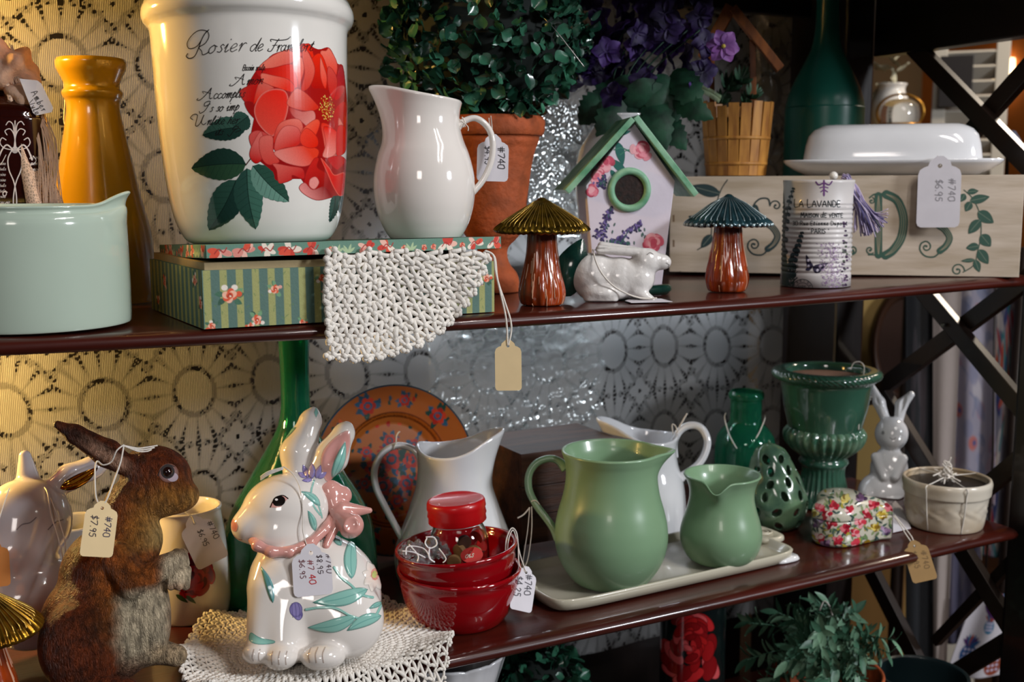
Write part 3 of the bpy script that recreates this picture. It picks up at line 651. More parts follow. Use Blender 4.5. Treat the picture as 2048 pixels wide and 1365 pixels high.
Bx.add(*boxside(O_ - ay_ * .0003, ax_, wB, hB, [(48, 46, 13), (132, 38, 8), (14, 100, 7), (96, 92, 9), (84, 104, 6), (182, 102, 6), (224, 22, 8), (228, 50, 5), (560, 22, 7), (574, 34, 8), (560, 44, 4), (300, 60, 9), (400, 80, 9), (480, 40, 8)], 1))
Bx.add(*boxside(O_ + ay_ * dB - ax_ * .0003, -ay_, dB, hB, [(dB / pxw - 12, 60, 9), (dB / pxw - 45, 20, 10), (120, 40, 10), (60, 80, 9)], 2))
Bx.add(*boxside(O_ + ax_ * (wB + .0003), ay_, dB, hB, [(60, 60, 9)], 3))
body = box('box_body', O_ + ax_ * wB / 2 + ay_ * dB / 2 + EZ * hB / 2, (wB / 2 - .0006, dB / 2 - .0006, hB / 2), M('box_card', '#54776a', .7), gb, .0004, ax_, ay_)
Bx.build('striped_paper', mBox, gb, smooth=False)
hI = hB + 13 * pxw
box('inner_tray', O_ + ax_ * (wB / 2) + ay_ * dB / 2 + EZ * hI / 2, (wB / 2 - .0028, dB / 2 - .0028, hI / 2), M('inner_card', '#a5916a', .7, var=.15, vscale=60, bump=.2, bscale=400), gb, .0004, ax_, ay_)
# lid, raised a little and turned by a degree
zl0 = O_[2] + hI + 4 * pxw; La = aty(413, 521, A0[1] - .002); Lb = aty(1002, 494, B0[1] - .002); la = (Lb - La); wL = np.linalg.norm(la[:2]) ; ax2 = np.array([la[0], la[1], 0]) / wL; ay2 = np.array([-ax2[1], ax2[0], 0]); hL = 27 * mpp(La)
zl = (La[2] + Lb[2]) / 2
Ol = La.copy(); Ol[2] = zl; dL = dB + .006
TL = .044; ay3 = ay2 - EZ * TL; ay3 /= np.linalg.norm(ay3); az3 = np.cross(ax2, ay3)      # the lid is propped up at the front
box('lid', Ol + ax2 * wL / 2 + ay3 * dL / 2 + az3 * hL / 2, (wL / 2, dL / 2, hL / 2), M('lid_paper', '#5f8674', .6, var=.15, vscale=50), gb, .0006, ax2, ay3, az3)
def lidside(O, u, w_, sd):
    r2 = np.random.default_rng(sd); cv = Cv(0, 0, w_ / pxw, hL / pxw, 1.25); pxs = w_ / pxw
    cv.poly([(-2, -2), (pxs + 4, -2), (pxs + 4, 60), (-2, 60)], '#5f8674', tex=.1)
    X_ = 10
    while X_ < pxs:
        k = r2.random()
        if k < .35: 
            for a in (-.6, -1.2, -2.2, -2.6): P, _ = leafpoly(X_, 22, X_ + 16 * math.cos(a), 22 + 18 * math.sin(a), 5); cv.poly(P, '#a9c096')
            X_ += 22
        elif k < .6: posy(cv, X_ + 6, 12 + r2.random() * 6, 6, '#c2391f', '#e89a80', False); X_ += 20
        else:
            rr = 13 + 5 * r2.random()
            for i in range(7): a = r2.random() * 6.28; cv.ell(X_ + 14 + rr * .7 * math.cos(a), 12 + rr * .6 * math.sin(a), rr * .6, rr * .32, random.choice(['#c7331f', '#d8492c', '#e9b6a4', '#eadccb', '#d98a7c']), rot=a)
            cv.stroke([(X_ + 4, 16), (X_ + 12, 8), (X_ + 20, 14), (X_ + 26, 6)], 2, '#a3211a', 4); X_ += 42
    Xg, Yg = cv.X * pxw, cv.Y * pxw; V = O + Xg[..., None] * u + (hL - Yg)[..., None] * az3
    return V.reshape(-1, 3), gridF(*cv.A.shape), cv.C.reshape(-1, 3)
Lp = Acc(); Lp.add(*lidside(Ol - ay3 * .0003, ax2, wL, 5)); Lp.add(*lidside(Ol + ay3 * dL - ax2 * .0003, -ay3, dL, 6)); Lp.add(*lidside(Ol + ax2 * (wL + .0003), ay3, dL, 8)); Lp.build('floral_paper', mBox, gb, smooth=False)
zlt = Ol[2] + hL
# ------------------------------------------------------------------ white crock with the printed rose
def on_z(x, y, z): d = ray(x, y); return CAM + d * (z - CAM[2]) / d[2]
def stand_h(x, y, z, rb): P = on_z(x, y, z); h = P - CAM; h[2] = 0; h /= np.linalg.norm(h); return P + h * rb * mpp(P)
def onlid(x, t):
    """point on the tilted lid, t metres back from its front edge, in pixel column x"""
    lo, hi = -.1, .6
    for _ in range(40):
        m = (lo + hi) / 2; P = Ol + az3 * hL + ay3 * t + ax2 * m
        if proj(P)[0] < x: lo = m
        else: hi = m
    return P + az3 * .0004
def leanback(root): root.rotation_mode = 'AXIS_ANGLE'; root.rotation_axis_angle = (-TL, ax2[0], ax2[1], ax2[2])
c = onlid(520, .085)
cr = thing('crock', 'large white glazed crock printed with a red rose and cursive French words', 'crock', c)
rows = [(484, 128), (478, 140), (466, 149), (440, 160), (400, 168.5), (340, 176), (260, 182), (180, 185), (110, 187), (75, 188.5), (62, 190), (55, 194), (47, 200), (36, 203), (24, 202), (14, 198)]
pr = pprof(c, rows); pr[0] = (pr[0][0], 0)
crock = lathe('crock_body', vessel(pr, .007), c, mWhite, cr, 160)

cv = Cv(374, 58, 700, 472, 1.2)
K1 = '#1a1616'
def cp(P, ox=360, oy=40, k=5.251): return [(ox + x / k, oy + y / k) for x, y in P]
# leaves: (base) -> (tip)
def rleaf(x0, y0, x1, y1, wd, bend, c1, c2, flip=1):
    P, mid = leafpoly(x0, y0, x1, y1, wd, bend, 1.6, 19); cv.poly(P, c1, tex=.15)
    h = list(mid) + [tuple(p) for p in (P[:19] if flip > 0 else np.vstack([P[0:1], P[19:][::-1], P[18:19]]))[::-1]]
    cv.poly(h, c2, tex=.15); cv.stroke(mid, 1.3, '#12241f')
    d = np.array([x1 - x0, y1 - y0], float); L = np.linalg.norm(d); d /= L; nr = np.array([-d[1], d[0]])
    for i in range(1, 9):
        q = mid[i * 2]; wl = wd * .42 * math.sin(PI * (i / 9.) ** .8) ** .8
        for sg in (1, -1): cv.stroke([q, q + d * wl * .55 + nr * sg * wl], .8, '#1c332b', op=.7)
rleaf(494, 262, 408, 276, 46, 4, '#1d3a32', '#3c5f52', 1); rleaf(500, 240, 470, 262, 40, 0, '#27463c', '#32564a')
rleaf(494, 336, 385, 341, 62, 3, '#203d33', '#2f5038', -1)
rleaf(474, 368, 419, 465, 62, -4, '#1f3d36', '#2f5448', 1); rleaf(496, 345, 512, 465, 56, 5, '#2b4e44', '#436f60', -1)
rleaf(508, 340, 579, 411, 52, 4, '#2c5042', '#6a9484', 1); rleaf(672, 392, 660, 449, 16, -3, '#22403a', '#2d5048'); rleaf(682, 394, 682, 430, 18, 0, '#22403a', '#2d5048')
cv.stroke([(504, 325), (494, 338)], 2, '#5a3a30')
# petals, back to front: polygon in crop coordinates, light tip -> saturated base
RD, OR, PK, DK = '#cc0b08', '#ee2a12', '#f07a66', '#7d0f14'
def petal(P, c1, g=None, c2=RD, e=None, cr=0):
    P = cp(P, *(((360, 40, 5.251), (360, 260, 5.851))[cr])); gg = None
    if g: (a, b) = cp([g[:2], g[2:]], *(((360, 40, 5.251), (360, 260, 5.851))[cr])); gg = (a[0], a[1], b[0], b[1], c2)
    cv.poly(P, c1, smooth=4, grad=gg, edge=e or (2.2, '#9c1a18'), tex=.14)
cv.poly(cp([(830, 560), (900, 500), (1000, 400), (1180, 340), (1330, 280), (1480, 340), (1600, 320), (1680, 480), (1750, 560), (1765, 1300), (1500, 1480), (1000, 1400), (760, 1350), (800, 1000), (680, 850)]), '#a81412', smooth=4)
petal([(850, 545), (1000, 410), (1180, 345), (1320, 390), (1280, 440), (1150, 520), (1020, 590)], PK, (1000, 420, 1200, 620), '#d8352c')
petal([(830, 560), (1000, 540), (1200, 500), (1250, 620), (1240, 760), (1000, 640), (860, 640)], '#c01a1c', (850, 560, 1200, 640), OR)
petal([(1330, 290), (1400, 290), (1440, 420), (1480, 470), (1440, 500), (1380, 380), (1310, 330)], OR, None)
petal([(1500, 370), (1560, 350), (1600, 325), (1680, 480), (1660, 640), (1600, 700), (1540, 560)], PK, (1600, 330, 1580, 640), OR)
petal([(1690, 540), (1730, 500), (1755, 620), (1750, 760), (1690, 860), (1640, 860), (1650, 700)], '#b03038', (1720, 500, 1670, 850), RD)
petal([(1390, 480), (1500, 380), (1580, 560), (1600, 760), (1500, 760), (1400, 740)], OR, (1480, 400, 1460, 760), '#b30f0c')
petal([(1500, 420), (1540, 520), (1570, 640), (1550, 760), (1500, 640)], PK, (1500, 420, 1560, 760), OR)
petal([(1580, 520), (1640, 560), (1680, 680), (1640, 860), (1590, 800), (1570, 660)], '#d84a40', (1600, 540, 1620, 860), RD)
petal([(1240, 450), (1310, 430), (1330, 560), (1290, 700), (1270, 760), (1250, 640), (1205, 520)], PK, (1240, 460, 1280, 760), OR)
petal([(1320, 330), (1370, 360), (1440, 520), (1430, 640), (1370, 760), (1290, 780), (1330, 600), (1310, 420)], '#ea6a5a', (1400, 420, 1320, 780), '#d6301f')
petal([(875, 600), (1000, 620), (1160, 660), (1230, 740), (1200, 800), (1060, 760), (900, 700)], PK, (900, 600, 1100, 800), OR)
petal([(645, 790), (760, 720), (850, 700), (820, 860), (790, 940), (700, 900)], '#c82a22', (680, 780, 820, 860), RD)
petal([(700, 900), (800, 920), (860, 1120), (780, 1060), (720, 980)], '#a01412', None)
petal([(870, 690), (1010, 750), (960, 780), (860, 860), (790, 930), (820, 780)], '#dc6456', (880, 700, 820, 900), OR)
petal([(810, 930), (880, 820), (1000, 765), (1130, 790), (1160, 920), (1120, 1100), (1020, 1240), (960, 1260), (850, 1150), (800, 1030)], '#dd4a3c', (820, 1180, 1060, 820), '#e8281a', e=(4, '#e08074'))
petal([(1160, 860), (1240, 760), (1340, 800), (1440, 900), (1480, 960), (1400, 1000), (1280, 990), (1180, 960), (1140, 920)], '#e46a5a', (1180, 820, 1420, 980), '#d8301e')
petal([(1170, 960), (1300, 1000), (1420, 990), (1440, 1080), (1360, 1160), (1300, 1120), (1200, 1050)], '#c43a30', (1180, 970, 1380, 1140), '#e08a80')
petal([(1000, 1260), (1060, 1130), (1180, 1080), (1280, 1090), (1310, 1180), (1250, 1260), (1100, 1340), (1000, 1340)], '#e87060', (1120, 1080, 1100, 1340), '#cf1d14')
petal([(740, 1260), (830, 1200), (960, 1260), (1000, 1400), (900, 1460), (780, 1400)], '#d85650', (760, 1250, 940, 1440), '#c62220')
petal([(1320, 1170), (1440, 1080), (1490, 1120), (1440, 1260), (1380, 1300), (1280, 1340), (1270, 1260)], '#ec5a40', (1330, 1180, 1440, 1280), OR)
petal([(1500, 1120), (1620, 1160), (1660, 1300), (1640, 1480), (1560, 1500), (1520, 1300)], '#e02a18', (1540, 1120, 1600, 1500), '#e88070')
petal([(1640, 980), (1760, 880), (1768, 1180), (1700, 1400), (1640, 1200)], '#cc1a16', (1750, 900, 1660, 1300), '#a0100e')
petal([(1690, 1050), (1760, 1200), (1740, 1290), (1680, 1160)], '#e07868', None)
# lower half of the bloom
cv.poly([(520, 322), (600, 318), (698, 330), (697, 385), (682, 396), (640, 398), (612, 392), (604, 366), (556, 370), (548, 352)], '#9a1012', smooth=3)
petal([(830, 360), (850, 240), (960, 60), (1000, 200), (980, 380), (900, 440)], '#df6a62', (900, 200, 860, 420), RD, cr=1)
petal([(960, 130), (1100, 120), (1110, 300), (1180, 420), (1060, 460), (980, 400), (940, 260)], '#e0675c', (1000, 160, 1060, 440), '#d8433a', cr=1)
petal([(1120, 290), (1150, 120), (1250, 0), (1400, 20), (1440, 160), (1380, 240), (1250, 260)], '#e6766c', (1160, 60, 1300, 260), '#d2241a', cr=1)
petal([(1100, 440), (1300, 470), (1450, 500), (1460, 620), (1330, 580), (1320, 630), (1220, 670), (1160, 660), (1140, 520)], '#de6258', (1150, 450, 1300, 660), '#c62320', cr=1)
petal([(1110, 310), (1300, 250), (1500, 230), (1640, 280), (1600, 400), (1500, 470), (1380, 470), (1220, 420)], '#e33a22', (1500, 260, 1260, 440), '#e8857a', cr=1)
petal([(1420, 120), (1500, 20), (1620, 120), (1630, 230), (1540, 260), (1440, 220)], '#e8402a', (1450, 60, 1600, 240), '#e2220f', cr=1)
petal([(1700, 0), (1860, 60), (1850, 280), (1780, 360), (1680, 350), (1720, 200)], '#e2200f', (1780, 20, 1720, 350), '#e8897c', cr=1)
petal([(1860, 0), (1960, 0), (1960, 250), (1880, 340), (1840, 300)], '#d01410', None, cr=1)
petal([(1580, 380), (1640, 380), (1620, 480), (1740, 560), (1740, 660), (1620, 760), (1480, 700), (1480, 560)], '#c8211c', (1500, 480, 1640, 740), '#9a0f10', cr=1)
petal([(1400, 720), (1470, 660), (1560, 740), (1700, 700), (1800, 800), (1740, 840), (1600, 865), (1460, 800)], '#8e1216', (1700, 700, 1480, 840), '#e8908a', cr=1)
petal([(1530, 620), (1600, 590), (1640, 660), (1580, 740), (1520, 700)], '#e79088', None, cr=1)
petal([(1660, 370), (1760, 480), (1820, 560), (1940, 520), (1960, 640), (1930, 760), (1870, 800), (1800, 700), (1740, 560)], '#e2180c', (1700, 400, 1880, 780), '#d4100a', e=(3, '#e86a58'), cr=1)
petal([(1740, 380), (1880, 330), (1960, 380), (1900, 460), (1840, 500)], '#c4161a', None, cr=1)
for i in range(130):
    a, r_ = rng.random() * 6.28, rng.random() ** .6; x_, y_ = cp([(1560 + 80 * r_ * math.cos(a), 960 + 140 * r_ * math.sin(a))])[0]; cv.ell(x_, y_, 1.0, 1.3, random.choice(['#d9a23a', '#e8c46a', '#7a3a18', '#b9782a']), op=.95)
# lettering
def st(P, wd=1.6, ox=360, oy=40, k=5.251): cv.stroke(cp(P, ox, oy, k), wd, K1, smooth=6)
st([(105, 372), (88, 400), (118, 424), (175, 404), (215, 330), (250, 235), (290, 165), (330, 128)], 1.8)
st([(250, 235), (200, 300), (120, 320), (100, 260), (150, 180), (230, 130), (310, 142), (330, 200), (290, 270), (225, 310), (250, 350), (262, 390), (300, 380), (330, 360)], 1.6)
text(cv, 'osier', 417, 112.5, 27, -3, script=True, wd=1.5, col=K1, slant=.45, wx=1.0, sp=.1)
text(cv, 'de', 502, 110, 24, -2, script=True, wd=1.4, col=K1, slant=.5, wx=.85)
st([(960, 340), (948, 360), (985, 362), (1030, 290), (1070, 235)], 1.5); st([(985, 262), (985, 240), (1060, 250), (1150, 240), (1190, 212)], 1.6); st([(1000, 305), (1050, 300)], 1.3)
text(cv, 'rancfort', 556, 110.5, 22, -1, script=True, wd=1.4, col=K1, slant=.5, wx=.72)
text(cv, 'Bassin sculp.', 489, 148, 11, 0, script=True, wd=1.3, col=K1, slant=.5, wx=.62)
def swash(x, y, k=1.0): cv.stroke([(x - 12 * k, y - 1), (x - 14 * k, y + 2), (x - 8 * k, y + 2), (x + 2 * k, y - 6 * k), (x + 14 * k, y - 20 * k)], 1.4, K1, smooth=6); cv.stroke([(x + 14 * k, y - 20 * k), (x + 11 * k, y - 8 * k), (x + 11 * k, y), (x + 15 * k, y - 1)], 1.5, K1, smooth=5); cv.stroke([(x - 1 * k, y - 10 * k), (x - 3 * k, y - 14 * k), (x + 6 * k, y - 12 * k), (x + 13 * k, y - 9 * k)], 1.1, K1, smooth=5)
swash(478, 176, 1.05); text(cv, 'mon', 495, 177, 17, -2, script=True, wd=1.4, col=K1, slant=.5, wx=.95)
swash(412, 203, 1.05); text(cv, 'ccomplis', 429, 203.5, 17, -1, script=True, wd=1.4, col=K1, slant=.5, wx=.82)
cv.stroke([(402, 228), (404, 232), (414, 226), (424, 209), (414, 211), (413, 218), (424, 214)], 1.4, K1, smooth=6); text(cv, 's so imp', 421, 230, 16, -2, script=True, wd=1.4, col=K1, slant=.5, wx=.85)
cv.stroke([(388, 244), (384, 240), (390, 234), (398, 236), (394, 256), (402, 254), (411, 236)], 1.5, K1, smooth=6); cv.stroke([(411, 236), (406, 250), (410, 255), (415, 252)], 1.4, K1, smooth=6); text(cv, 'nlike her', 415, 256, 16, -1, script=True, wd=1.4, col=K1, slant=.5, wx=.85)
text(cv, 'its', 431, 278, 14, -3, script=True, wd=1.4, col=K1, slant=.5, wx=.85); cv.stroke([(458, 276), (462, 280), (470, 270), (480, 262), (474, 260), (468, 267), (480, 264), (484, 268), (474, 272)], 1.4, K1, smooth=6)
decal('rose_print', cv, [crock], mPaint, cr, off=.0002); leanback(cr)

# ------------------------------------------------------------------ white pitcher on the box lid
mWarm = M('warm_white_glaze', '#e4ddd6', .09, coat=.8, var=.03, vscale=25)
def spoutfn(ang, amp, lift_, wd, zr0, H, wl=None, dip=None):
    """pull a pouring lip out of the rim: ang direction, amp/lift metres, wd radians; dip = (angle, depth, width) lowers or raises elsewhere"""
    def fn(TH, R, Z):
        d = np.angle(np.exp(1j * (TH - ang))); t = np.clip((Z - zr0) / (H - zr0), 0, 1.1)
        R2 = R + amp * np.exp(-(d / wd) ** 2) * t ** 1.7 * (R > .25 * R.max()); Z2 = Z + lift_ * np.exp(-(d / (wl or wd * 2)) ** 2) * t ** 2
        if dip: e = np.angle(np.exp(1j * (TH - dip[0]))); Z2 = Z2 + dip[1] * np.exp(-(e / dip[2]) ** 2) * t ** 2
        return R2, Z2
    return fn
aR = math.atan2(RIGHT[1], RIGHT[0])                     # world angle of "to the right in the picture"
def handle(fr, pts, w_, t_, mat, parent, m=14, n=10, name='handle'):
    """strap handle through (x, y, d) pixels; w_ width across, t_ thickness (px)"""
    P = spl([fr.p(*p) for p in pts], n); k = len(P); e = np.linspace(0, 1, k); fl = 1 + .45 * np.exp(-(e / .08) ** 2) + .45 * np.exp(-((1 - e) / .08) ** 2)
    return tube(name, P, t_ * fr.s / 2 * fl, mat, parent, m, w_ * fr.s / 2 * fl, up=np.cross(fr.f, P[1] - P[0]))
c = onlid(852, .05); s = mpp(c)
wp = thing('pitcher', 'glossy white cream pitcher standing on the floral box lid, handle to the right', 'pitcher', c)
rows = [(474, 70), (468, 76), (458, 82), (440, 90), (410, 98), (378, 101), (345, 99), (310, 91), (285, 82), (262, 76), (240, 74), (222, 76), (208, 80)]
pr = pprof(c, rows); pr[0] = (pr[0][0], 0); H = pr[-1][1]
f_ = Fr(c + EZ * .05)
wpb = lathe('pitcher_body', vessel(pr, .0032), c, mWarm, wp, 128, spoutfn(aR + PI + .1, 23 * s, 30 * s, .5, H * .7, H, 1.5))
handle(f_, [(914, 262, 0), (932, 244, 0), (956, 238, 0), (978, 254, 0), (989, 282, 0), (986, 322, 0), (971, 358, 0), (950, 384, 0), (938, 392, 0)], 17, 13, mWarm, wp)
string(f_, [(931, 256, -8), (934, 246, -9), (929, 236, -4), (935, 254, 8)], wp, 1.2); string(f_, [(930, 246, -9), (922, 240, -12), (914, 243, -12)], wp, .9); string(f_, [(932, 247, -9), (940, 256, -12), (940, 264, -12)], wp, .9); string(f_, [(932, 246, -9), (926, 254, -10), (923, 268, -8)], wp, .9)
tg = thing('price_tag', 'white price tag reading #740 dangling behind the handle of the glossy white pitcher', 'tag', f_.p(985, 285, 22)); ca_ = tag_card(f_, 988, 283, 986, 363, 64, mTagWhite, tg, 26)
string(f_, [(982, 232, 6), (985, 250, 22), (988, 284, 25)], tg, 1.1); string(f_, [(978, 236, 6), (982, 256, 24), (988, 284, 25)], tg, 1.1)
write('handwriting', [dict(s='#740', x=996, y=294, h=13, ang=90, wd=1.5, col='#2a282c', jit=.25, wx=1.0, sp=1.5), dict(s='$4.95', x=970, y=292, h=12, ang=90, wd=1.4, col='#2a282c', jit=.25, wx=.9, sp=1.5)], [ca_], tg, (950, 280, 1024, 372))
leanback(wp)
# ------------------------------------------------------------------ terracotta urn with clipped boxwood ball
mTerra = M('terracotta', '#b0542a', .75, color2='#86401c', vscale=45, bump=.9, bscale=160, bdist=.0015)
c = lift(onY(985, .985, Z1), .03, Z1); s = mpp(c); tu = thing('topiary_urn', 'terracotta urn holding a round clipped boxwood topiary, behind the glossy white pitcher', 'potted plant', c)
rows = [(600, 50), (592, 54), (560, 53), (545, 48), (530, 36), (512, 30), (495, 32), (480, 46), (465, 57), (430, 66), (372, 73), (330, 79), (300, 86), (285, 92), (275, 94), (272, 100), (262, 104), (245, 105), (238, 102)]
pr = pprof(c, rows); pr[0] = (pr[0][0], 0); f_ = Fr(c + EZ * .1)
lathe('urn', vessel(pr, .004), c, mTerra, tu)
def boxwood(root, ctr, R, n, seed, leaf=.0118, near=300, squash=1.0):
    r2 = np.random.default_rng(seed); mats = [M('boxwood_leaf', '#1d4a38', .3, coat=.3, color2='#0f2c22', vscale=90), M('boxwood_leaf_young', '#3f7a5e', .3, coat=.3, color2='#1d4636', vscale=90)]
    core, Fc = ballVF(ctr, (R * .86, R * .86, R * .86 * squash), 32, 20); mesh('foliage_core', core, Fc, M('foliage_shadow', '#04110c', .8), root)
    # one leaf: cupped oval
    u = np.linspace(-1, 1, 5); lv = []
    for j, t in enumerate(np.linspace(0, 1, 6)):
        w_ = math.sin(PI * min(1, t * .93 + .06)) ** .7 * .54
        for a in u: lv.append((a * w_, t, .16 * abs(a) ** 1.5 - .22 * t * t))
    lv = np.array(lv); lf = gridF(6, 5); D = r2.normal(size=(n, 3)); D /= np.linalg.norm(D, axis=1)[:, None]; rr = R * (.84 + .22 * r2.random(n)) * (1 + .05 * np.sin(D[:, 0] * 9) * np.cos(D[:, 2] * 8)); toC = (CAM - ctr) / np.linalg.norm(CAM - ctr)
    order = np.argsort(-(D @ toC)); big = set(order[:near].tolist()); acc = {0: Acc(), 1: Acc()}
    protos = []
    for mm in mats: me = bpy.data.meshes.new('leaf'); me.from_pydata(lv.tolist(), [], lf.tolist()); me.polygons.foreach_set('use_smooth', [True] * len(me.polygons)); me.materials.append(mm); protos.append(me)
    for i in range(n):
        d = D[i]; up = d + r2.normal(0, .75, 3); up /= np.linalg.norm(up); t = np.cross(up, d + r2.normal(0, .6, 3)); t /= np.linalg.norm(t) + 1e-9; nn = np.cross(t, up); 
        if nn @ d < 0: nn = -nn; t = -t
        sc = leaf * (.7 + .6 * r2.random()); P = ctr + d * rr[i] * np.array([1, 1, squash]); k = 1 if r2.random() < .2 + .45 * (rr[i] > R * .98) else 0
        Mx = np.stack([t * sc, up * sc, nn * sc], 1)
        if i in big:
            o = bpy.data.objects.new('leaf', protos[k]); COL.objects.link(o); o.parent = root; o.matrix_parent_inverse = Matrix.Translation(-root.location)
            o.matrix_basis = Matrix([list(Mx[q]) + [P[q]] for q in range(3)] + [[0, 0, 0, 1]])
        else: acc[k].add(lv @ Mx.T + P, lf)
    A2 = acc[0]; 
    for k in (0, 1): o = acc[k].build('foliage', mats[k], root); o['kind'] = 'stuff'
    return acc
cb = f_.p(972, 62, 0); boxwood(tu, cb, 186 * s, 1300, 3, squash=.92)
tube('wire', spl([f_.p(1036, -6, -110), f_.p(1066, 40, -130), f_.p(1102, 82, -150), f_.p(1155, 152, -160)], 8), .9 * s, M('silver_wire', '#b9b9b9', .3, metal=1), tu, 5)
# ------------------------------------------------------------------ mushrooms
mGold = M('antique_gold_paint', '#9a7a26', .3, metal=.85, color2='#3a2a0c', vscale=120, bump=.2, bscale=300)
mStem = M('rust_glazed_wood', '#a03c10', .18, coat=.6, color2='#5a2410', vscale=22, vstr=(4, 4, .8), bump=.3, bscale=120)
mTeal = M('teal_enamel', '#2f4f58', .2, coat=.6, metal=.35, color2='#122528', vscale=60)
def mushroom(x, yb, apex, rims, stem, label, mcap, zs, c=None, n=44, rim_mat=None, wrib=.09, grp=None, ridge=None):
    """apex (x, y); rims rows (y, hw); stem rows (y, hw)"""
    if c is None: c = stand(x, yb, zs, stem[0][1])
    s = mpp(c); t = thing('mushroom_figurine', label, 'figurine', c, grp); ps = pprof(c, stem); ps[0] = (ps[0][0], 0)
    sp = spl(ps, 5); top = sp[-1]
    def wob(TH, R, Z): return R * (1 + .03 * np.sin(TH * 9 + Z * 120) * np.sin(Z * 60) + .025 * np.sin(TH * 17)), Z
    sb = lathe('stem', [(0, .0006)] + [tuple(q) for q in sp] + [(0, top[1])], c, mStem, t, 72, wob)
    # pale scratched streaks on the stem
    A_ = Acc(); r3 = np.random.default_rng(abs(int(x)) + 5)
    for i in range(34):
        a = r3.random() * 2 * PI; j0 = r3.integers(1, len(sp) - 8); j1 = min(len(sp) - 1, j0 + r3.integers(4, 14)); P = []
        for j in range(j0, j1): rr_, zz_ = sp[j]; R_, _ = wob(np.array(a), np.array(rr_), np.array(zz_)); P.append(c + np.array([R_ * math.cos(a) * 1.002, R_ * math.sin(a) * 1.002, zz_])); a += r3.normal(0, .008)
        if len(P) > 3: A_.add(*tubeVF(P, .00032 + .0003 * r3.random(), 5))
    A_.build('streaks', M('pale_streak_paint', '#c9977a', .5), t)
    pc = pprof(c, [(y, hw) for y, hw in rims]); rm_, zm_ = pc[0]; za = pprof(c, [(apex[1], 1)])[0][1]
    P = [(0, zm_ + .0015), (rm_ * .55, zm_ + .0005), (rm_ * .93, zm_ - .0012), (rm_, zm_ + .0002)] + [(r, z) for r, z in pc[1:]] + [(rm_ * .06, za - .0006), (.0001, za)]
    P = [P[0], P[1], P[2]] + [tuple(q) for q in spl(P[2:], 5)[1:]]
    def rib(TH, R, Z):
        ph = np.abs(((TH * n / (2 * PI)) + .18 * np.sin(TH * 5)) % 1 - .5) * 2; k = np.clip((R / rm_ - .12) / .3, 0, 1) * (Z > zm_ - .003)
        w = (ph ** 1.6 - .5) * wrib
        return R * (1 + w * .35 * k), Z + w * rm_ * .32 * k
    V, F = latheVF(P, c, n * 8, rib); V[:, 0] += (apex[0] - proj(c)[0]) * s * 0
    cap = mesh('cap', V, F[:, ::-1], mcap, t)
    if rim_mat:
        A2 = Acc()
        for i in range(n): a = (i + .5) * 2 * PI / n; V2, F2 = ballVF(c + np.array([math.cos(a) * rm_ * 1.0, math.sin(a) * rm_ * 1.0, zm_ + .0006]), rm_ * .045, 8, 6); A2.add(V2, F2)
        A2.build('rim_beads', rim_mat, t)
    if ridge:
        A3 = Acc()
        for i in range(n):
            a = (i + .5) * 2 * PI / n; q = []
            for tt in np.linspace(.14, .97, 8): r_ = rm_ * tt; z_ = np.interp(tt, [0, 1], [za, zm_ + .002]) + (np.interp(r_, [p_[0] for p_ in P[::-1][:-3]], [p_[1] for p_ in P[::-1][:-3]]) - np.interp(tt, [0, 1], [za, zm_ + .002])); q.append(c + np.array([r_ * math.cos(a), r_ * math.sin(a), z_ + .0009 * tt]))
            A3.add(*tubeVF(q, np.linspace(.00012, .0005, 8), 5))
        A3.build('cap_ridges', ridge, t)
    return t
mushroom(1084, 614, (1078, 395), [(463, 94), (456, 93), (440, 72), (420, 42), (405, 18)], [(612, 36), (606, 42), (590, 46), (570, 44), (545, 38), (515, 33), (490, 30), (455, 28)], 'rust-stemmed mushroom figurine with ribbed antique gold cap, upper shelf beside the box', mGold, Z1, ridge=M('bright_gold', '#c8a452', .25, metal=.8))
mushroom(1453, 587, (1450, 388), [(450, 85), (443, 84), (428, 62), (408, 36), (396, 14)], [(585, 33), (578, 38), (560, 42), (540, 40), (520, 36), (490, 31), (465, 28), (440, 26)], 'mushroom figurine with dark teal ribbed cap and silver rim, in front of the stencilled crate', mTeal, Z1, n=36, rim_mat=M('silver_paint', '#9fb0b4', .25, metal=.6), ridge=_M.get('silver_paint') or M('silver_paint', '#9fb0b4', .25, metal=.6))
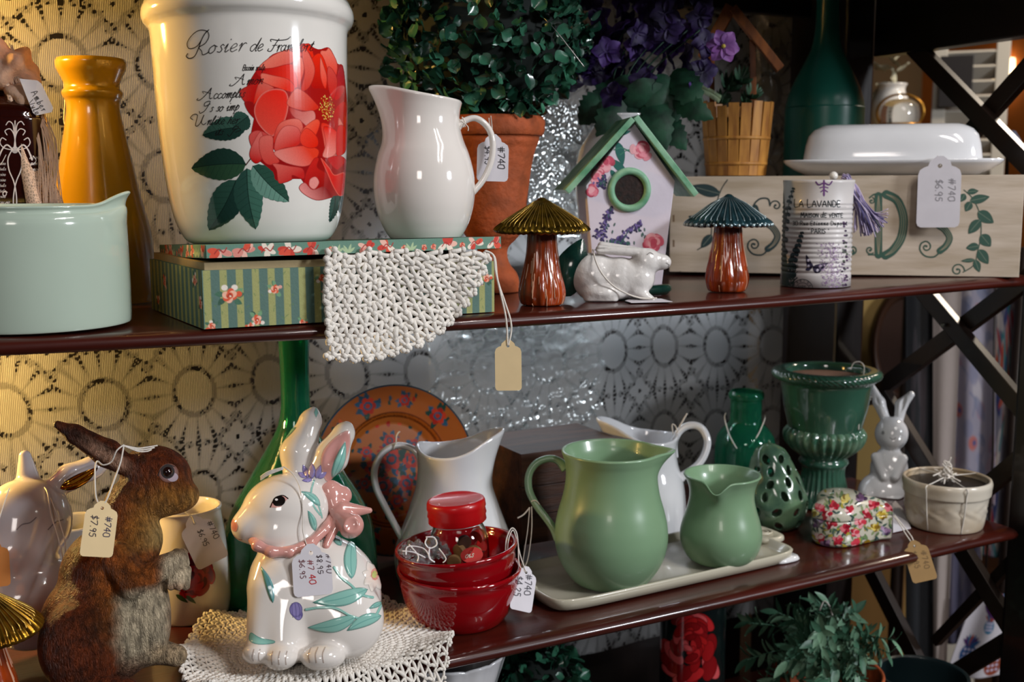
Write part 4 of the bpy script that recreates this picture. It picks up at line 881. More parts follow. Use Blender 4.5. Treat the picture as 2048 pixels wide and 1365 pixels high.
class Body:
    """organic figure: smooth union of tapered limbs and ellipsoids, given as picture points with depth, in one upright frame"""
    def __init__(s, fr, k=6): s.fr = fr; s.L = []; s.k = k * fr.s; s.pts = []
    def c(s, a, b, ra, rb, k=None, sub=False): A, B = s.fr.p(*a), s.fr.p(*b); q = s.fr.s; s.L.append(('c', A, B, ra * q, rb * q, (k * q if k else s.k), sub)); s.pts += [A + ra * q, A - ra * q, B + rb * q, B - rb * q]; return s
    def e(s, p, R, rot=0, yaw=0, k=None, sub=False):
        f = s.fr; A = f.p(*p); q = f.s; ca, sa = math.cos(math.radians(rot)), math.sin(math.radians(rot)); x = f.r * ca - f.u * sa; y = f.r * sa + f.u * ca; z = f.f
        cy, sy = math.cos(math.radians(yaw)), math.sin(math.radians(yaw)); x, z = x * cy + z * sy, z * cy - x * sy
        s.L.append(('e', A, np.array(R) * q, np.array([x, y, z]), 0, (k * q if k else s.k), sub)); m = max(R) * q; 
        if not sub: s.pts += [A + m, A - m]
        return s
    def f(s, P):
        d = None
        for L in s.L:
            v = sd_cone(P, L[1].astype(np.float32), L[2].astype(np.float32), L[3], L[4]) if L[0] == 'c' else sd_ell(P, L[1].astype(np.float32), L[2], L[3])
            if d is None: d = v
            elif L[6]: d = smax(d, -v, L[5])
            else: d = smin(d, v, L[5])
        if s.z0 is not None: d = smax(d, s.z0 - P[:, 2], .0015)
        if s.extra: d = s.extra(P, d)
        return d
    def build(s, name, mat, parent, px=1.6, z0=None, extra=None, paint=None):
        s.z0 = z0; s.extra = extra; Q = np.array(s.pts); pad = 4 * s.fr.s; lo, hi = Q.min(0) - pad, Q.max(0) + pad
        if z0 is not None: lo[2] = z0 - pad
        V, F = nets(s.f, lo, hi, px * s.fr.s); col = paint(V) if paint else None
        return mesh(name, V, F, mat, parent, True, col)
# ------------------------------------------------------------------ stencilled crate
TLc, TRc, BLc, BRc = (1343, 355), (2045, 348), (1338, 552), (2038, 556)
Pl, Pr = atz(*BLc, Z1), atz(*BRc, Z1); Pl = Pl * 1.0; zc = max(Pl[2], Pr[2]) + .0004; Pr = np.array([Pr[0], Pr[1], zc]); Pl = np.array([Pl[0], Pl[1], zc])
u_ = Pr - Pl; wC = np.linalg.norm(u_); u_ /= wC; v_ = np.array([-u_[1], u_[0], 0]); dv = ray(*TLc); t_ = ((Pl - CAM) @ v_) / (dv @ v_); hC = (CAM + dv * t_)[2] - zc; dv = ray(*TRc); t_ = ((Pl - CAM) @ v_) / (dv @ v_); hC2 = (CAM + dv * t_)[2] - zc; print('crate', Pl, Pr, hC, hC2); hC = (hC + hC2) / 2; dC = .085
ct = thing('seed_crate', 'whitewashed wooden crate stencilled in green with SEEDS, scrolls and leafy sprigs', 'crate', (Pl + Pr) / 2 + v_ * dC / 2)
mCrate = M('whitewashed_wood', '#c8b9a8', .65, color2='#ab9a84', vscale=9, vstr=(1, 1, 7), bump=.35, bscale=60, bdist=.0006)
tb = .006
crF = box('front_board', Pl + u_ * wC / 2 + v_ * tb / 2 + EZ * hC / 2, (wC / 2, tb / 2, hC / 2), mCrate, ct, .0008, u_, v_)
box('back_board', Pl + u_ * wC / 2 + v_ * (dC - tb / 2) + EZ * hC / 2, (wC / 2, tb / 2, hC / 2), mCrate, ct, .0008, u_, v_)
for k in (0, 1): box('end_board', Pl + u_ * (tb / 2 if k == 0 else wC - tb / 2) + v_ * dC / 2 + EZ * hC / 2, (tb / 2, dC / 2 - tb, hC / 2), mCrate, ct, .0008, u_, v_)
box('top_board', Pl + u_ * wC / 2 + v_ * dC / 2 + EZ * (hC - tb / 2 - .001), (wC / 2 - tb, dC / 2 - tb, tb / 2), mCrate, ct, .0008, u_, v_)
zct = zc + hC
cv = Cv(1336, 345, 2046, 558, 1.1); GK = '#36574a'; GD = '#22383a'
def spir(cv, x, y, r, turns, a0, col, w1=3, w0=2, sg=1, n=40):
    t = np.linspace(0, 1, n); a = a0 + sg * t * turns * 2 * PI; rr = r * (1 - t * .86); P = np.stack([x + rr * np.cos(a), y + rr * np.sin(a)], 1); cv.stroke(P, w1, col)
    cv.ell(P[-1][0], P[-1][1], w1 * .9, w1 * .9, col)
def stripes(P, wd, col, lines=3):
    cv.stroke(P, wd, col, 5); P = spl(P, 5); T = np.gradient(P, axis=0); T /= np.linalg.norm(T, axis=1)[:, None]; N_ = np.stack([-T[:, 1], T[:, 0]], 1)
    e = np.sin(np.linspace(0, PI, len(P)))[:, None]
    for i in range(lines): cv.stroke(P + N_ * wd * (.8 * (i + .5) / lines - .4) * e, 1.1, '#a3937a', op=.75)
def letterS(x, y, k=1., c=GD):
    """x, y = letter centre"""
    spir(cv, x + 24 * k, y - 42 * k, 12 * k, 1.15, PI, c, 2.4, sg=1); cv.stroke([(x + 12 * k, y - 44 * k), (x + 8 * k, y - 56 * k), (x - 8 * k, y - 56 * k), (x - 20 * k, y - 44 * k), (x - 18 * k, y - 32 * k)], 3, c, 5)
    stripes([(x - 18 * k, y - 38 * k), (x - 12 * k, y - 22 * k), (x + 4 * k, y - 8 * k), (x + 18 * k, y + 2 * k), (x + 27 * k, y + 18 * k), (x + 20 * k, y + 34 * k), (x + 8 * k, y + 44 * k)], 13 * k, c)
    cv.stroke([(x + 10 * k, y + 44 * k), (x - 4 * k, y + 56 * k), (x - 22 * k, y + 54 * k), (x - 32 * k, y + 42 * k), (x - 30 * k, y + 30 * k), (x - 22 * k, y + 25 * k)], 2.8, c, 5); spir(cv, x - 20 * k, y + 36 * k, 11 * k, 1.1, -PI / 2, c, 2.6, sg=1)
letterS(1528, 454); letterS(1872, 458, 1.0, GK)
for X0 in (1588, 1672):                                       # the two E's, mostly behind the tin
    stripes([(X0, 404), (X0, 458), (X0, 512)], 14, GK, 3); cv.stroke([(X0, 402), (X0 + 36, 400), (X0 + 40, 412)], 3, GK, 4); cv.stroke([(X0, 457), (X0 + 28, 455)], 4, GK); cv.stroke([(X0, 513), (X0 + 26, 514), (X0 + 36, 504)], 3, GK, 4); spir(cv, X0 + 33, 500, 9, 1.1, 1.4, GK, 2.6, sg=-1)
X0 = 1757
stripes([(X0, 392), (X0, 450), (X0, 510)], 15, GK, 4); cv.stroke([(X0 - 18, 396), (X0 - 6, 388), (X0 + 20, 388)], 2.6, GK, 4); spir(cv, X0 - 14, 402, 7, 1, -1.2, GK, 2.2); spir(cv, X0 - 17, 500, 9, 1.1, .8, GK, 2.6, sg=1); cv.stroke([(X0 - 20, 510), (X0 + 26, 510)], 2.2, GK)
stripes([(X0 + 16, 389), (X0 + 38, 402), (X0 + 50, 436), (X0 + 46, 474), (X0 + 30, 500), (X0 + 14, 511)], 17, GK, 3)
def sprig(P, leaves, c):
    cv.stroke(P, 1.8, c, 6)
    for (x, y, a, L, w_) in leaves: a = math.radians(a); Q, _ = leafpoly(x, y, x + L * math.cos(a), y + L * math.sin(a), w_); cv.poly(Q, c, smooth=3, op=.93); cv.stroke([(x, y), (x + L * .8 * math.cos(a), y + L * .8 * math.sin(a))], .9, '#8f9683', op=.7)
sprig([(1928, 380), (1946, 398), (1960, 430), (1962, 470), (1955, 505), (1948, 530), (1926, 545)], [(1935, 384, -5, 22, 12), (1930, 388, 120, 18, 14), (1940, 402, -12, 40, 18), (1942, 404, 120, 22, 16), (1956, 424, 35, 38, 24), (1960, 440, 130, 36, 20), (1962, 470, 50, 30, 24), (1958, 492, 170, 26, 16), (1957, 500, 55, 34, 22), (1950, 520, 70, 26, 15), (1950, 520, 175, 28, 8)], GK)
spir(cv, 1915, 541, 14, 1.3, 0, GK, 2.4, sg=-1)
sprig([(1455, 360), (1440, 385), (1425, 440), (1420, 480), (1395, 500)], [(1442, 384, 170, 30, 9), (1440, 388, 195, 60, 24), (1428, 440, 160, 40, 18), (1424, 470, 130, 34, 18), (1424, 450, 200, 50, 20)], GD)
cv.poly([(1348, 545), (1362, 543), (1362, 545), (1348, 547)], '#3a2f22'); 
for y in (430, 480): cv.poly([(1346, y), (1349, y), (1349, y + 14), (1346, y + 14)], '#7a5632', op=.7)
decal('stencil_print', cv, [crF], M('stencil_paint', '#ffffff', .7, paint='alpha'), ct)
# ------------------------------------------------------------------ butter dish on the crate
cB = Pl + u_ * (wC * .66) + v_ * dC * .5; 
lo, hi = 0., wC
for _ in range(40):
    m = (lo + hi) / 2; q = Pl + u_ * m + v_ * dC * .5 + EZ * hC
    if proj(q)[0] < 1780: lo = m
    else: hi = m
cB = Pl + u_ * m + v_ * dC * .5 + EZ * (hC + .0004); s = mpp(cB); bd = thing('butter_dish', 'white lidded butter dish standing on the stencilled crate', 'butter dish', cB)
def superlathe(name, prof, c, ux, uy, ex, ey, n, mat, parent, seg=128):
    """prof rows (offset from the full outline, z); outline is a rounded rectangle ex x ey"""
    th = np.linspace(0, 2 * PI, seg, endpoint=False); V = []
    for (o, z) in prof:
        a, b = max(ex - o, 1e-5), max(ey - o, 1e-5); cs, sn = np.cos(th), np.sin(th); r = (np.abs(cs / a) ** n + np.abs(sn / b) ** n) ** (-1 / n)
        V.append(c + (r * cs)[:, None] * ux + (r * sn)[:, None] * uy + EZ * z)
    return mesh(name, np.vstack(V), gridF(len(prof), seg, cv=True), mat, parent)
ex = 211 * s * 1.0; cp_ = np.cross(Fr(cB, False).f, EZ); kx = 1 / abs(u_ @ Fr(cB).r); ex *= kx * .985; ey = .040
h_ = lambda px: px * s
superlathe('dish_plate', [(ey, .001), (h_(60), .001), (h_(58), 0), (h_(46), 0), (h_(40), h_(3)), (h_(20), h_(12)), (h_(5), h_(22)), (0, h_(28)), (h_(1), h_(31)), (h_(5), h_(31)), (h_(20), h_(23)), (h_(38), h_(16)), (ey, h_(15))], cB, u_, v_, ex, ey + .002, 3.2, mWhiteCool, bd)
cx = ex - h_(38)
superlathe('dish_cover', [(h_(6), h_(20)), (h_(2), h_(18)), (0, h_(22)), (h_(2), h_(40)), (h_(5), h_(60)), (h_(10), h_(78)), (h_(20), h_(90)), (h_(34), h_(97)), (ey * .6, h_(100)), (ey * .9999 - h_(8), h_(101))], cB, u_, v_, cx, ey - h_(8), 3.4, mWhiteCool, bd)
fB = Fr(cB - v_ * .05); tg = thing('price_tag', 'white price tag with faint pencil price hanging in front of the butter dish', 'tag', fB.p(1880, 330)); ca_ = tag_card(fB, 1880, 332, 1875, 455, 80, mTagWhite, tg, 0, -3)
string(fB, [(1876, 312, 20), (1878, 318, 4), (1880, 332, 1)], tg, .9); string(fB, [(1884, 312, 20), (1883, 318, 4), (1880, 332, 1)], tg, .9)
write('handwriting', [dict(s='#740', x=1898, y=358, h=13, ang=92, wd=1.3, col='#8d8a90', jit=.3, sp=1.5), dict(s='$6.95', x=1872, y=358, h=14, ang=92, wd=1.3, col='#8d8a90', jit=.3, sp=1.2)], [ca_], tg, (1840, 330, 1922, 460))
# ------------------------------------------------------------------ lavender tin with tassel
mTin = M('painted_tin', '#c9c4c2', .42, coat=.15, var=.12, vscale=18)
c = stand(1630, 578, Z1, 66); s = mpp(c); tn = thing('tin_can', 'ribbed tin can printed LA LAVANDE with lavender sprigs and a butterfly', 'tin', c)
base_r = [(577, 67), (572, 68.2), (548, 68)]; rib = []
y = 545.
while y > 412: rib += [(y, 68), (y - 2.2, 66.6), (y - 4.4, 66.6), (y - 6.4, 68.2)]; y -= 9.4
pr = pprof(c, base_r + rib + [(405, 67.6), (372, 67.6), (366, 68.6), (361, 69)]); pr[0] = (pr[0][0], 0)
q_ = [(0, .001), (pr[0][0] * .95, .001)] + pr + [(pr[-1][0] - .0012, pr[-1][1] + .0006), (pr[-1][0] - .002, pr[-1][1] - .001), (pr[-1][0] - .002, .004), (0, .003)]
can = lathe('can_body', q_, c, mTin, tn, 96)
cv = Cv(1560, 356, 1700, 580, 2.0); LK = '#1f2a30'; LV = '#6a3f7a'
cv.poly([(1564, 366), (1564, 577), (1572, 577), (1578, 560), (1570, 480), (1572, 440)], '#16302c', smooth=3, op=.85)
def lav(P, n, r0, c1):
    P = spl(P, 12); cv.stroke(P, 1.6, '#1d3a34')
    for i in range(n): q = P[int(i / n * (len(P) - 1))]; r = r0 * (.5 + i / n); [cv.ell(q[0] + sx * r * .7, q[1] + rng.normal(0, .8), r, r * .75, c1, rot=sx) for sx in (-1, 1)]
lav([(1587, 378), (1580, 400), (1574, 430), (1568, 470), (1566, 520)], 10, 4.6, '#1b2a30'); lav([(1604, 466), (1596, 492), (1586, 520), (1580, 560)], 9, 5.4, '#1b2a30')
for i in range(70): x_, y_ = 1582 + 4 * rng.normal(), 520 + rng.random() * 55; cv.stroke([(x_, y_), (x_ + rng.normal(0, 6), y_ - 14 * rng.random())], 1.3, '#16302c')
cv.stroke([(1648, 362), (1648, 384)], 3.4, LV); cv.ell(1648, 388, 2, 5, LV); cv.stroke([(1640, 376), (1648, 374), (1656, 376)], 2, LV, 4); cv.stroke([(1632, 364), (1638, 370), (1648, 366), (1658, 370), (1664, 363)], 2.6, LV, 4); cv.stroke([(1642, 384), (1648, 380), (1655, 384)], 2.2, LV, 4)
def caps(s, x, y, h, h2, **k):
    for wd_ in s.split(' '):
        x += text(cv, wd_[0], x, y, h, **k); x += text(cv, wd_[1:].upper(), x, y, h2, **k); x += h * .35
caps('La Lavande', 1588, 414, 15, 12, wd=1.7, col=LK, wx=.86)
for a_, y_ in ((1588, 414.5),): cv.stroke([(a_, y_), (a_ + 104, y_)], .7, LK, op=.35)
caps('Maison de vente', 1602, 435, 9.5, 8, wd=1.4, col=LK, wx=.84)
text(cv, '30 Rue Etienne Dupont', 1585, 451, 8, wd=1.1, col=LK, wx=.92, sp=1.2); text(cv, "' PARIS '", 1616, 467, 9, wd=1.4, col=LK, wx=.8)
BK = '#231f38'
for P in ([(1624, 528), (1613, 510), (1612, 522), (1614, 534), (1611, 540), (1618, 542), (1624, 536)], [(1628, 532), (1640, 528), (1656, 526), (1652, 532), (1644, 540), (1638, 546), (1630, 546), (1626, 538)]): cv.poly(P, BK, smooth=4)
for (x_, y_) in ((1617, 521), (1617, 533), (1640, 534), (1635, 541)): cv.ell(x_, y_, 2.4, 3, '#b9b2c0', rot=.5)
cv.stroke([(1624, 528), (1628, 540)], 1.8, BK)
t = np.linspace(PI, 2 * PI, 24); cv.stroke(np.stack([1605 + 21 * np.cos(t), 580 + 21 * np.sin(t)], 1), 1.2, LK); cv.stroke(np.stack([1605 + 14 * np.cos(t), 580 + 14 * np.sin(t)], 1), .9, LK); text(cv, 'PARIS', 1596, 577, 5, wd=.8, col=LK, wx=.8)
for i in range(6): a = PI + .45 + i * .42; text(cv, 'PARISX'[i], 1605 + 16 * math.cos(a), 580 + 16 * math.sin(a), 4, ang=math.degrees(a) + 90, wd=.7, col=LK)
for i in range(360):
    x_, y_ = 1664 + rng.normal(0, 15), 486 + rng.random() * 92
    if x_ + (578 - y_) * .15 < 1645: continue
    cv.ell(x_, y_, 1.6 + rng.random(), 1.1, random.choice(['#8d6f9a', '#a98fb0', '#6a4a72', '#c7b5c8']), rot=rng.random() * 3, op=.55)
for i in range(40): x_, y_ = 1690 + rng.normal(0, 3), 445 + rng.random() * 130; cv.ell(x_, y_, 2.6, 2, random.choice(['#3a2a44', '#553a5c', '#4a5a44']), op=.85)
decal('tin_print', cv, [can], M('tin_ink', '#ffffff', .45, paint='alpha'), tn, off=.0002)
fT = Fr(c + EZ * .05); ball('bead', fT.p(1667, 352, 0), 8.6 * s, mWhite, tn)
tsl = thing('tassel', 'lavender yarn tassel hanging over the right edge of the printed tin', 'tassel', fT.p(1700, 360, 0)); A_ = Acc(); lc = [lin(h) for h in ('#8f84a8', '#6f6590', '#b3a6bd', '#55507c', '#c2b2c0')]
for i in range(120):
    a, b = rng.normal(0, 1, 2); e_ = (1738 + 22 * rng.normal() * .8 + 6, 466 + 6 * rng.normal() - abs(rng.normal()) * 3, 14 * rng.normal())
    e_ = (min(1776, max(1700, e_[0])), e_[1] - max(0, (e_[0] - 1745)) * .9, e_[2])
    P = spl([fT.p(1698 + a * 2, 358 + b * 2, 3 * a), fT.p(1706 + a * 4, 372 + b, 5 * a), fT.p(1712 + a * 5, 390, 6 * b), fT.p(1712 * .45 + e_[0] * .55 + a, 425, 8 * b), fT.p(*e_)], 5); A_.add(*tubeVF(P, 1.25 * s, 5), lc[i % 5])
A_.build('strands', M('tassel_yarn', '#ffffff', .9, paint=True, bump=.4, bscale=900), tsl); A_ = Acc()
for i in range(24): a = rng.random(3) * 2 - 1; A_.add(*tubeVF(spl([fT.p(1690 + 8 * a[0], 356 + 5 * a[1], 4 * a[2]), fT.p(1690 - 8 * a[1], 354 - 6 * a[2], 0), fT.p(1700 + 4 * a[2], 362 + 3 * a[0], 4)], 4), 1.2 * s, 5), lc[i % 5])
A_.build('knot', _M['tassel_yarn'], tsl)
# ------------------------------------------------------------------ dark green bottle
mBot = M('frosted_green_glass', '#17584a', .32, coat=.2, var=.25, vscale=9)
c = lift(onY(1638, 1.045, Z1), .03, Z1); s = mpp(c); gb2 = thing('bottle', 'tall dark green frosted wine bottle behind the butter dish', 'bottle', c)
pr = pprof(c, [(600, 70), (590, 74), (400, 76), (235, 76), (215, 75), (190, 70), (160, 58), (135, 46), (112, 35), (92, 28), (60, 23), (30, 22), (0, 22), (-4, 25), (-16, 25)]); pr[0] = (pr[0][0], 0); lathe('bottle_body', vessel(pr, .003), c, mBot, gb2)
# ------------------------------------------------------------------ birdhouse
def onYp(x, y, Yv): return aty(x, y, Yv)
PB = onY(1262, .908, Z1); PB = lift(PB, .03, Z1); fr = Fr(PB + EZ * .08, False); s = fr.s
bh = thing('birdhouse', 'white wooden birdhouse printed with pink roses and lavender, green pitched roof and round hole', 'birdhouse', PB)
mBW = M('white_painted_wood', '#cfc6d2', .55, var=.06, vscale=30, bump=.15, bscale=200); mGr = M('green_painted_wood', '#4f8a68', .5, color2='#86b294', vscale=50, vstr=(1, 1, 1), bump=.3, bscale=150)
yaw = .22; nb = fr.f * math.cos(yaw) - fr.r * math.sin(yaw); sb = fr.r * math.cos(yaw) + fr.f * math.sin(yaw); O = fr.p(1262, 380)
def fp(x, y, d=0):       # point on the (turned) front plane seen at pixel, pushed back d metres
    v = ray(x, y); t = ((O - CAM) @ nb) / (v @ nb); return CAM + v * t + nb * d
zb0 = PB[2]; bl = fp(1190, 590); br = fp(1322, 590); bl[2] = zb0; br[2] = zb0
face = [fp(1267, 244), fp(1172, 372), bl, br, fp(1350, 362)]
hb = prism('front_board', face, nb, .052, mBW, bh, .0008)
def slab(p, q, th, d0, d1):
    """roof board between two front points, th metres thick upward, from d0 to d1 in depth"""
    e = (q - p) / np.linalg.norm(q - p); n = np.cross(e, nb); n = n if n[2] > 0 else -n; return prism('roof_board', [p + nb * d0, q + nb * d0, q + nb * d0 + n * th, p + nb * d0 + n * th], nb, d1 - d0, mGr, bh, .0007)
ap = fp(1267, 243); l_, r_ = fp(1136, 388), fp(1384, 394)
ed = (l_ - ap); slab(ap, l_, 12 * s, -.008, .062); slab(ap + (r_ - ap) * -.03, r_, 12 * s, -.008, .062)
def ring(name, ctr, R, r, ax1, ax2, mat, parent, n=48):
    t = np.linspace(0, 2 * PI, n, endpoint=False); P = ctr + np.cos(t)[:, None] * ax1 * R + np.sin(t)[:, None] * ax2 * R; m = 12; nn = np.cross(ax1, ax2); V = []
    for i in range(n):
        rad = np.cos(t[i]) * ax1 + np.sin(t[i]) * ax2
        for j in range(m): a = 2 * PI * j / m; V.append(P[i] + rad * r * math.cos(a) + nn * r * math.sin(a))
    return mesh(name, V, gridF(n, m, True, True), mat, parent)
hc = fp(1258, 380, -.001); ring('hole_ring', hc, 37 * s, 7.5 * s, sb, EZ, mGr, bh)
t = np.linspace(0, 2 * PI, 40, endpoint=False); prism('hole', [hc + sb * 34 * s * math.cos(a) + EZ * 34 * s * math.sin(a) for a in t], -nb, .0003, M('hole_dark_bark', '#2a1712', .8, color2='#120a08', vscale=200, bump=.8, bscale=300), bh)
cv = Cv(1168, 244, 1352, 545, 1.5)
def rosep(x, y, r, sd=0, c0='#d4697c'):
    r2 = np.random.default_rng(sd); 
    for i in range(26): a = r2.random() * 6.28; q = r * (1 - i / 30) * r2.random() ** .4 * .75; cv.ell(x + q * math.cos(a), y + q * math.sin(a), r * .42 * (1 - i / 50), r * .26, random.choice([c0, '#e08c9a', '#c24a62', '#e9a8b0', '#b83c55']), rot=a + 1.5, op=.85)
for a in ((1236, 285, 1246, 330, 18), (1250, 345, 1222, 318, 16), (1222, 340, 1234, 362, 10), (1236, 270, 1262, 262, 8)): P, _ = leafpoly(*a); cv.poly(P, '#1f6058', smooth=2)
cv.stroke([(1228, 300), (1244, 296), (1264, 306)], 2, '#3a7a62', 5); cv.stroke([(1240, 310), (1256, 300), (1268, 304)], 1.6, '#3a7a62', 5)
rosep(1284, 300, 25, 1, '#cf5a72'); rosep(1212, 326, 25, 2); rosep(1196, 350, 20, 8); rosep(1184, 382, 18, 3, '#df8290'); rosep(1306, 486, 27, 4)
def lavb(x0, y0, x1, y1, n, wd):
    for i in range(n * 9): t_ = rng.random(); x_, y_ = x0 + (x1 - x0) * t_ + rng.normal(0, wd * (.4 + .6 * t_)), y0 + (y1 - y0) * t_ + rng.normal(0, wd * .5); cv.ell(x_, y_, 3, 2, random.choice(['#4a3a6e', '#332a58', '#6a5a94', '#2a2444']), rot=rng.random() * 3)
    for i in range(6): x_, y_ = x0 + rng.normal(0, 5), y0 + (y1 - y0) * rng.random(); cv.ell(x_, y_, 4, 1.6, '#2f5a52', rot=1 + rng.random(), op=.8)
lavb(1222, 418, 1196, 476, 12, 7); lavb(1208, 352, 1200, 372, 5, 6); lavb(1282, 446, 1230, 486, 10, 6); cv.stroke([(1258, 460), (1238, 486), (1190, 500)], 1.6, '#2f5a52', 4)
for i in range(10): lavb(1226 + i * 3, 480 + i, 1224 + i * 3, 486, 1, 3)
decal('rose_print', cv, [hb], mPaintFlat, bh)
# ------------------------------------------------------------------ white vase and purple silk flowers behind
cVz = lift(onY(1242, 1.03, Z1), .03, Z1); s = mpp(cVz); pf = thing('silk_flowers', 'purple silk flowers with green leaves in a white vase behind the birdhouse', 'flowers', cVz)
pr = pprof(cVz, [(600, 46), (590, 52), (520, 74), (430, 88), (350, 92), (300, 84), (268, 66), (250, 56), (240, 55), (232, 58)]); pr[0] = (pr[0][0], 0); lathe('vase', vessel(pr, .003), cVz, mWhiteCool, pf)
fV = Fr(cVz + EZ * .15); s = fV.s
mPur = M('purple_silk', '#352059', .6, color2='#150b2c', vscale=70, translucent=.2); mPur2 = M('violet_silk', '#5a3a86', .6, color2='#2c1650', vscale=70, translucent=.2); mLil = M('lilac_silk', '#9a5fa8', .6, color2='#6a3f86', vscale=70, translucent=.2); mLf = M('silk_leaf', '#1d4a34', .55, color2='#0f2b20', vscale=60, bump=.3, bscale=200)
def flowerVF(c, nrm, r, rg, npet=5, cup=.35):
    A = Acc(); nrm = nrm / np.linalg.norm(nrm); a = np.cross(nrm, rg.normal(size=3)); a /= np.linalg.norm(a); b = np.cross(nrm, a)
    for i in range(npet):
        th = 2 * PI * i / npet + rg.normal(0, .08); d = a * math.cos(th) + b * math.sin(th); e = np.cross(nrm, d); V = []
        for t in np.linspace(0, 1, 6):
            w_ = .44 * math.sin(PI * min(1, .05 + t * .87)) ** .75
            for q in np.linspace(-1, 1, 5): V.append(c + r * (d * (t * (1 - .10 * q * q)) + e * q * w_ + nrm * (cup * t ** 1.4 - .25 * t ** 4 + .10 * q * q + .05 * math.sin(7 * q + i))))
        A.add(np.array(V), gridF(6, 5))
    return A
r4 = np.random.default_rng(11)
spots = [(1240, 60), (1200, 30), (1170, 90), (1215, 110), (1260, 120), (1300, 70), (1330, 30), (1290, 20), (1350, 90), (1385, 60), (1370, 110), (1320, 130), (1190, 150), (1230, 160), (1400, 30), (1240, 0), (1150, 40), (1180, -10), (1350, -10), (1270, 90), (1300, 180), (1170, 130), (1410, 90), (1250, 40), (1335, 60), (1145, 100), (1205, 70), (1285, 140), (1225, 190), (1375, 140)]
for i, (x, y) in enumerate(spots):
    n = -fV.f + .6 * r4.normal(size=3)
    for q in range(2): flowerVF(fV.p(x + 22 * q * r4.normal(), y + 22 * q * r4.normal(), r4.normal(0, 34) - 10 + 20 * q), n, (27 + 7 * r4.random()) * s, r4, 5, .3).build('blossom', mPur if r4.random() < .75 else mPur2, pf)
o_ = flowerVF(fV.p(1441, 98, -60), -fV.f + .15 * fV.r, 33 * s, r4, 6, .12).build('blossom', mLil, pf); o_['label'] = 'open lilac blossom at the right edge of the bunch'
ball('flower_eye', fV.p(1441, 98, -66), 4 * s, M('pollen', '#c9b04a', .7), pf)
def bigleaf(f, x0, y0, x1, y1, wd, d0, d1, mat, parent, fold=.25, lob=.12, name='leaf', n=14):
    A, B = f.p(x0, y0, d0), f.p(x1, y1, d1); ax = B - A; L = np.linalg.norm(ax); ax /= L; sd = np.cross(f.f, ax); sd /= np.linalg.norm(sd); V = []
    for i, t in enumerate(np.linspace(0, 1, n)):
        w_ = wd * f.s / 2 * math.sin(PI * min(1, .04 + t ** .8 * .95)) ** .8 * (1 + lob * (1 if i % 2 else -1))
        for q in (-1, -.5, 0, .5, 1): V.append(A + ax * L * t + sd * w_ * q - f.f * (-(abs(q) * w_ * fold) + L * .15 * math.sin(PI * t)))
    return mesh(name, V, gridF(n, 5), mat, parent)
for a in ((1330, 170, 1350, 245, 90), (1330, 150, 1300, 240, 60), (1350, 140, 1395, 225, 60), (1300, 190, 1330, 300, 60), (1290, 210, 1250, 300, 70), (1240, 200, 1200, 290, 60), (1320, 230, 1370, 300, 50), (1210, 190, 1160, 250, 60), (1345, 200, 1420, 240, 46), (1250, 230, 1290, 330, 50), (1250, 150, 1262, 236, 80), (1280, 160, 1300, 250, 80), (1225, 160, 1205, 240, 60)): bigleaf(fV, a[0], a[1], a[2], a[3], a[4], -30 + 15 * r4.normal(), -50 + 15 * r4.normal(), mLf, pf)
for i in range(9): tube('stem', spl([fV.p(1242 + 5 * i - 20, 240, 0), fV.p(1236 + 14 * i - 50, 150, 10 * r4.normal()), fV.p(1200 + 25 * i, 60, 20 * r4.normal())], 6), 1.6 * s, mLf, pf, 5)
# ------------------------------------------------------------------ wishing-well planter of craft sticks
q = onY(1470, 1.0, zct - .0004); q = np.array([q[0], q[1], zct + .0002]); lo, hi = 0., wC
for _ in range(40):
    m = (lo + hi) / 2; q = Pl + u_ * m + v_ * dC * .5 + EZ * hC
    if proj(q)[0] < 1471: lo = m
    else: hi = m
cW = q + v_ * .0 + EZ * .0004; s = mpp(cW); fW = Fr(cW + EZ * .05); ww = thing('wishing_well_planter', 'little wooden wishing well of craft sticks with succulents, standing on the stencilled crate', 'planter', cW)
mStick = M('craft_stick_wood', '#bd8438', .5, color2='#8f5a24', vscale=20, vstr=(6, 6, 1), bump=.2, bscale=120); mStick2 = M('dark_craft_stick', '#96541f', .5, color2='#6a3814', vscale=20, vstr=(6, 6, 1))
hW = (aty(1471, 208, cW[1])[2] - cW[2]); RW_ = 56 * s; n = 18
for i in range(n):
    a = 2 * PI * i / n + .1; rr = RW_ * (1 + .0 * math.sin(a)); d = np.array([math.cos(a), math.sin(a), 0]); t = np.array([-d[1], d[0], 0]); h_i = hW * (1 + .03 * rng.normal())
    ln = np.array([0, 0, 1.]) + d * .09; ln /= np.linalg.norm(ln); box('stave', cW + d * rr + ln * h_i / 2 + EZ * .0005, (RW_ * PI / n * 1.02, .0012, h_i / 2), mStick, ww, .0004, t, np.cross(ln, t) * -1, ln)
for z in (.17, .52): th_ = np.linspace(0, 2 * PI, 49); tube('band', [cW + np.array([math.cos(a), math.sin(a), 0]) * (RW_ + hW * z * .09 + .0016) + EZ * hW * z for a in th_], .0006, mStick, ww, 6, .0022, up=(1, 0, 0))
lathe('soil', [(0, hW * .8), (RW_ * 1.0, hW * .8), (RW_ * 1.0, hW * .78), (0, hW * .78)], cW, M('soil', '#1a120c', .9, bump=1, bscale=300), ww, 32)
def stick(name, a, b, w_, t_, mat, parent):
    d = b - a; L = np.linalg.norm(d); d /= L; n_ = np.cross(d, EX); n_ = fW.f - (fW.f @ d) * d; n_ /= np.linalg.norm(n_); return box(name, (a + b) / 2, (L / 2, w_ / 2, t_ / 2), mat, parent, .0005, d, np.cross(n_, d), n_)
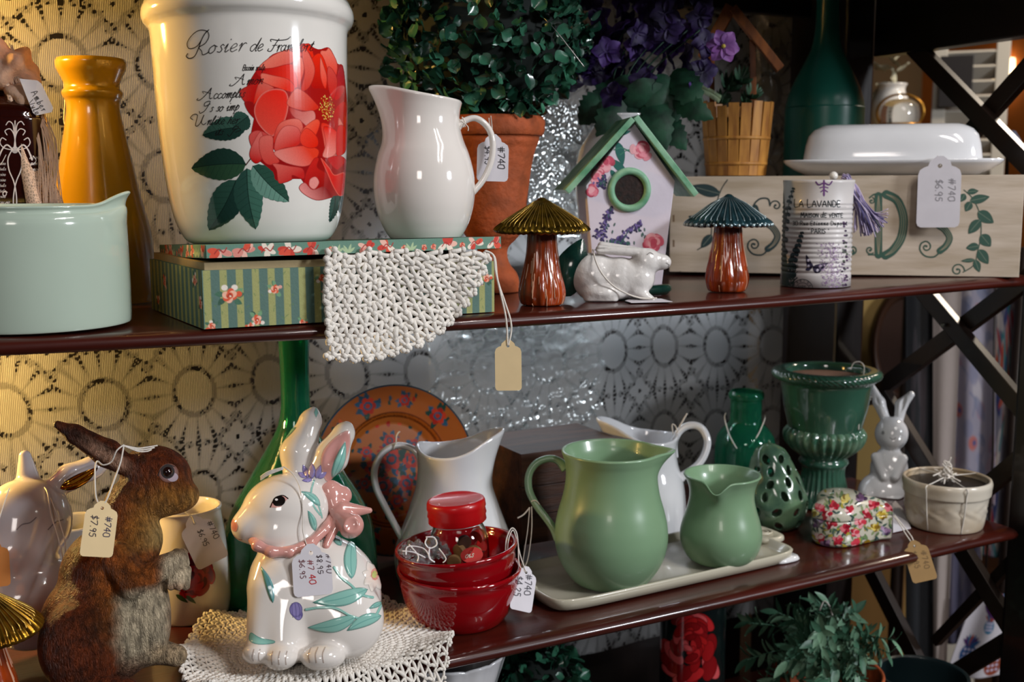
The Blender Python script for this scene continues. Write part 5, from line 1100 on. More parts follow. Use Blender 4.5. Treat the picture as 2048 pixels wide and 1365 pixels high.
stick('well_post', fW.p(1424, 215, 0), fW.p(1424, 70, 0), 10 * s, 8 * s, mStick2, ww); stick('well_post', fW.p(1507, 215, 0), fW.p(1505, 80, 0), 12 * s, 8 * s, mStick2, ww)
for k in (-1, 0, 1): stick('roof_slat', fW.p(1462, 14, k * 26), fW.p(1406, 118, k * 26), 24 * s * .9, 6 * s, mStick2, ww).name = 'roof_slat'
for k in range(5):
    pa, pb = fW.p(1466, 16, 0), fW.p(1558, 134, 0); 
e_ = (fW.p(1560, 136, 0) - fW.p(1466, 16, 0)); L_ = np.linalg.norm(e_); e_ /= L_
for k in range(8): box('roof_slat', fW.p(1466, 18, 0) + e_ * L_ * (k + .5) / 8 , (L_ / 16 * 1.04, 34 * s, 8 * s), mStick2 if k % 2 else mStick2, ww, .0005, e_, fW.f, np.cross(e_, fW.f))
mSuc = M('succulent_green', '#33583c', .5, color2='#1d3a2a', vscale=60); mSuc2 = M('pale_succulent', '#8a9a78', .5)
for (x, y, r, n_) in ((1452, 165, 34, 12), (1478, 150, 30, 12), (1500, 180, 26, 10), (1440, 190, 24, 10), (1488, 192, 22, 9)):
    pl = Acc()
    for i in range(n_):
        a = i * 2.4; d = np.array([math.cos(a), -.6 + .3 * math.sin(a), .6 * math.sin(a) + .55]); d /= np.linalg.norm(d); A = fW.p(x, y + 14, 0); P = spl([A, A + d * r * s * .6, A + d * r * s + EZ * r * s * .15], 4); pl.add(*tubeVF(P, np.sin(np.linspace(.5, 3.0, len(P))) * 5 * s, 6, np.sin(np.linspace(.5, 3.0, len(P))) * 2 * s))
    pl.build('succulent', mSuc, ww)
pl = Acc(); P = spl([fW.p(1440, 200, -40), fW.p(1418, 186, -50), fW.p(1400, 180, -50), fW.p(1388, 196, -50)], 10)
for i, p_ in enumerate(P[::1]):
    for sg in (-1, 1): pl.add(*tubeVF([p_, p_ + (fW.u * sg * .8 + fW.r * .3 * sg) * 9 * s - fW.f * 2 * s], [1.3 * s, .8 * s], 5))
pl.add(*tubeVF(P, 1.4 * s, 6)); pl.build('trailing_succulent', mSuc2, ww)
# ------------------------------------------------------------------ lying white rabbit
P0 = atz(1195, 606, Z1); P0 = lift(P0 + np.array([.01, .018, 0]), .02, Z1); fR = Fr(P0 + EZ * .02); s = fR.s
rb = thing('rabbit_figurine', 'small white glazed rabbit lying with ears laid back, beside the gold-capped mushroom', 'figurine', P0)
b = Body(fR, 9); b.e((1188, 552, 4), (52, 47, 42)).e((1238, 556, 0), (50, 42, 38)).e((1275, 556, -6), (34, 34, 30)).e((1204, 586, -10), (44, 20, 34)).e((1292, 524, -8), (30, 27, 25), -12).e((1322, 524, -8), (20, 16, 17), 8, k=8)
b.c((1284, 506, -16), (1200, 500, -20), 9, 9, k=5).c((1284, 504, 4), (1204, 492, 8), 8, 9, k=5).c((1272, 580, -16), (1300, 600, -18), 13, 9, k=8).c((1268, 584, 8), (1296, 602, 8), 12, 9, k=8).c((1180, 598, -24), (1226, 602, -26), 12, 9, k=8).e((1140, 572, 6), (12, 12, 12), k=6)
b.e((1196, 500, -30), (34, 3, 5), -5, k=3, sub=True)
rbd = b.build('rabbit_body', M('white_textured_glaze', '#dcd8d4', .1, coat=.8, bump=.55, bscale=150, bdist=.0015), rb, 1.3, P0[2] + .0003)
cv = Cv(1290, 500, 1345, 540, 2); cv.stroke([(1294, 510), (1300, 506), (1306, 509)], 1.6, '#8d8884', 4); cv.stroke([(1332, 526), (1338, 530), (1336, 534)], 1.2, '#8d8884', 4); decal('eye', cv, [rbd], mPaint, rb)
string(fR, [(1186, 500, -10), (1192, 524, -46), (1204, 548, -48), (1226, 572, -44), (1250, 586, -40), (1272, 594, -34), (1292, 597, -30), (1312, 596, -30)], rb, 1.6)
prr = thing('price_tag', 'small white price tag lying flat on the shelf before the lying white rabbit', 'tag', atz(1310, 605, Z1)); V = [atz(x, y, Z1) + EZ * .0012 for x, y in ((1250, 605), (1262, 609), (1345, 607), (1322, 601), (1262, 601))]; prism('card', V, EZ, .0004, mTagWhite, prr)
# ------------------------------------------------------------------ green glazed leaf dish behind the rabbit
P0 = lift(onY(1150, .867, Z1), .02, Z1); fL = Fr(P0 + EZ * .02); ld = thing('leaf_dish', 'dark green glazed leaf-shaped dish mostly hidden behind the lying rabbit', 'dish', P0); mLd = M('dark_green_glaze', '#14382f', .15, coat=.6, color2='#0c241f', vscale=50)
bigleaf(fL, 1122, 592, 1165, 478, 70, 0, 2, mLd, ld, .3, 0, 'dish_leaf'); bigleaf(fL, 1146, 590, 1100, 520, 60, 8, 4, mLd, ld, .3, 0, 'dish_leaf')
superlathe('dish_base', [(.03, .0), (.004, 0), (0, .004), (0, .008), (.003, .010), (.03, .010)], lift(onY(1262, .869, Z1), .05, Z1), EX, EY, .046, .009, 2.2, mLd, ld)
# ================================================================== middle shelf
mSage = M('sage_matte_glaze', '#7c9c7a', .3, coat=.25, var=.05, vscale=20, spec=.5)
# ------------------------------------------------------------------ serving tray
mTray = M('ivory_stoneware', '#b9b3a0', .2, coat=.5, var=.04, vscale=20)
q0, q1 = atz(1118, 1238, Z2), atz(1604, 1124, Z2); u_ = q1 - q0; u_[2] = 0; wT = np.linalg.norm(u_); u_ /= wT; v_ = np.array([-u_[1], u_[0], 0]); dT = .115; hT = .011
cT = (q0 + q1) / 2 + v_ * dT / 2; cT = lift(cT, wT * .5, Z2); ty = thing('serving_tray', 'long ivory ceramic serving tray with raised rim under the two sage green pitchers', 'tray', cT)
superlathe('tray_body', [(dT / 2, .0022), (.012, .002), (.006, 0), (.003, .001), (.001, .006), (0, hT), (.0012, hT + .0012), (.0035, hT + .0004), (.006, .0062), (.010, .0042), (dT / 2, .0040)], cT, u_, v_, wT / 2, dT / 2, 9, mTray, ty, 160)
superlathe('tray_handle', [(.02, .004), (.003, .004), (0, .007), (.0005, .0105), (.004, .012), (.007, .0105), (.02, .0105)], cT + u_ * (wT / 2 + .006) + v_ * .012, u_, v_, .019, .026, 3, mTray, ty, 48)
superlathe('tray_handle', [(.02, .004), (.003, .004), (0, .007), (.0005, .0105), (.004, .012), (.007, .0105), (.02, .0105)], cT - u_ * (wT / 2 + .004) + v_ * .012, u_, v_, .014, .026, 3, mTray, ty, 48)
ring('handle_medallion', cT + u_ * (wT / 2 + .008) + v_ * .012 + EZ * .0115, .010, .0011, u_, v_, mTray, ty); ring('handle_medallion', cT + u_ * (wT / 2 + .008) + v_ * .012 + EZ * .0115, .006, .0008, u_, v_, mTray, ty)
for a_, b_ in ((.455, -.4),): superlathe('tray_foot', [(.01, .0002), (.001, 0), (0, .0015), (.002, .0045), (.01, .0045)], cT + u_ * wT * a_ + v_ * dT * b_ - EZ * .0, u_, v_, .017, .010, 3, mWhiteCool, ty, 32)
zT = cT[2] + .0042
def stand_t(x, yb, rb):
    P = on_z(x, yb, zT); h = P - CAM; h[2] = 0; h /= np.linalg.norm(h); c = P + h * rb * mpp(P); c[2] = zT + .0014; return c
# ------------------------------------------------------------------ sage green pitchers
c = stand_t(1221, 1182, 52); s = mpp(c); gp = thing('pitcher', 'large sage green pitcher with handle on the left, standing on the ivory tray', 'pitcher', c)
pr = pprof(c, [(1178, 48), (1172, 58), (1160, 72), (1140, 90), (1112, 105), (1080, 112), (1050, 111), (1022, 105), (995, 97), (970, 92), (945, 90), (925, 92), (912, 96), (903, 99)]); pr[0] = (pr[0][0], 0); H = pr[-1][1]
gpb = lathe('pitcher_body', vessel(pr, .0035), c, mSage, gp, 144, spoutfn(aR - .12, 24 * s, 2 * s, .27, H * .8, H)); fG = Fr(c + EZ * .06)
handle(fG, [(1132, 938, 0), (1116, 922, 0), (1096, 918, 0), (1072, 928, 0), (1058, 950, 0), (1058, 980, 0), (1072, 1010, 0), (1090, 1034, 0), (1106, 1056, 0), (1118, 1078, 0)], 19, 15, mSage, gp)
string(fG, [(1063, 1004, -8), (1072, 1002, -10), (1080, 1010, -8)], gp, 1.2); string(fG, [(1060, 1016, -6), (1048, 1030, -8), (1036, 1037, -8)], gp, 1.7)
string(fG, [(1060, 1016, -8), (1056, 1060, -8), (1050, 1100, -8), (1047, 1124, -8), (1051, 1132, -8), (1058, 1110, -8), (1064, 1060, -8), (1064, 1014, -8)], gp, 1.0)
c = stand_t(1440, 1138, 42); s = mpp(c); sg = thing('creamer', 'small sage green creamer with pouring lip to the front, right end of tray', 'creamer', c)
pr = pprof(c, [(1134, 40), (1128, 50), (1112, 66), (1092, 77), (1068, 81), (1045, 77), (1020, 69), (998, 64), (980, 64), (965, 68), (955, 73), (950, 76)]); pr[0] = (pr[0][0], 0); H = pr[-1][1]; aF = math.atan2(CAM[1] - c[1], CAM[0] - c[0])
sgb = lathe('creamer_body', vessel(pr, .003), c, mSage, sg, 144, spoutfn(aF - .12, 15 * s, -18 * s, .24, H * .66, H, .22))
# ------------------------------------------------------------------ stacked red bowls, tilted a little
mRed = M('red_glaze', '#8e0610', .08, coat=.9, var=.08, vscale=20)
c = stand(920, 1262, Z2, 62); s = mpp(c)
def bowl(c, rows, label, up=0.):
    t = thing('bowl', label, 'bowl', c); pr = pprof(c, rows); pr[0] = (pr[0][0], 0); o = spl(pr, 5)
    V, F = latheVF(vessel(pr, .0035, n=5), c, 120); b = mesh('bowl_body', V, F[:, ::-1], mRed, t); return t, b, pr
t1, b1, pr1 = bowl(c, [(1262, 58), (1256, 66), (1240, 84), (1215, 102), (1190, 112), (1165, 118), (1150, 119), (1140, 123), (1136, 124)], 'lower of the two nested glossy red bowls, right of the painted rabbit')
c2 = c + EZ * .0295; t2, b2, pr2 = bowl(c2, [(1222, 50), (1214, 58), (1190, 84), (1165, 100), (1140, 110), (1118, 116), (1104, 117), (1096, 121), (1092, 122)], 'upper of the two nested red bowls, holding the glass jar')
for t_ in (t2,): t_.rotation_mode = 'AXIS_ANGLE'; t_.rotation_axis_angle = (-.07, FWD[0], FWD[1], 0)
fW2 = Fr(c2 + EZ * .03); bt = thing('price_tag', 'white price tag reading #740 hung from the rim of the red bowls', 'tag', fW2.p(1040, 1150, -10)); ca_ = tag_card(fW2, 1052, 1146, 1040, 1222, 52, mTagWhite, bt, -4, -14, roll=-.5)
string(fW2, [(1010, 1110, -20), (1012, 1080, -16), (1022, 1058, -10), (1032, 1064, -4), (1036, 1090, -4), (1038, 1130, -8), (1050, 1144, -6)], bt, 1.3); string(fW2, [(1014, 1112, -20), (1016, 1082, -16), (1024, 1062, -10), (1030, 1070, -4), (1040, 1110, -4), (1046, 1130, -8), (1052, 1146, -6)], bt, 1.1)
write('handwriting', [dict(s='#740', x=1052, y=1150, h=12, ang=95, wd=1.5, col='#35303a', jit=.25, sp=1.4), dict(s='$4.25', x=1033, y=1152, h=12, ang=97, wd=1.5, col='#35303a', jit=.25, sp=1.2)], [ca_], bt, (1015, 1140, 1074, 1230))
# ------------------------------------------------------------------ glass jar with red lid
cJ = c2 + EZ * .006 + RIGHT * np.array([1, 1, 0]) * 6 * s; fJ = Fr(cJ + EZ * .03); s = fJ.s
gj = thing('glass_jar', 'small glass jar with red screw lid and wooden buttons inside, sitting in the red bowl', 'jar', cJ)
mGl = M('clear_glass', '#f4f6f6', .02, trans=1, ior=1.45); mLid = M('red_painted_metal', '#b00c12', .32, coat=.3)
def tilted(t): t.rotation_mode = 'AXIS_ANGLE'; t.rotation_axis_angle = (-.07, FWD[0], FWD[1], 0)
pr = pprof(cJ, [(1150, 46), (1144, 52), (1120, 58), (1090, 59), (1070, 57), (1052, 50), (1044, 45), (1036, 44), (1030, 44)]); z0_ = pr[0][1]; pr = [(r, max(z, .0)) for r, z in pr]
lathe('jar_body', vessel(pr, .0016), cJ, mGl, gj, 96)
pl_ = pprof(cJ, [(1042, 56), (1040, 58), (1030, 57), (1027, 59), (1017, 57), (1013, 59), (1003, 58), (999, 56), (997, 52)]); lathe('jar_lid', [(0, pl_[0][1] + .002), (pl_[0][0] * .96, pl_[0][1] + .002)] + pl_ + [(pl_[-1][0] * .96, pl_[-1][1] - .0006), (.0001, pl_[-1][1] - .0006)], cJ, mLid, gj, 96)
mCork = M('pale_wood_button', '#b98f5c', .6, color2='#8d683c', vscale=80); mBr = M('walnut_button', '#4a2414', .5); mRb = M('red_button', '#b3120e', .3, coat=.5)
for i, (x, y, d, r, m_, a) in enumerate(((925, 1105, -10, 15, mCork, .9), (940, 1088, -15, 14, mBr, -.5), (955, 1110, -20, 15, mCork, .4), (962, 1078, 0, 15, mRb, .8), (935, 1120, 5, 16, mBr, 1.2), (915, 1125, -14, 14, mCork, .2), (948, 1125, 14, 15, mCork, 1.5), (968, 1098, 8, 13, mRb, 2.2))):
    p_ = fJ.p(x - 4, y, d); ax = fJ.f * math.cos(a) + fJ.r * math.sin(a) * .7 + EZ * .4; ax /= np.linalg.norm(ax); b_ = np.cross(ax, EZ); b_ /= np.linalg.norm(b_); c_ = np.cross(ax, b_)
    th_ = np.linspace(0, 2 * PI, 25)[:-1]; prism('wooden_button', [p_ + (b_ * math.cos(q) + c_ * math.sin(q)) * r * s for q in th_], ax, .0045, m_, gj, .0006)
th_ = np.linspace(0, 2 * PI, 33)[:-1]; p_ = fJ.p(948, 1112, -52); dsk = prism('red_label', [p_ + (fJ.r * math.cos(q) * 22 + fJ.u * math.sin(q) * 15) * s for q in th_], -fJ.f, .001, M('red_sticker', '#c41a12', .35, coat=.4), gj)
cv = Cv(920, 1095, 976, 1130, 3); text(cv, 'Kis', 934, 1118, 12, -4, wd=1.6, col='#d9c9b8', slant=.3, script=True); decal('label_print', cv, [dsk], mPaintFlat, gj)
pw = thing('candy_twist', 'clear cellophane twist with a ribbon lying in the upper red bowl', 'wrapper', fJ.p(850, 1110, -40)); A_ = Acc()
mCel = M('cellophane', '#eef2f4', .05, trans=.9, ior=1.3, bump=1, bscale=120, bdist=.002); mClr = M('white_ribbon_edge', '#e9e6ea', .2, coat=.6)
for (x, y, rx, ry) in ((828, 1098, 26, 16), (866, 1096, 18, 20), (848, 1118, 26, 12), (885, 1106, 16, 14)):
    V, F = ballVF(fJ.p(x, y, -34), (rx * s, 14 * s, ry * s), 30, 20); dv = V - fJ.p(x, y, -34); V = V + dv * (.3 * np.sin(dv[:, :1] * 900) * np.sin(dv[:, 2:] * 800)); A_.add(V, F)
A_.build('cellophane', mCel, pw); A_ = Acc()
for P in ([(815, 1108), (820, 1092), (850, 1098), (862, 1118)], [(822, 1088), (838, 1110), (836, 1122)], [(856, 1076), (872, 1078), (876, 1092), (862, 1098), (854, 1088), (858, 1078)], [(862, 1096), (860, 1116), (870, 1126)], [(808, 1100), (830, 1104), (852, 1116)], [(880, 1100), (892, 1120), (886, 1128)]):
    A_.add(*tubeVF(spl([fJ.p(x, y, -52) for x, y in P], 6), 1.5 * s, 6, .6 * s))
A_.build('ribbon', mClr, pw)
for t_ in (gj, pw): tilted(t_)
# ------------------------------------------------------------------ white pitchers behind
def flute(fn, n, zmax, amp):
    def g(TH, R, Z): R, Z = fn(TH, R, Z); k = np.clip(1 - Z / zmax, 0, 1) * (R > R.max() * .3); return R * (1 + amp * k * np.abs(np.cos(TH * n / 2))), Z
    return g
c = lift(onY(910, .972, Z2), .05, Z2); s = mpp(c); w1 = thing('pitcher', 'white glazed pitcher with fluted base and tall left handle, behind the red bowls', 'pitcher', c)
pr = pprof(c, [(1130, 110), (1110, 116), (1076, 110), (1040, 98), (1010, 88), (980, 78), (955, 73), (935, 71), (918, 72), (905, 74)]); pr[0] = (pr[0][0], 0); H = pr[-1][1]
w1b = lathe('pitcher_body', vessel(pr, .0035), c, mWhiteCool, w1, 144, flute(spoutfn(aR + .05, 26 * s, 40 * s, .55, H * .72, H, 1.0, (aR + PI - .1, 14 * s, .7)), 12, H * .55, .07)); f_ = Fr(c + EZ * .06)
handle(f_, [(846, 940, 0), (838, 912, 0), (820, 896, 0), (792, 892, 0), (764, 908, 0), (749, 940, 0), (752, 975, 0), (768, 1010, 0), (786, 1044, 0), (802, 1072, 0), (816, 1088, 0)], 15, 14, mWhiteCool, w1)
string(f_, [(792, 890, -8), (794, 872, -8), (800, 864, -8)], w1, 1.6); string(f_, [(788, 900, -8), (792, 888, -9), (796, 900, 8)], w1, 1.4)
c = lift(onY(1288, 1.02, Z2), .04, Z2); s = mpp(c); w2 = thing('pitcher', 'white pitcher with right-hand handle, half hidden behind the large sage pitcher', 'pitcher', c)
pr = pprof(c, [(1076, 74), (1062, 79), (1030, 80), (995, 80), (960, 76), (930, 66), (905, 62), (890, 63), (878, 66)]); pr[0] = (pr[0][0], 0); H = pr[-1][1]
lathe('pitcher_body', vessel(pr, .0035), c, mWhiteCool, w2, 144, flute(spoutfn(aR + PI, 30 * s, 36 * s, .5, H * .7, H, 1.0, (aR, 6 * s, .7)), 12, H * .5, .05)); f_ = Fr(c + EZ * .06)
handle(f_, [(1346, 915, 0), (1348, 884, 0), (1362, 860, 0), (1384, 851, 0), (1404, 858, 0), (1415, 882, 0), (1410, 908, 0), (1396, 930, 0), (1372, 948, 0), (1356, 960, 0)], 15, 15, mWhiteCool, w2)
string(f_, [(1356, 866, -8), (1350, 852, -8), (1344, 852, -8), (1348, 880, 0)], w2, 1.2); string(f_, [(1358, 856, -8), (1368, 838, -8), (1374, 828, -8)], w2, 1.8)
# ------------------------------------------------------------------ brown wooden riser
a0 = atz(1042, 1092, Z2); rs = thing('wooden_riser', 'worn brown wooden crate standing behind the large sage green pitcher', 'crate', a0); r0 = onY(1044, .985, Z2)
mRis = M('worn_brown_wood', '#4a2a18', .6, color2='#2c170e', vscale=12, vstr=(1, 8, 8), bump=.5, bscale=70)
zt_ = aty(1044, 918, .985)[2]; hR = zt_ - r0[2] - .001; r0 = lift(r0, .1, Z2)
for i in range(3): box('plank', r0 + EX * .064 + EY * (.003) + EZ * (hR * (.14 + .86 * (i + .5) / 3)), (.064, .003, hR * .43 / 3 - .0004), mRis, rs, .0006)
box('plank', r0 + EX * .064 + EY * .052 + EZ * (hR + .002), (.065, .052, .003), mRis, rs, .0006)
for k in (0, 1): box('end_panel', r0 + EX * (.003 + .122 * k) + EY * .055 + EZ * hR / 2, (.003, .048, hR / 2), mRis, rs, .0006)
# ------------------------------------------------------------------ painted plate
mPl = M('painted_plate_glaze', '#ffffff', .22, coat=.4, paint=True)
P0 = onY(800, 1.06, Z2); P0 = lift(P0, .01, Z2); pt = thing('plate', 'orange folk-painted plate with flowers and blue rim, leaning on the curtain', 'plate', P0); tilt = .2
fP = Fr(P0 + EZ * .08, False); n_ = -EY * math.cos(tilt) + EZ * math.sin(tilt) ; n_ = n_ + EX * 0; ux = EX; uy = np.cross(n_, ux) * -1; uy = uy if uy[2] > 0 else -uy
Rp = (aty(958, 870, 1.06) - aty(634, 830, 1.06))[0] / 2; cP = P0 + uy * Rp * 1.0 + EZ * .001
nr_, nt_ = 84, 360; rr_ = np.linspace(0, 1, nr_)[:, None] * np.ones((1, nt_)); tt_ = np.linspace(0, 2 * PI, nt_, endpoint=False)[None] * np.ones((nr_, 1))
prof_ = np.interp(rr_, [0, .55, .62, .68, .95, 1], [0, 0, .05, .10, .14, .15]) * Rp
Vp = cP + (rr_ * np.cos(tt_) * Rp)[..., None] * ux + (rr_ * np.sin(tt_) * Rp)[..., None] * uy + prof_[..., None] * n_
cv = Cv(-105, -105, 105, 105, 2.2)
cv.ell(0, 0, 101, 101, '#9a501a'); cv.ell(0, 0, 62, 62, '#a85c24'); 
for r_ in (63, 67): cv.stroke([(r_ * math.cos(a), r_ * math.sin(a)) for a in np.linspace(0, 2 * PI, 60)], 1.6, '#5f2c0e')
r5 = np.random.default_rng(5); CO = ['#9e2014', '#b8321a', '#1f4458', '#24506a', '#183c34', '#c24a22']
def folk(x, y, R):
    for i in range(7): a = i * .9 + r5.random(); P, _ = leafpoly(x + R * .6 * math.cos(a), y + R * .6 * math.sin(a), x + R * 1.7 * math.cos(a), y + R * 1.7 * math.sin(a), R * .7); cv.poly(P, CO[r5.integers(2, 5)], smooth=2)
    for i in range(6): a = i * 1.05; cv.ell(x + R * .55 * math.cos(a), y + R * .55 * math.sin(a), R * .5, R * .4, CO[r5.integers(0, 2)], rot=a)
    cv.ell(x, y, R * .55, R * .5, CO[r5.integers(2, 4)]); cv.ell(x, y, R * .3, R * .28, '#a8281a')
for i in range(11): a = i * 2 * PI / 11 + .2; folk(82 * math.cos(a), 82 * math.sin(a), 7 + 3 * (i % 2))
for i in range(30): a = r5.random() * 6.28; q = 76 + 14 * r5.random(); cv.ell(q * math.cos(a), q * math.sin(a), 3.2, 1.8, CO[r5.integers(0, 6)], rot=a)
for i in range(24): a = i * 2 * PI / 24; cv.ell(54 * math.cos(a), 54 * math.sin(a), 3.6 if i % 3 == 0 else 1.8, 2.6, CO[i % 6], rot=a)
for (x, y, R) in ((0, 12, 13), (-24, 4, 10), (24, 8, 10), (-14, -18, 12), (16, -18, 10), (0, 34, 8), (-30, 24, 7), (30, 26, 7), (34, -14, 7), (-36, -12, 7), (2, -38, 8)): folk(x, y, R)
for i in range(60): cv.ell(r5.normal(0, 24), r5.normal(0, 22), 3, 1.4, CO[r5.integers(0, 6)], rot=r5.random() * 3)
cv.stroke([(100.5 * math.cos(a), 100.5 * math.sin(a)) for a in np.linspace(0, 2 * PI, 90)], 5, '#123a4c')
ix = np.clip(((rr_ * np.cos(tt_) * 100 + 105) * 2.2).astype(int), 0, cv.A.shape[1] - 1); iy = np.clip(((rr_ * np.sin(tt_) * 100 + 105) * 2.2).astype(int), 0, cv.A.shape[0] - 1)
Vb = Vp - n_ * .003; Vb[-1] = Vp[-1] - n_ * .0015; cc = cv.C[iy, ix].reshape(-1, 3)
mesh('plate_body', np.vstack([Vp.reshape(-1, 3), Vb.reshape(-1, 3)]), np.vstack([gridF(nr_, nt_, cv=True), gridF(nr_, nt_, cv=True, off=nr_ * nt_)[:, ::-1], np.stack([(nr_ - 1) * nt_ + np.arange(nt_), (nr_ - 1) * nt_ + (np.arange(nt_) + 1) % nt_, 2 * nr_ * nt_ - nt_ + (np.arange(nt_) + 1) % nt_, 2 * nr_ * nt_ - nt_ + np.arange(nt_)], 1)]), mPl, pt, True, np.vstack([cc, cc * 0 + lin('#123a4c')]))
# ------------------------------------------------------------------ green glass decanter and small bottle
mGG = M('green_glass', '#36a880', .03, trans=.85, ior=1.45, bump=.25, bscale=26, bdist=.004)
c = lift(onY(603, 1.002, Z2), .06, Z2); s = mpp(c); dg = thing('decanter', 'tall green glass decanter with slender neck behind the painted rabbit jar', 'bottle', c)
pr = pprof(c, [(1216, 130), (1208, 142), (1180, 150), (1130, 152), (1080, 148), (1040, 140), (1000, 122), (960, 98), (920, 74), (880, 50), (850, 36), (815, 29), (780, 28), (740, 28), (700, 29), (676, 30), (668, 33), (662, 33)]); pr[0] = (pr[0][0], 0); pr = [p_ for p_ in pr if p_[1] < Z1 - .0115 - Z2 - .006]
lathe('decanter_body', vessel(pr, .004), c, mGG, dg, 96)
c = lift(onY(1487, 1.03, Z2), .03, Z2); s = mpp(c); sb_ = thing('bottle', 'small green glass bottle with a string around its neck, beside the green urn', 'bottle', c)
pr = pprof(c, [(1012, 52), (1004, 58), (960, 60), (920, 60), (890, 59), (872, 55), (856, 44), (846, 34), (838, 31), (815, 31), (800, 31), (796, 34), (788, 35), (784, 33)]); pr[0] = (pr[0][0], 0); lathe('bottle_body', vessel(pr, .003), c, mGG, sb_, 72)
f_ = Fr(c + EZ * .06); string(f_, [(1452, 828, -20), (1450, 838, -30), (1458, 868, -52), (1468, 888, -60), (1474, 898, -62)], sb_, 1.3); string(f_, [(1530, 832, -10), (1528, 842, -30), (1518, 866, -50), (1506, 886, -60), (1498, 896, -62)], sb_, 1.3)
# ------------------------------------------------------------------ pierced green pear
c = stand(1545, 1064, Z2, 40); s = mpp(c); pe = thing('pierced_pear', 'green glazed ceramic pear pierced with leaf-shaped holes, in front of the green urn', 'figurine', c)
mPear = M('olive_green_glaze', '#5e7a5c', .14, coat=.7, color2='#3c5646', vscale=40, bump=.2, bscale=90)
pr = spl(pprof(c, [(1060, 34), (1054, 46), (1036, 60), (1010, 66), (985, 64), (960, 55), (938, 45), (915, 36), (900, 26), (892, 14), (888, 4)]), 12); pr[0] = (pr[0][0], 0)
nP, nT = 110, 260; hz = np.linspace(0, 1, nP); cum = np.r_[0, np.cumsum(np.linalg.norm(np.diff(pr, axis=0), axis=1))]; cum /= cum[-1]; R_ = np.interp(hz, cum, pr[:, 0]); Z_ = np.maximum(np.interp(hz, cum, pr[:, 1]), 0) + .0005; th_ = np.linspace(0, 2 * PI, nT, endpoint=False)
lean = -(Z_ / Z_.max()) ** 2 * 10 * s
holes = np.zeros((nP, nT)); r6 = np.random.default_rng(9)
for row, (h0, k) in enumerate(((.16, 9), (.30, 10), (.44, 10), (.57, 9), (.69, 8), (.80, 6))):
    for i in range(k):
        a = 2 * PI * (i + .5 * (row % 2) + .12 * r6.normal()) / k; da = np.angle(np.exp(1j * (th_[None] - a))) * np.interp(h0, hz, R_) / s; dz = (hz[:, None] - h0 - .01 * r6.normal()) * 200; ro = r6.normal() * .8; x_ = da * math.cos(ro) + dz * math.sin(ro); y_ = -da * math.sin(ro) + dz * math.cos(ro); sz = .8 + .35 * r6.random()
        holes = np.maximum(holes, 1.3 - (x_ / (6.6 * sz)) ** 2 - (y_ / (10.5 * sz)) ** 2)
edge = np.clip(1 - np.abs(holes) * 1.2, 0, 1) * 1.5 * s
Rr = R_[:, None] + edge + .8 * s * np.sin(th_[None] * 7 + hz[:, None] * 20); V = np.stack([c[0] + Rr * np.cos(th_) + lean[:, None] * RIGHT[0], c[1] + Rr * np.sin(th_) + lean[:, None] * RIGHT[1], c[2] + Z_[:, None] + 0 * th_], -1).reshape(-1, 3)
F = gridF(nP, nT, cv=True); F = F[holes.ravel()[F].max(1) < .55]; o = mesh('pear_body', V, F[:, ::-1], mPear, pe); md = o.modifiers.new('wall', 'SOLIDIFY'); md.thickness = .003; md.offset = -1
tube('stalk', [c + EZ * (Z_.max() - .001) + RIGHT * lean[-1], c + EZ * (Z_.max() + 6 * s) + RIGHT * (lean[-1] - 3 * s)], 2.4 * s, mPear, pe)
# ------------------------------------------------------------------ green urn
mUrn = M('green_majolica_glaze', '#2c5040', .12, coat=.8, color2='#3a6250', vscale=16)
mUrnHi = M('pale_green_majolica', '#64836a', .14, coat=.8, color2='#335a48', vscale=60)
c = lift(stand(1643, 1024, Z2, 58), .03, Z2); s = mpp(c); un = thing('urn_planter', 'dark green glazed ceramic urn with gadrooned bowl and fluted pedestal', 'planter', c)
def fl(n, amp, z0, z1):
    def g(TH, R, Z): k = ((Z > z0) & (Z < z1)) * np.sin(np.clip((Z - z0) / (z1 - z0), 0, 1) * PI) ** .5; return R * (1 + amp * k * (np.abs(np.sin(TH * n / 2)) - .5)), Z
    return g
pz = lambda y: pprof(c, [(y, 1)])[0][1]
foot = [(0, 0), (60 * s, 0), (63 * s, 4 * s), (62 * s, pz(1005)), (56 * s, pz(996)), (47 * s, pz(975)), (41 * s, pz(950)), (41 * s, pz(938)), (43 * s, pz(931))]
A_ = foot[:4] + [tuple(q) for q in spl(foot[3:], 8)[1:]]; lathe('pedestal', A_ + [(46 * s, pz(927)), (49 * s, pz(922)), (46 * s, pz(916)), (42 * s, pz(913)), (46 * s, pz(909)), (0, pz(908))], c, mUrn, un, 240, fl(26, .09, pz(1004), pz(930)))
bw = [(44 * s, pz(912)), (56 * s, pz(902)), (68 * s, pz(890)), (75 * s, pz(876)), (76 * s, pz(864)), (72 * s, pz(856)), (70 * s, pz(853))]; lathe('gadroons', [(0, pz(912))] + [tuple(q) for q in spl(bw, 8)] , c, mUrnHi, un, 240, fl(28, .14, pz(913), pz(850)))
cu = [(70 * s, pz(856)), (74 * s, pz(840)), (80 * s, pz(815)), (84 * s, pz(790)), (87 * s, pz(770)), (90 * s, pz(762)), (97 * s, pz(757)), (103 * s, pz(752)), (105 * s, pz(745)), (100 * s, pz(739)), (90 * s, pz(737)), (80 * s, pz(739)), (76 * s, pz(750)), (70 * s, pz(800)), (40 * s, pz(850))]
def ropef(TH, R, Z): k = (R > 95 * s); return R * (1 + .012 * k * np.sin(TH * 60 + Z * 1500)), Z
lathe('bowl', spl(cu, 6), c, mUrn, un, 240, ropef); lathe('soil', [(77 * s, pz(752)), (.0001, pz(750))], c, M('dried_clay', '#7a5a48', .9, bump=.5, bscale=200), un)
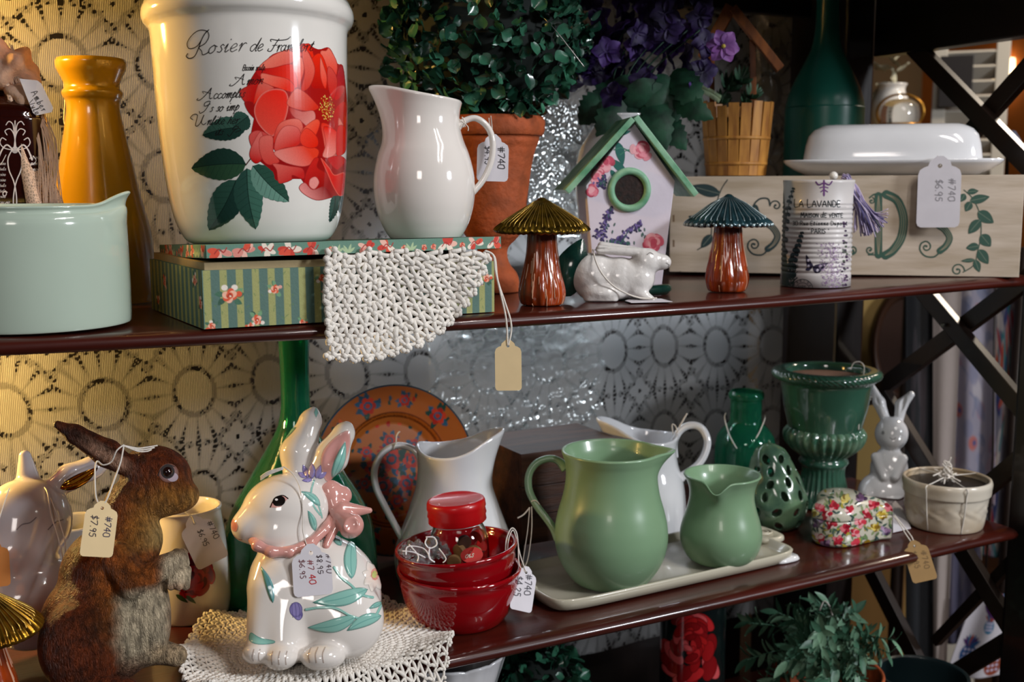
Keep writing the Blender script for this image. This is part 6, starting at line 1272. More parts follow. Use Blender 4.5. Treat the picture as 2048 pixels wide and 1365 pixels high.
f_ = Fr(c + EZ * .1); string(f_, [(1700, 742, -60), (1706, 730, -66), (1718, 728, -66), (1726, 738, -66), (1724, 760, -50), (1720, 800, -40), (1716, 860, -40)], un, 1.0)
# ------------------------------------------------------------------ ramekin tied with string
c = stand(1888, 1068, Z2, 66); s = mpp(c); rk = thing('ramekin', 'cream embossed ceramic pot tied up with string, right end of middle shelf', 'pot', c)
mCream = M('cream_glaze', '#cfc6b6', .25, coat=.4, color2='#b39c7c', vscale=14, bump=.25, bscale=60)
pr = pprof(c, [(1062, 64), (1056, 70), (1035, 74), (1010, 77), (985, 80), (982, 83), (972, 84), (962, 85), (957, 84)]); pr[0] = (pr[0][0], 0)
def emb(TH, R, Z): k = (R > 60 * s) * np.clip(1 - np.abs(Z - pr[3][1]) / (22 * s), 0, 1); return R + k * s * 2.2 * np.sin(TH * 14 + 3 * np.sin(Z * 300)) * np.cos(Z * 260 + TH * 3), Z
lathe('pot_body', vessel(pr, .004), c, mCream, rk, 120, emb); lathe('wax', [(78 * s, pr[-1][1] - 10 * s), (.0001, pr[-1][1] - 10 * s)], c, M('dark_wax', '#17100e', .35), rk)
f_ = Fr(c + EZ * .04); kt = c + EZ * (pr[-1][1] + 5 * s)
for a in (aF + .25, aF - .62, aF + 2.2, aF + 3.7):
    d = np.array([math.cos(a), math.sin(a), 0]); tube('string', spl([kt, c + d * 60 * s + EZ * (pr[-1][1] + 2 * s), c + d * 88 * s + EZ * pr[-1][1], c + d * 86 * s + EZ * pr[-1][1] * .85, c + d * 80 * s + EZ * pr[-1][1] * .4, c + d * 71 * s + EZ * .001], 5), 1.2 * s, mString, rk, 6)
A_ = Acc()
for i in range(26):
    q = rng.normal(size=3); A_.add(*tubeVF(spl([kt + 14 * s * rng.normal(size=3) * np.array([.7, .7, .4]) for _ in range(4)], 5), 1.5 * s, 6))
for i in range(10): A_.add(*tubeVF(spl([kt, kt + EZ * 12 * s + rng.normal(size=3) * 4 * s, kt + EZ * 26 * s + rng.normal(size=3) * 8 * s], 4), 1.3 * s, 5))
A_.build('string_knot', mString, rk)
# ------------------------------------------------------------------ floral heart trinket box
c = atz(1700, 1106, Z2) + np.array([.040, .040, 0]); c = lift(c, .03, Z2); s = mpp(c); hx = thing('trinket_box', 'heart-shaped porcelain trinket box covered in red rose chintz', 'trinket box', c); fH = Fr(c + EZ * .02)
mChz = M('chintz_ground', '#c4bfae', .2, coat=.6)
th_ = np.linspace(0, 2 * PI, 120, endpoint=False); hxs = 16 * np.sin(th_) ** 3; hys = 13 * np.cos(th_) - 5 * np.cos(2 * th_) - 2 * np.cos(3 * th_) - np.cos(4 * th_); hrt = np.stack([hxs, hys + 2], 1) / 17 * np.array([1.0, .92])
hax = -FWD * np.array([1, 1, 0]) * .35 + RIGHT * np.array([1, 1, 0]) * .9; hax /= np.linalg.norm(hax); hay = np.cross(EZ, hax)      # heart points right-front
def heart(rows):
    V = []
    for k, z in rows: V.append(c + (hrt[:, 1:2] * -hax + hrt[:, 0:1] * hay) * .053 * k + EZ * z)
    return np.vstack(V), gridF(len(rows), 120, cv=True)
hz_ = lambda y: max(0, pprof(c, [(y, 1)])[0][1])
V, F = heart([(0, .001), (.93, .001), (.97, 0), (1, .003), (1, .0265), (.985, .0275), (.5, .0275)]); hb1 = mesh('box_body', V, F, mChz, hx); V, F = heart([(.9, .0280), (1.0, .0284), (1.01, .030), (1.01, .0345), (.98, .038), (.85, .0425), (.55, .0465), (.2, .048), (.001, .048)]); hb2 = mesh('box_lid', V, F, mChz, hx)
cv = Cv(1604, 980, 1802, 1116, 1.4)
for i in range(260): x_, y_ = 1605 + 195 * rng.random(), 985 + 125 * rng.random(); a = rng.random() * 6; P, _ = leafpoly(x_, y_, x_ + 13 * math.cos(a), y_ + 13 * math.sin(a), 4.5); cv.poly(P, random.choice(['#3f5f56', '#6f8a5a', '#8a9a6a', '#2f4a48', '#b0a03a']), op=.85)
for i, (x_, y_) in enumerate([(1640, 1015), (1668, 1012), (1690, 1000), (1722, 998), (1700, 1020), (1748, 1010), (1735, 1030), (1765, 1030), (1635, 1045), (1662, 1050), (1690, 1056), (1720, 1046), (1750, 1056), (1772, 1062), (1640, 1075), (1675, 1082), (1712, 1086), (1738, 1090), (1766, 1092), (1655, 1030), (1780, 1015), (1710, 1066), (1626, 1028), (1652, 1092)]):
    pal = [('#b3283a', '#d8747c', '#8a1626'), ('#c83a4a', '#e39aa0', '#9a1c2c'), ('#c9a83a', '#e0cf7a', '#8a6a1a'), ('#6a4a6e', '#9a7a9a', '#3f2a48'), ('#b3283a', '#e8c8c4', '#8a1626')][i % 5]
    for j in range(9): a = j * .75; q = 8 * rng.random(); cv.ell(x_ + q * math.cos(a), y_ + q * math.sin(a), 5.6, 4, pal[rng.integers(0, 3)], rot=a)
decal('chintz_print', cv, [hb1, hb2], M('chintz_paint', '#ffffff', .2, paint='alpha', coat=.6), hx, off=.00012)
# tan tag hanging from the box over the shelf edge
fT2 = Fr(atz(1830, 1100, Z2) - np.array([0, .012, 0])); t3 = thing('price_tag', 'tan price tag with faint pencil marks hanging over the middle shelf edge', 'tag', fT2.p(1828, 1092)); ca_ = tag_card(fT2, 1829, 1093, 1851, 1163, 48, M('tan_card', '#b08d5c', .75, var=.06, vscale=80), t3, 0, -4)
string(fT2, [(1786, 1032, 26), (1796, 1044, 18), (1812, 1070, 8), (1829, 1094, 0)], t3, 1.3); string(fT2, [(1788, 1030, 28), (1806, 1052, 18), (1824, 1076, 6), (1829, 1094, 0)], t3, 1.3)
write('handwriting', [dict(s='#740', x=1842, y=1104, h=10, ang=78, wd=1.1, col='#8a6f4c', jit=.4), dict(s='$5.95', x=1822, y=1104, h=10, ang=76, wd=1.1, col='#8a6f4c', jit=.4)], [ca_], t3, (1800, 1090, 1875, 1165))
t4 = thing('price_tag', 'small white price tag lying between the heart box and cream pot', 'tag', atz(1810, 1060, Z2)); prism('card', [atz(x, y, Z2) + EZ * (.0012 + dz) for x, y, dz in ((1786, 1068, 0), (1822, 1060, 0), (1806, 1032, .006), (1790, 1024, .012), (1784, 1030, .012))], EZ, .0004, mTagWhite, t4)
# ------------------------------------------------------------------ small white rabbit figurine, right
P0 = lift(onY(1768, .985, Z2), .03, Z2); fr = Fr(P0 + EZ * .05); s = fr.s; r_ = thing('rabbit_figurine', 'white glazed standing rabbit figurine beside the green urn', 'figurine', P0)
b = Body(fr, 7); b.e((1764, 985, 4), (46, 40, 36)).e((1778, 938, 0), (36, 44, 30)).e((1783, 868, 0), (32, 34, 30)).e((1786, 884, -18), (18, 15, 14), k=6)
b.c((1772, 842, 4), (1758, 805, 6), 9, 12, k=4).c((1758, 805, 6), (1744, 772, 8), 12, 5, k=4).c((1797, 842, 4), (1803, 810, 4), 9, 12, k=4).c((1803, 810, 4), (1822, 790, -2), 12, 7, k=4).c((1752, 915, -14), (1768, 955, -26), 10, 8, k=5).c((1805, 918, -14), (1790, 955, -28), 10, 8, k=5).e((1735, 990, -6), (18, 24, 26), k=6).e((1790, 1006, -16), (30, 12, 22), k=6)
b.e((1750, 790, -8), (5, 24, 6), -22, k=2, sub=True).e((1805, 812, -10), (5, 22, 6), 12, k=2, sub=True)
rbo = b.build('rabbit_body', mWhiteCool, r_, 1.3, P0[2]); cv = Cv(1750, 850, 1815, 900, 2); cv.ell(1766, 866, 3, 4, '#8f8f92', op=.7); cv.stroke([(1780, 876), (1786, 880), (1792, 876)], 1.6, '#9a9698', 4); decal('face_print', cv, [rbo], mPaint, r_)
string(fr, [(1742, 800, -6), (1728, 798, -8), (1722, 800, -8)], r_, 1.4); string(fr, [(1744, 796, -8), (1730, 788, -8), (1726, 790, -8)], r_, 1.2)
# ------------------------------------------------------------------ crocheted doilies
mYarn = M('white_crochet_yarn', '#ece6dd', .85, bump=.9, bscale=1100, bdist=.0006, var=.12, vscale=60)
def crochet(name, mapf, radii, parent, pitch, yr, a0=0., a1=2 * PI, keep=None, mat=None, seed=1, solid=0.0, scal=0):
    """rounds of crochet: mapf(r, a, lift) -> world; radii of the rounds; pitch = stitch width; yr = yarn radius"""
    A = Acc(); rg = np.random.default_rng(seed); full = abs(a1 - a0 - 2 * PI) < 1e-6
    def add(pts, r):
        if keep and not all(keep(*p[:2]) for p in (pts[0], pts[-1])): return
        P = np.array([mapf(*p) for p in pts]); A.add(*tubeVF(P, r, 6))
    for k in range(len(radii) - 1):
        r0, r1 = radii[k], radii[k + 1]; rm = (r0 + r1) / 2; op = rm > solid; pt = pitch if op else pitch * .8
        n = max(6, int((a1 - a0) * rm / pt)); da = (a1 - a0) / n; j = .12 * pt
        for i in range(n):
            a = a0 + (i + .5 * (k % 2)) * da; w = rg.normal(0, j / max(rm, .003)) ; u = rg.normal(0, .3 * yr)
            # two legs of the stitch (V), a bump where they meet
            add([(r0, a + w, u), (rm, a + da * .30, yr * .7), (r1, a + da * .5, u)], yr * (1 + .15 * rg.normal() * .5) * np.array([.9, 1.1, 1.05]))
            add([(r1, a + da * .5, 0), (rm, a + da * .74, yr * .2), (r0, a + da * 1.0 + w, u)], yr * np.array([1.05, 1.0, .9]))
            if not keep or keep(r1, a + da * .5): V, F = ballVF(mapf(r1, a + da * .5, yr * .4), yr * (1.35 if op else 1.2), 8, 6); A.add(V, F)
        m = max(24, int((a1 - a0) * r1 / (pitch * .45))); aa = np.linspace(a0, a1, m + 1); seg = []
        for q in aa:
            ok = (not keep) or keep(r1, q)
            if ok: seg.append(mapf(r1 * (1 + .006 * math.sin(q * n)), q, yr * .4 * math.sin(q * n * 1.0)))
            if (not ok or q == aa[-1]) and len(seg) > 2: A.add(*tubeVF(np.array(seg), yr * .8, 6)); seg = []
            elif not ok: seg = []
    rE = radii[-1]; n = int((a1 - a0) * rE / (pitch * 1.25))
    for i in range(n):                                          # picot edge
        a = a0 + (a1 - a0) * i / n; 
        if keep and not keep(rE, a): continue
        for q in range(3): V, F = ballVF(mapf(rE + yr * (1.2 + .6 * (q == 1)), a + (q - 1) * yr * 1.1 / rE, yr * .3 * rg.normal()), yr * 1.25, 8, 6); A.add(V, F)
    return A.build(name, mat or mYarn, parent)
# hanging over the front of the box
fD = Fr(O_ + ax_ * wB * .62 - ay_ * .006 + EZ * hB * .5); s = fD.s; nfr = -ay_; Od = O_ - ay_ * .0128
def hang(x, y, l=0):
    v = ray(x, y); t = ((Od - CAM) @ ay_) / (v @ ay_); P = CAM + v * t; dz = max(0, (y - 500) / 220)
    return P - ay_ * (l + .0022 * dz * math.sin(x * .045 + 1) + .003 * max(0, (y - 600) / 50) + .0008)
cx0, cy0 = 700, 470
dt = thing('crochet_doily', 'white crocheted doily hanging out from under the box lid over the shelf edge', 'doily', hang(800, 600))
R_ = np.linspace(24, 240, 12) * s; mapm = lambda r, a, l: hang(cx0 + r / s * (1.13 if math.cos(a) > 0 else 1.0) * math.cos(a), cy0 + r / s * math.sin(a), l)
kp = lambda r, a: (lambda x, y: y > 499 and x > 652 + 3 * math.sin(y * .3) and x < 990)(cx0 + r / s * (1.13 if math.cos(a) > 0 else 1.0) * math.cos(a), cy0 + r / s * math.sin(a))
crochet('crochet', mapm, R_, dt, 18.5 * s, 5.0 * s, -.1, PI + .1, kp, seed=3)
seg = [hang(653 + 2 * math.sin(y * .3), y, .001) for y in range(502, 690, 4)]; A_ = Acc()
for i, p_ in enumerate(seg): A_.add(*ballVF(p_, 6 * s * (1 + .2 * math.sin(i * 2)), 8, 6))
A_.build('edge_chain', mYarn, dt)
tg = thing('price_tag', 'blank cream price tag hanging on string from the crocheted doily, below the upper shelf', 'tag', fD.p(1012, 690, -30)); string(fD, [(968, 503, -14), (985, 512, -16), (990, 545, -16), (1000, 590, -20), (1008, 630, -30), (1011, 662, -32), (1012, 690, -31)], tg, 1.9); string(fD, [(970, 502, -14), (988, 515, -14), (994, 560, -14), (1008, 605, -20), (1018, 640, -30), (1019, 664, -32), (1013, 690, -31)], tg, 1.9)
tag_card(fD, 1013, 691, 1014, 779, 53, mTagCream, tg, -31, -31, roll=.12)
# ------------------------------------------------------------------ painted rabbit jar
P0 = onY(628, .868, Z2); P0 = lift(P0, .06, Z2) + EZ * .006; fr = Fr(P0 + EZ * .09); s = fr.s
rj = thing('rabbit_jar', 'large white glazed rabbit jar with pink bow and painted flowers, on the crocheted doily', 'figurine', P0)
b = Body(fr, 14)
b.e((640, 1200, 10), (122, 128, 96), 0).e((585, 1185, -10), (78, 118, 68), 8).e((590, 1120, -4), (62, 52, 54)).e((572, 1020, -4), (88, 72, 64), -8, k=12).e((506, 1052, -14), (42, 36, 36), 0, k=16).e((560, 1066, -20), (60, 44, 44), k=12).e((600, 1080, 0), (44, 46, 50))
b.c((596, 960, 12), (598, 905, 14), 30, 36, k=5).c((598, 905, 14), (622, 838, 12), 36, 22, k=14).c((622, 838, 12), (627, 822, 12), 22, 9, k=8)
b.c((632, 955, -6), (662, 915, -12), 26, 33, k=5).c((662, 915, -12), (688, 868, -18), 33, 22, k=14).c((688, 868, -18), (695, 855, -20), 20, 8, k=8)
b.e((668, 905, -56), (13, 58, 16), 30, k=5, sub=True)
b.e((566, 1160, -14), (66, 76, 60), 0, k=12).e((575, 1250, -10), (74, 78, 64), 0, k=14).c((534, 1180, -38), (524, 1284, -50), 33, 27, k=22).e((516, 1300, -66), (27, 21, 34), 0, k=10).c((572, 1210, -42), (570, 1296, -60), 34, 29, k=22).e((564, 1308, -78), (32, 23, 36), 0, k=10)
b.e((690, 1235, -50), (74, 76, 46), 0, k=14).e((646, 1306, -84), (42, 25, 36), 0, k=14)
jr = b.build('rabbit_body', M('painted_rabbit_glaze', '#e6dfd8', .08, coat=.9, var=.03, vscale=20), rj, 1.95, P0[2])
mPink = M('pink_glaze', '#d89c92', .1, coat=.8, var=.1, vscale=60)
bb = Body(fr, 6)
for p in (((518, 1092, -62), (545, 1104, -70)), ((545, 1104, -70), (580, 1104, -66)), ((580, 1104, -66), (622, 1086, -52)), ((622, 1086, -52), (654, 1056, -30)), ((654, 1056, -30), (668, 1030, -10)), ((518, 1092, -62), (508, 1080, -34))): bb.c(p[0], p[1], 10, 10, k=8)
bb.build('collar', mPink, rj, 1.4)
bb = Body(fr, 7); bb.c((672, 1030, -20), (660, 985, -6), 10, 24, k=8).c((660, 985, -6), (684, 992, 0), 20, 20, k=8).c((676, 1030, -24), (700, 1052, -40), 12, 26, k=8).c((684, 1022, -16), (738, 1022, -14), 20, 6, k=5).c((676, 1040, -20), (652, 1092, -46), 12, 7, k=5)
bb.e((702, 1050, -68), (16, 18, 10), 20, k=4, sub=True); bb.build('bow', mPink, rj, 1.4)
TQ, TQ2, PKc = '#8cc0b4', '#5c9a92', '#d08a84'
def relief(name, draws, win, targets=[jr], off=.0002, k=1.15, parent=None):
    cv = Cv(*win, k=k); draws(cv); return decal(name, cv, targets, mPaint, parent or rj, off=off)
def dleaf(cv, x0, y0, x1, y1, wd, bend=0, c=TQ):
    P, mid = leafpoly(x0, y0, x1, y1, wd, bend, 0, 13); cv.poly(P, c, smooth=2, edge=(2.5, TQ2), h=.0009); cv.stroke(mid, 1.2, TQ2)
def body_paint(cv):
    cv.stroke([(668, 1136), (682, 1156), (700, 1170), (722, 1190), (745, 1196)], 5, TQ, 5, h=.0006)
    dleaf(cv, 735, 1180, 626, 1206, 30, -6); dleaf(cv, 703, 1158, 706, 1070, 26, -4); dleaf(cv, 682, 1092, 664, 1062, 16); dleaf(cv, 700, 1072, 692, 1060, 12); dleaf(cv, 742, 1118, 722, 1086, 13, 3); dleaf(cv, 752, 1132, 744, 1100, 10)
    cv.stroke([(612, 1220), (640, 1216), (672, 1218), (700, 1232), (730, 1242)], 5, TQ, 5, h=.0006); dleaf(cv, 712, 1234, 616, 1256, 27, -8); dleaf(cv, 762, 1232, 694, 1262, 24, 4); cv.stroke([(765, 1180), (764, 1205), (752, 1232)], 5, TQ, 5); dleaf(cv, 764, 1205, 738, 1218, 10)
    dleaf(cv, 546, 1206, 522, 1134, 15, 4, '#5b8f94'); cv.poly([(502, 1266), (520, 1276), (548, 1282), (546, 1288), (516, 1290), (499, 1282)], TQ, smooth=4, edge=(3, TQ2)); 
    for i in range(5): a = -.9 + i * .42; P, _ = leafpoly(604, 1236, 604 - 22 * math.cos(a * .9), 1222 + 16 * math.sin(a), 13); cv.poly(P, '#8b80b4', smooth=2, edge=(2.5, '#5b5288'))
    cv.ell(592, 1220, 13, 15, '#8b80b4', edge=(4, '#5b5288')); [cv.stroke([(590 + q, 1208), (592 + q * 1.3, 1222), (592 + q, 1236)], 1, '#4d4478', 3) for q in (-6, 0, 6)]
    for i in range(8): a = i * PI / 4 + .2; P, _ = leafpoly(748 + 4 * math.cos(a), 1152 + 5 * math.sin(a), 748 + 24 * math.cos(a), 1152 + 34 * math.sin(a), 17); cv.poly(P, '#efcfc0', smooth=3, edge=(2, '#e6ddd4'), grad=(748, 1152, 748 + 22 * math.cos(a), 1152 + 30 * math.sin(a), '#ece4da'), h=.0008)
    cv.ell(748, 1150, 8, 12, '#e39a88'); cv.ell(748, 1150, 5, 7, '#c8cf7a')
    for x0 in (508, 520): cv.stroke([(x0, 1300), (x0 - 3, 1312), (x0 - 2, 1322)], 1.6, '#b9a79c', 4)
    for x0 in (546, 560, 574): cv.stroke([(x0, 1304), (x0 - 3, 1316), (x0 - 2, 1330)], 1.6, '#b9a79c', 4)
    for x0 in (622, 636, 650): cv.stroke([(x0, 1296), (x0 - 5, 1310), (x0 - 3, 1326)], 1.8, '#b9a79c', 4)
relief('flower_relief', body_paint, (495, 1050, 782, 1340))
def eye_paint(cv):
    cv.poly([(541, 1014), (546, 1002), (556, 993), (566, 992), (573, 997), (577, 996), (570, 1004), (562, 1014), (552, 1016)], '#e0a8a0', smooth=4); cv.ell(558, 1003, 13, 10.5, '#17110f', rot=-.3); cv.stroke([(541, 1015), (547, 1002), (556, 994), (567, 992), (576, 998)], 2.2, '#17110f', 5); cv.ell(553, 1000, 3, 2.2, '#f4f0ee')
def nose_paint(cv):
    cv.poly([(462, 1048), (460, 1036), (468, 1040), (476, 1052), (472, 1064), (464, 1060)], '#c98076', smooth=4, edge=(4, '#d9a096')); cv.stroke([(467, 1070), (474, 1078), (484, 1080)], 1.4, '#c9a196', 4)
def cheek_paint(cv):
    cv.stroke([(628, 962), (622, 985), (626, 1010), (640, 1030)], 3.5, TQ, 5); dleaf(cv, 640, 1012, 602, 984, 15, 4); dleaf(cv, 630, 1062, 616, 1022, 14, 2); dleaf(cv, 632, 1066, 642, 1084, 8); cv.stroke([(632, 1000), (640, 1020), (644, 1036)], 3, TQ, 5)
    for a_ in ((612, 955, 596, 946, 11), (616, 957, 606, 930, 12), (624, 958, 624, 926, 14), (632, 957, 642, 930, 12), (636, 957, 654, 944, 11), (624, 960, 604, 962, 9)): P, _ = leafpoly(*a_); cv.poly(P, '#9a8fc4', smooth=3, edge=(2.4, '#6c60a0'), h=.0006)
def ear_paint(cv):
    cv.poly([(652, 962), (642, 930), (648, 900), (672, 874), (694, 862), (700, 872), (698, 900), (684, 936), (668, 958)], '#cf948c', smooth=4, edge=(5, '#dcb0a6')); dleaf(cv, 664, 956, 690, 884, 20, 3)
    dleaf(cv, 550, 890, 592, 856, 16, -3)
    cv.poly([(632, 815), (636, 826), (632, 836), (628, 826)], TQ); cv.poly([(556, 868), (566, 850), (580, 846), (566, 866), (556, 890)], '#7fb0ac', smooth=3, op=.5)
relief('painted_eye', eye_paint, (536, 986, 582, 1020), k=2); relief('painted_nose', nose_paint, (456, 1030, 490, 1086), k=1.6); relief('tulip_relief', cheek_paint, (590, 918, 665, 1095)); relief('ear_paint', ear_paint, (545, 810, 715, 970), off=.0003)
A_ = Acc(); 
for dy in (0, 3, 6): A_.add(*tubeVF(spl([fr.p(524, 958 + dy, -66), fr.p(540, 948 + dy, -72), fr.p(568, 940 + dy * .5, -72)], 6), 1.5 * s, 6))
A_.build('string_tuft', mString, rj)
string(fr, [(568, 938, -70), (586, 952, -68), (600, 978, -66), (606, 1020, -66), (606, 1060, -66), (612, 1086, -66), (622, 1104, -78)], rj, 1.1)
tg = thing('price_tag', 'white price tag with crossed-out price on the chest of the painted rabbit jar', 'tag', fr.p(625, 1110, -84)); ca_ = tag_card(fr, 622, 1106, 627, 1188, 74, mTagWhite, tg, -84, -86); 
write('handwriting', [dict(s='#740', x=652, y=1108, h=11, ang=88, wd=1.2, col='#4a3038', jit=.3), dict(s='$8.95', x=633, y=1110, h=11, ang=86, wd=1.2, col='#3a2028', jit=.4), dict(s='#7', x=615, y=1122, h=11, ang=84, wd=1.2, col='#8a3038', jit=.3), dict(s='40', x=618, y=1150, h=12, ang=84, wd=1.6, col='#c01824', jit=.3), dict(s='$6.95', x=598, y=1120, h=11, ang=86, wd=1.2, col='#6a3038', jit=.3)], [ca_], tg, (585, 1100, 668, 1192))
# doily under it
Cd = np.array([P0[0] + .002, P0[1] - .004, Z2]); RD_ = .112
def flat(r, a, l=0):
    x, y = Cd[0] + r * math.cos(a), Cd[1] + r * math.sin(a); ru = max(0, r / RD_ - .62) / .38
    z = Z2 + sag(x, Z2) + .0036 + l + ru ** 1.5 * (.006 + .006 * math.sin(a * 9)) 
    if y < YF + .010: d = YF + .010 - y; z -= max(0, d - .008) * 1.5; y = YF + .010 - d * .8 - .002
    return np.array([x, y, z])
dd = thing('crochet_doily', 'white crocheted doily with ruffled edge lying under the painted rabbit jar', 'doily', Cd)
crochet('crochet', flat, np.r_[np.linspace(.004, .06, 14), np.linspace(.066, RD_, 8)], dd, .0066, .00135, seed=4, solid=.07)
# ------------------------------------------------------------------ brown rabbit
P0 = lift(onY(208, .852, Z2), .06, Z2); fr = Fr(P0 + EZ * .10); s = fr.s; br_ = thing('rabbit_figurine', 'brown resin rabbit standing upright with cream belly and one ear swept back', 'figurine', P0)
b = Body(fr, 12)
b.e((205, 1250, 0), (118, 118, 92), 0).e((218, 1150, 0), (94, 100, 72), 18).e((262, 1080, 0), (62, 66, 56)).e((285, 1215, -30), (52, 112, 50), -4)
b.e((262, 1020, 0), (56, 66, 48), 12).e((312, 950, 0), (72, 60, 50), 20, k=10).e((352, 990, -4), (40, 40, 36), 20, k=12).e((372, 992, -6), (26, 26, 24), 0, k=10).e((320, 1000, -10), (46, 38, 40), k=10)
b.c((262, 940, -14), (215, 910, -26), 20, 27, k=5).c((215, 910, -26), (150, 872, -32), 27, 19, k=10).c((150, 872, -32), (116, 854, -34), 18, 8, k=8)
b.e((190, 898, -62), (60, 13, 18), 29, k=4, sub=True)
b.c((232, 1120, -50), (262, 1170, -70), 38, 30, k=7).c((262, 1170, -70), (325, 1135, -62), 29, 22, k=6).c((325, 1130, -56), (352, 1120, -56), 20, 20, k=8).c((330, 1150, -40), (352, 1150, -60), 20, 20, k=8)
for i, (x, d) in enumerate(((338, -74), (352, -78), (366, -72))): b.c((x + 4, 1140, d + 12), (x, 1172, d + 4), 8.5, 9, k=3)
for i, (x, d) in enumerate(((350, -50), (362, -46))): b.c((x, 1108, d), (x + 6, 1128, d - 4), 10, 8, k=3)
b.e((160, 1292, -62), (74, 90, 48), -10, k=4).c((250, 1320, 30), (320, 1305, 10), 26, 24, k=10).c((320, 1305, 10), (352, 1312, 0), 25, 22, k=6).c((180, 1375, -80), (250, 1372, -96), 30, 24, k=10)
fL2 = fr
def furp(V):
    # picture-plane coordinates of each vertex -> coat pattern
    d = V - CAM; q = d @ RW; X = CX + FPX * q[:, 0] / q[:, 2]; Y = CY + FPX * q[:, 1] / q[:, 2]
    nz = np.sin(V[:, 0] * 210 + 3 * np.sin(V[:, 2] * 160)) * np.sin(V[:, 2] * 240 + V[:, 1] * 120); n2 = np.sin(V[:, 0] * 70 + V[:, 2] * 55) * np.sin(V[:, 1] * 80 + V[:, 2] * 90)
    base = lin('#6a2c0e') * np.ones((len(V), 3)); mixc = lambda a, c: base * (1 - a[:, None]) + lin(c) * a[:, None]
    base = mixc(np.clip(.35 + .5 * n2, 0, .8), '#3c1c0c'); base = mixc(np.clip((.5 + .6 * nz) * .5, 0, .6), '#7e3612')
    g = lambda x, y, rx, ry, p=2: np.exp(-(np.abs((X - x) / rx) ** p + np.abs((Y - y) / ry) ** p))
    tan = np.clip(g(300, 1060, 60, 60) + g(250, 1190, 50, 90) * .6 + g(350, 1010, 60, 40), 0, 1); base = mixc(tan * .8, '#a8702c')
    bel = np.clip(1.4 * g(288, 1235, 56, 98, 4) - .08 * nz - .1, 0, 1); base = mixc(bel * .95, '#cdbd9f'); base = mixc(np.clip(g(325, 1075, 34, 44), 0, 1) * .8, '#c9a868')
    arm = np.clip(1.5 * np.exp(-(np.abs((X - 262) / 74) ** 6 + np.abs((Y - 1146 + (X - 262) * .18) / 37) ** 4)), 0, 1); base = base * (1 - arm[:, None]) + lin('#8a4a1a') * (1 + .3 * nz[:, None]) * arm[:, None]
    base = mixc(np.clip(1.3 * g(358, 1150, 34, 46, 4), 0, 1), '#d8c4a4'); base = mixc(np.clip(1.2 * g(345, 1318, 48, 30, 4), 0, 1), '#cbb08c'); base = mixc(g(392, 1000, 22, 20) * .8, '#d09a50'); base = mixc(g(352, 1178, 24, 10) * .5, '#c47a4c')
    inner = np.exp(-(((X - 190) * .87 + (Y - 898) * .5) / 74) ** 4 - (((Y - 898) * .87 - (X - 190) * .5) / 15) ** 4); base = mixc(np.clip(inner * 1.2, 0, 1) * (np.clip((X - 130) / 90, .15, 1)), '#c49a80'); base = mixc(g(150, 872, 30, 22) * .8, '#2a140c')
    return base
fur = M('painted_fur_resin', '#ffffff', .5, paint=True, spec=.3, color2='#a4a4a4', vscale=260, vstr=(1, 1, .3)); 
def furbump(m, sc=260, st=1.0, dist=.005):
    nt = m.node_tree; N = nt.nodes; L = nt.links; tc = N.new('ShaderNodeTexCoord'); mp = N.new('ShaderNodeMapping'); mp.inputs['Rotation'].default_value = (.5, .6, .3); mp.inputs['Scale'].default_value = (1, 1, .28); n = N.new('ShaderNodeTexNoise'); n.inputs['Scale'].default_value = sc * 2; n.inputs['Detail'].default_value = 5; n.inputs['Distortion'].default_value = 1.6
    bp = N.new('ShaderNodeBump'); bp.inputs['Strength'].default_value = st; bp.inputs['Distance'].default_value = dist; L.new(tc.outputs['Object'], mp.inputs[0]); L.new(mp.outputs[0], n.inputs[0]); L.new(n.outputs['Fac'], bp.inputs['Height']); L.new(bp.outputs[0], N['Principled BSDF'].inputs['Normal'])
furbump(fur)
bo = b.build('rabbit_body', fur, br_, 2.1, P0[2], paint=furp)
cv = Cv(300, 905, 405, 1005, 2.2); cv.ell(337, 947, 20, 19, '#8a6c6a', op=.8, edge=(9, '#6a3a22')); cv.ell(345, 955, 11, 9, '#b0a2ae', op=.7); cv.ell(335, 944, 14, 14, '#1a0e0c'); cv.stroke([(316, 952), (322, 938), (334, 930), (348, 934)], 2, '#1a0e0c', 5)
eo = decal('eye_paint', cv, [bo], mPaintFlat, br_, off=.0004); ev_ = np.empty(len(eo.data.vertices) * 3); eo.data.vertices.foreach_get('co', ev_); ev_ = ev_.reshape(-1, 3); ec_ = ev_[np.argmin([abs(proj(q)[0] - 335) + abs(proj(q)[1] - 944) for q in ev_[::3]]) * 3]; ball('eye', ec_ + fr.f * 6 * s, 11.5 * s, M('dark_glass_eye', '#1d0d0b', .05, coat=1), br_); ball('nose_glint', fr.p(390, 985, -12), 3.4 * s, M('nose_paint', '#c9a090', .3), br_, 12, 8)
A_ = Acc()
for dy, x1 in ((0, 312), (4, 306), (8, 300)): A_.add(*tubeVF(spl([fr.p(244, 899, -74), fr.p(272, 904 + dy * .7, -70), fr.p(290, 902 + dy, -66), fr.p(x1, 898 + dy, -62)], 6), 1.6 * s, 6))
A_.build('string_ends', mString, br_)
tg = thing('price_tag', 'cream price tag reading #740 $7.95 hanging from the ear of the brown rabbit', 'tag', fr.p(204, 1018, -80)); string(fr, [(246, 898, -76), (232, 910, -78), (222, 930, -66), (206, 936, -60), (194, 928, -50), (190, 950, -74), (192, 1000, -84), (203, 1022, -86)], tg, 1.7); string(fr, [(246, 898, -76), (240, 930, -78), (228, 965, -84), (214, 1002, -88), (204, 1022, -86)], tg, 1.8)
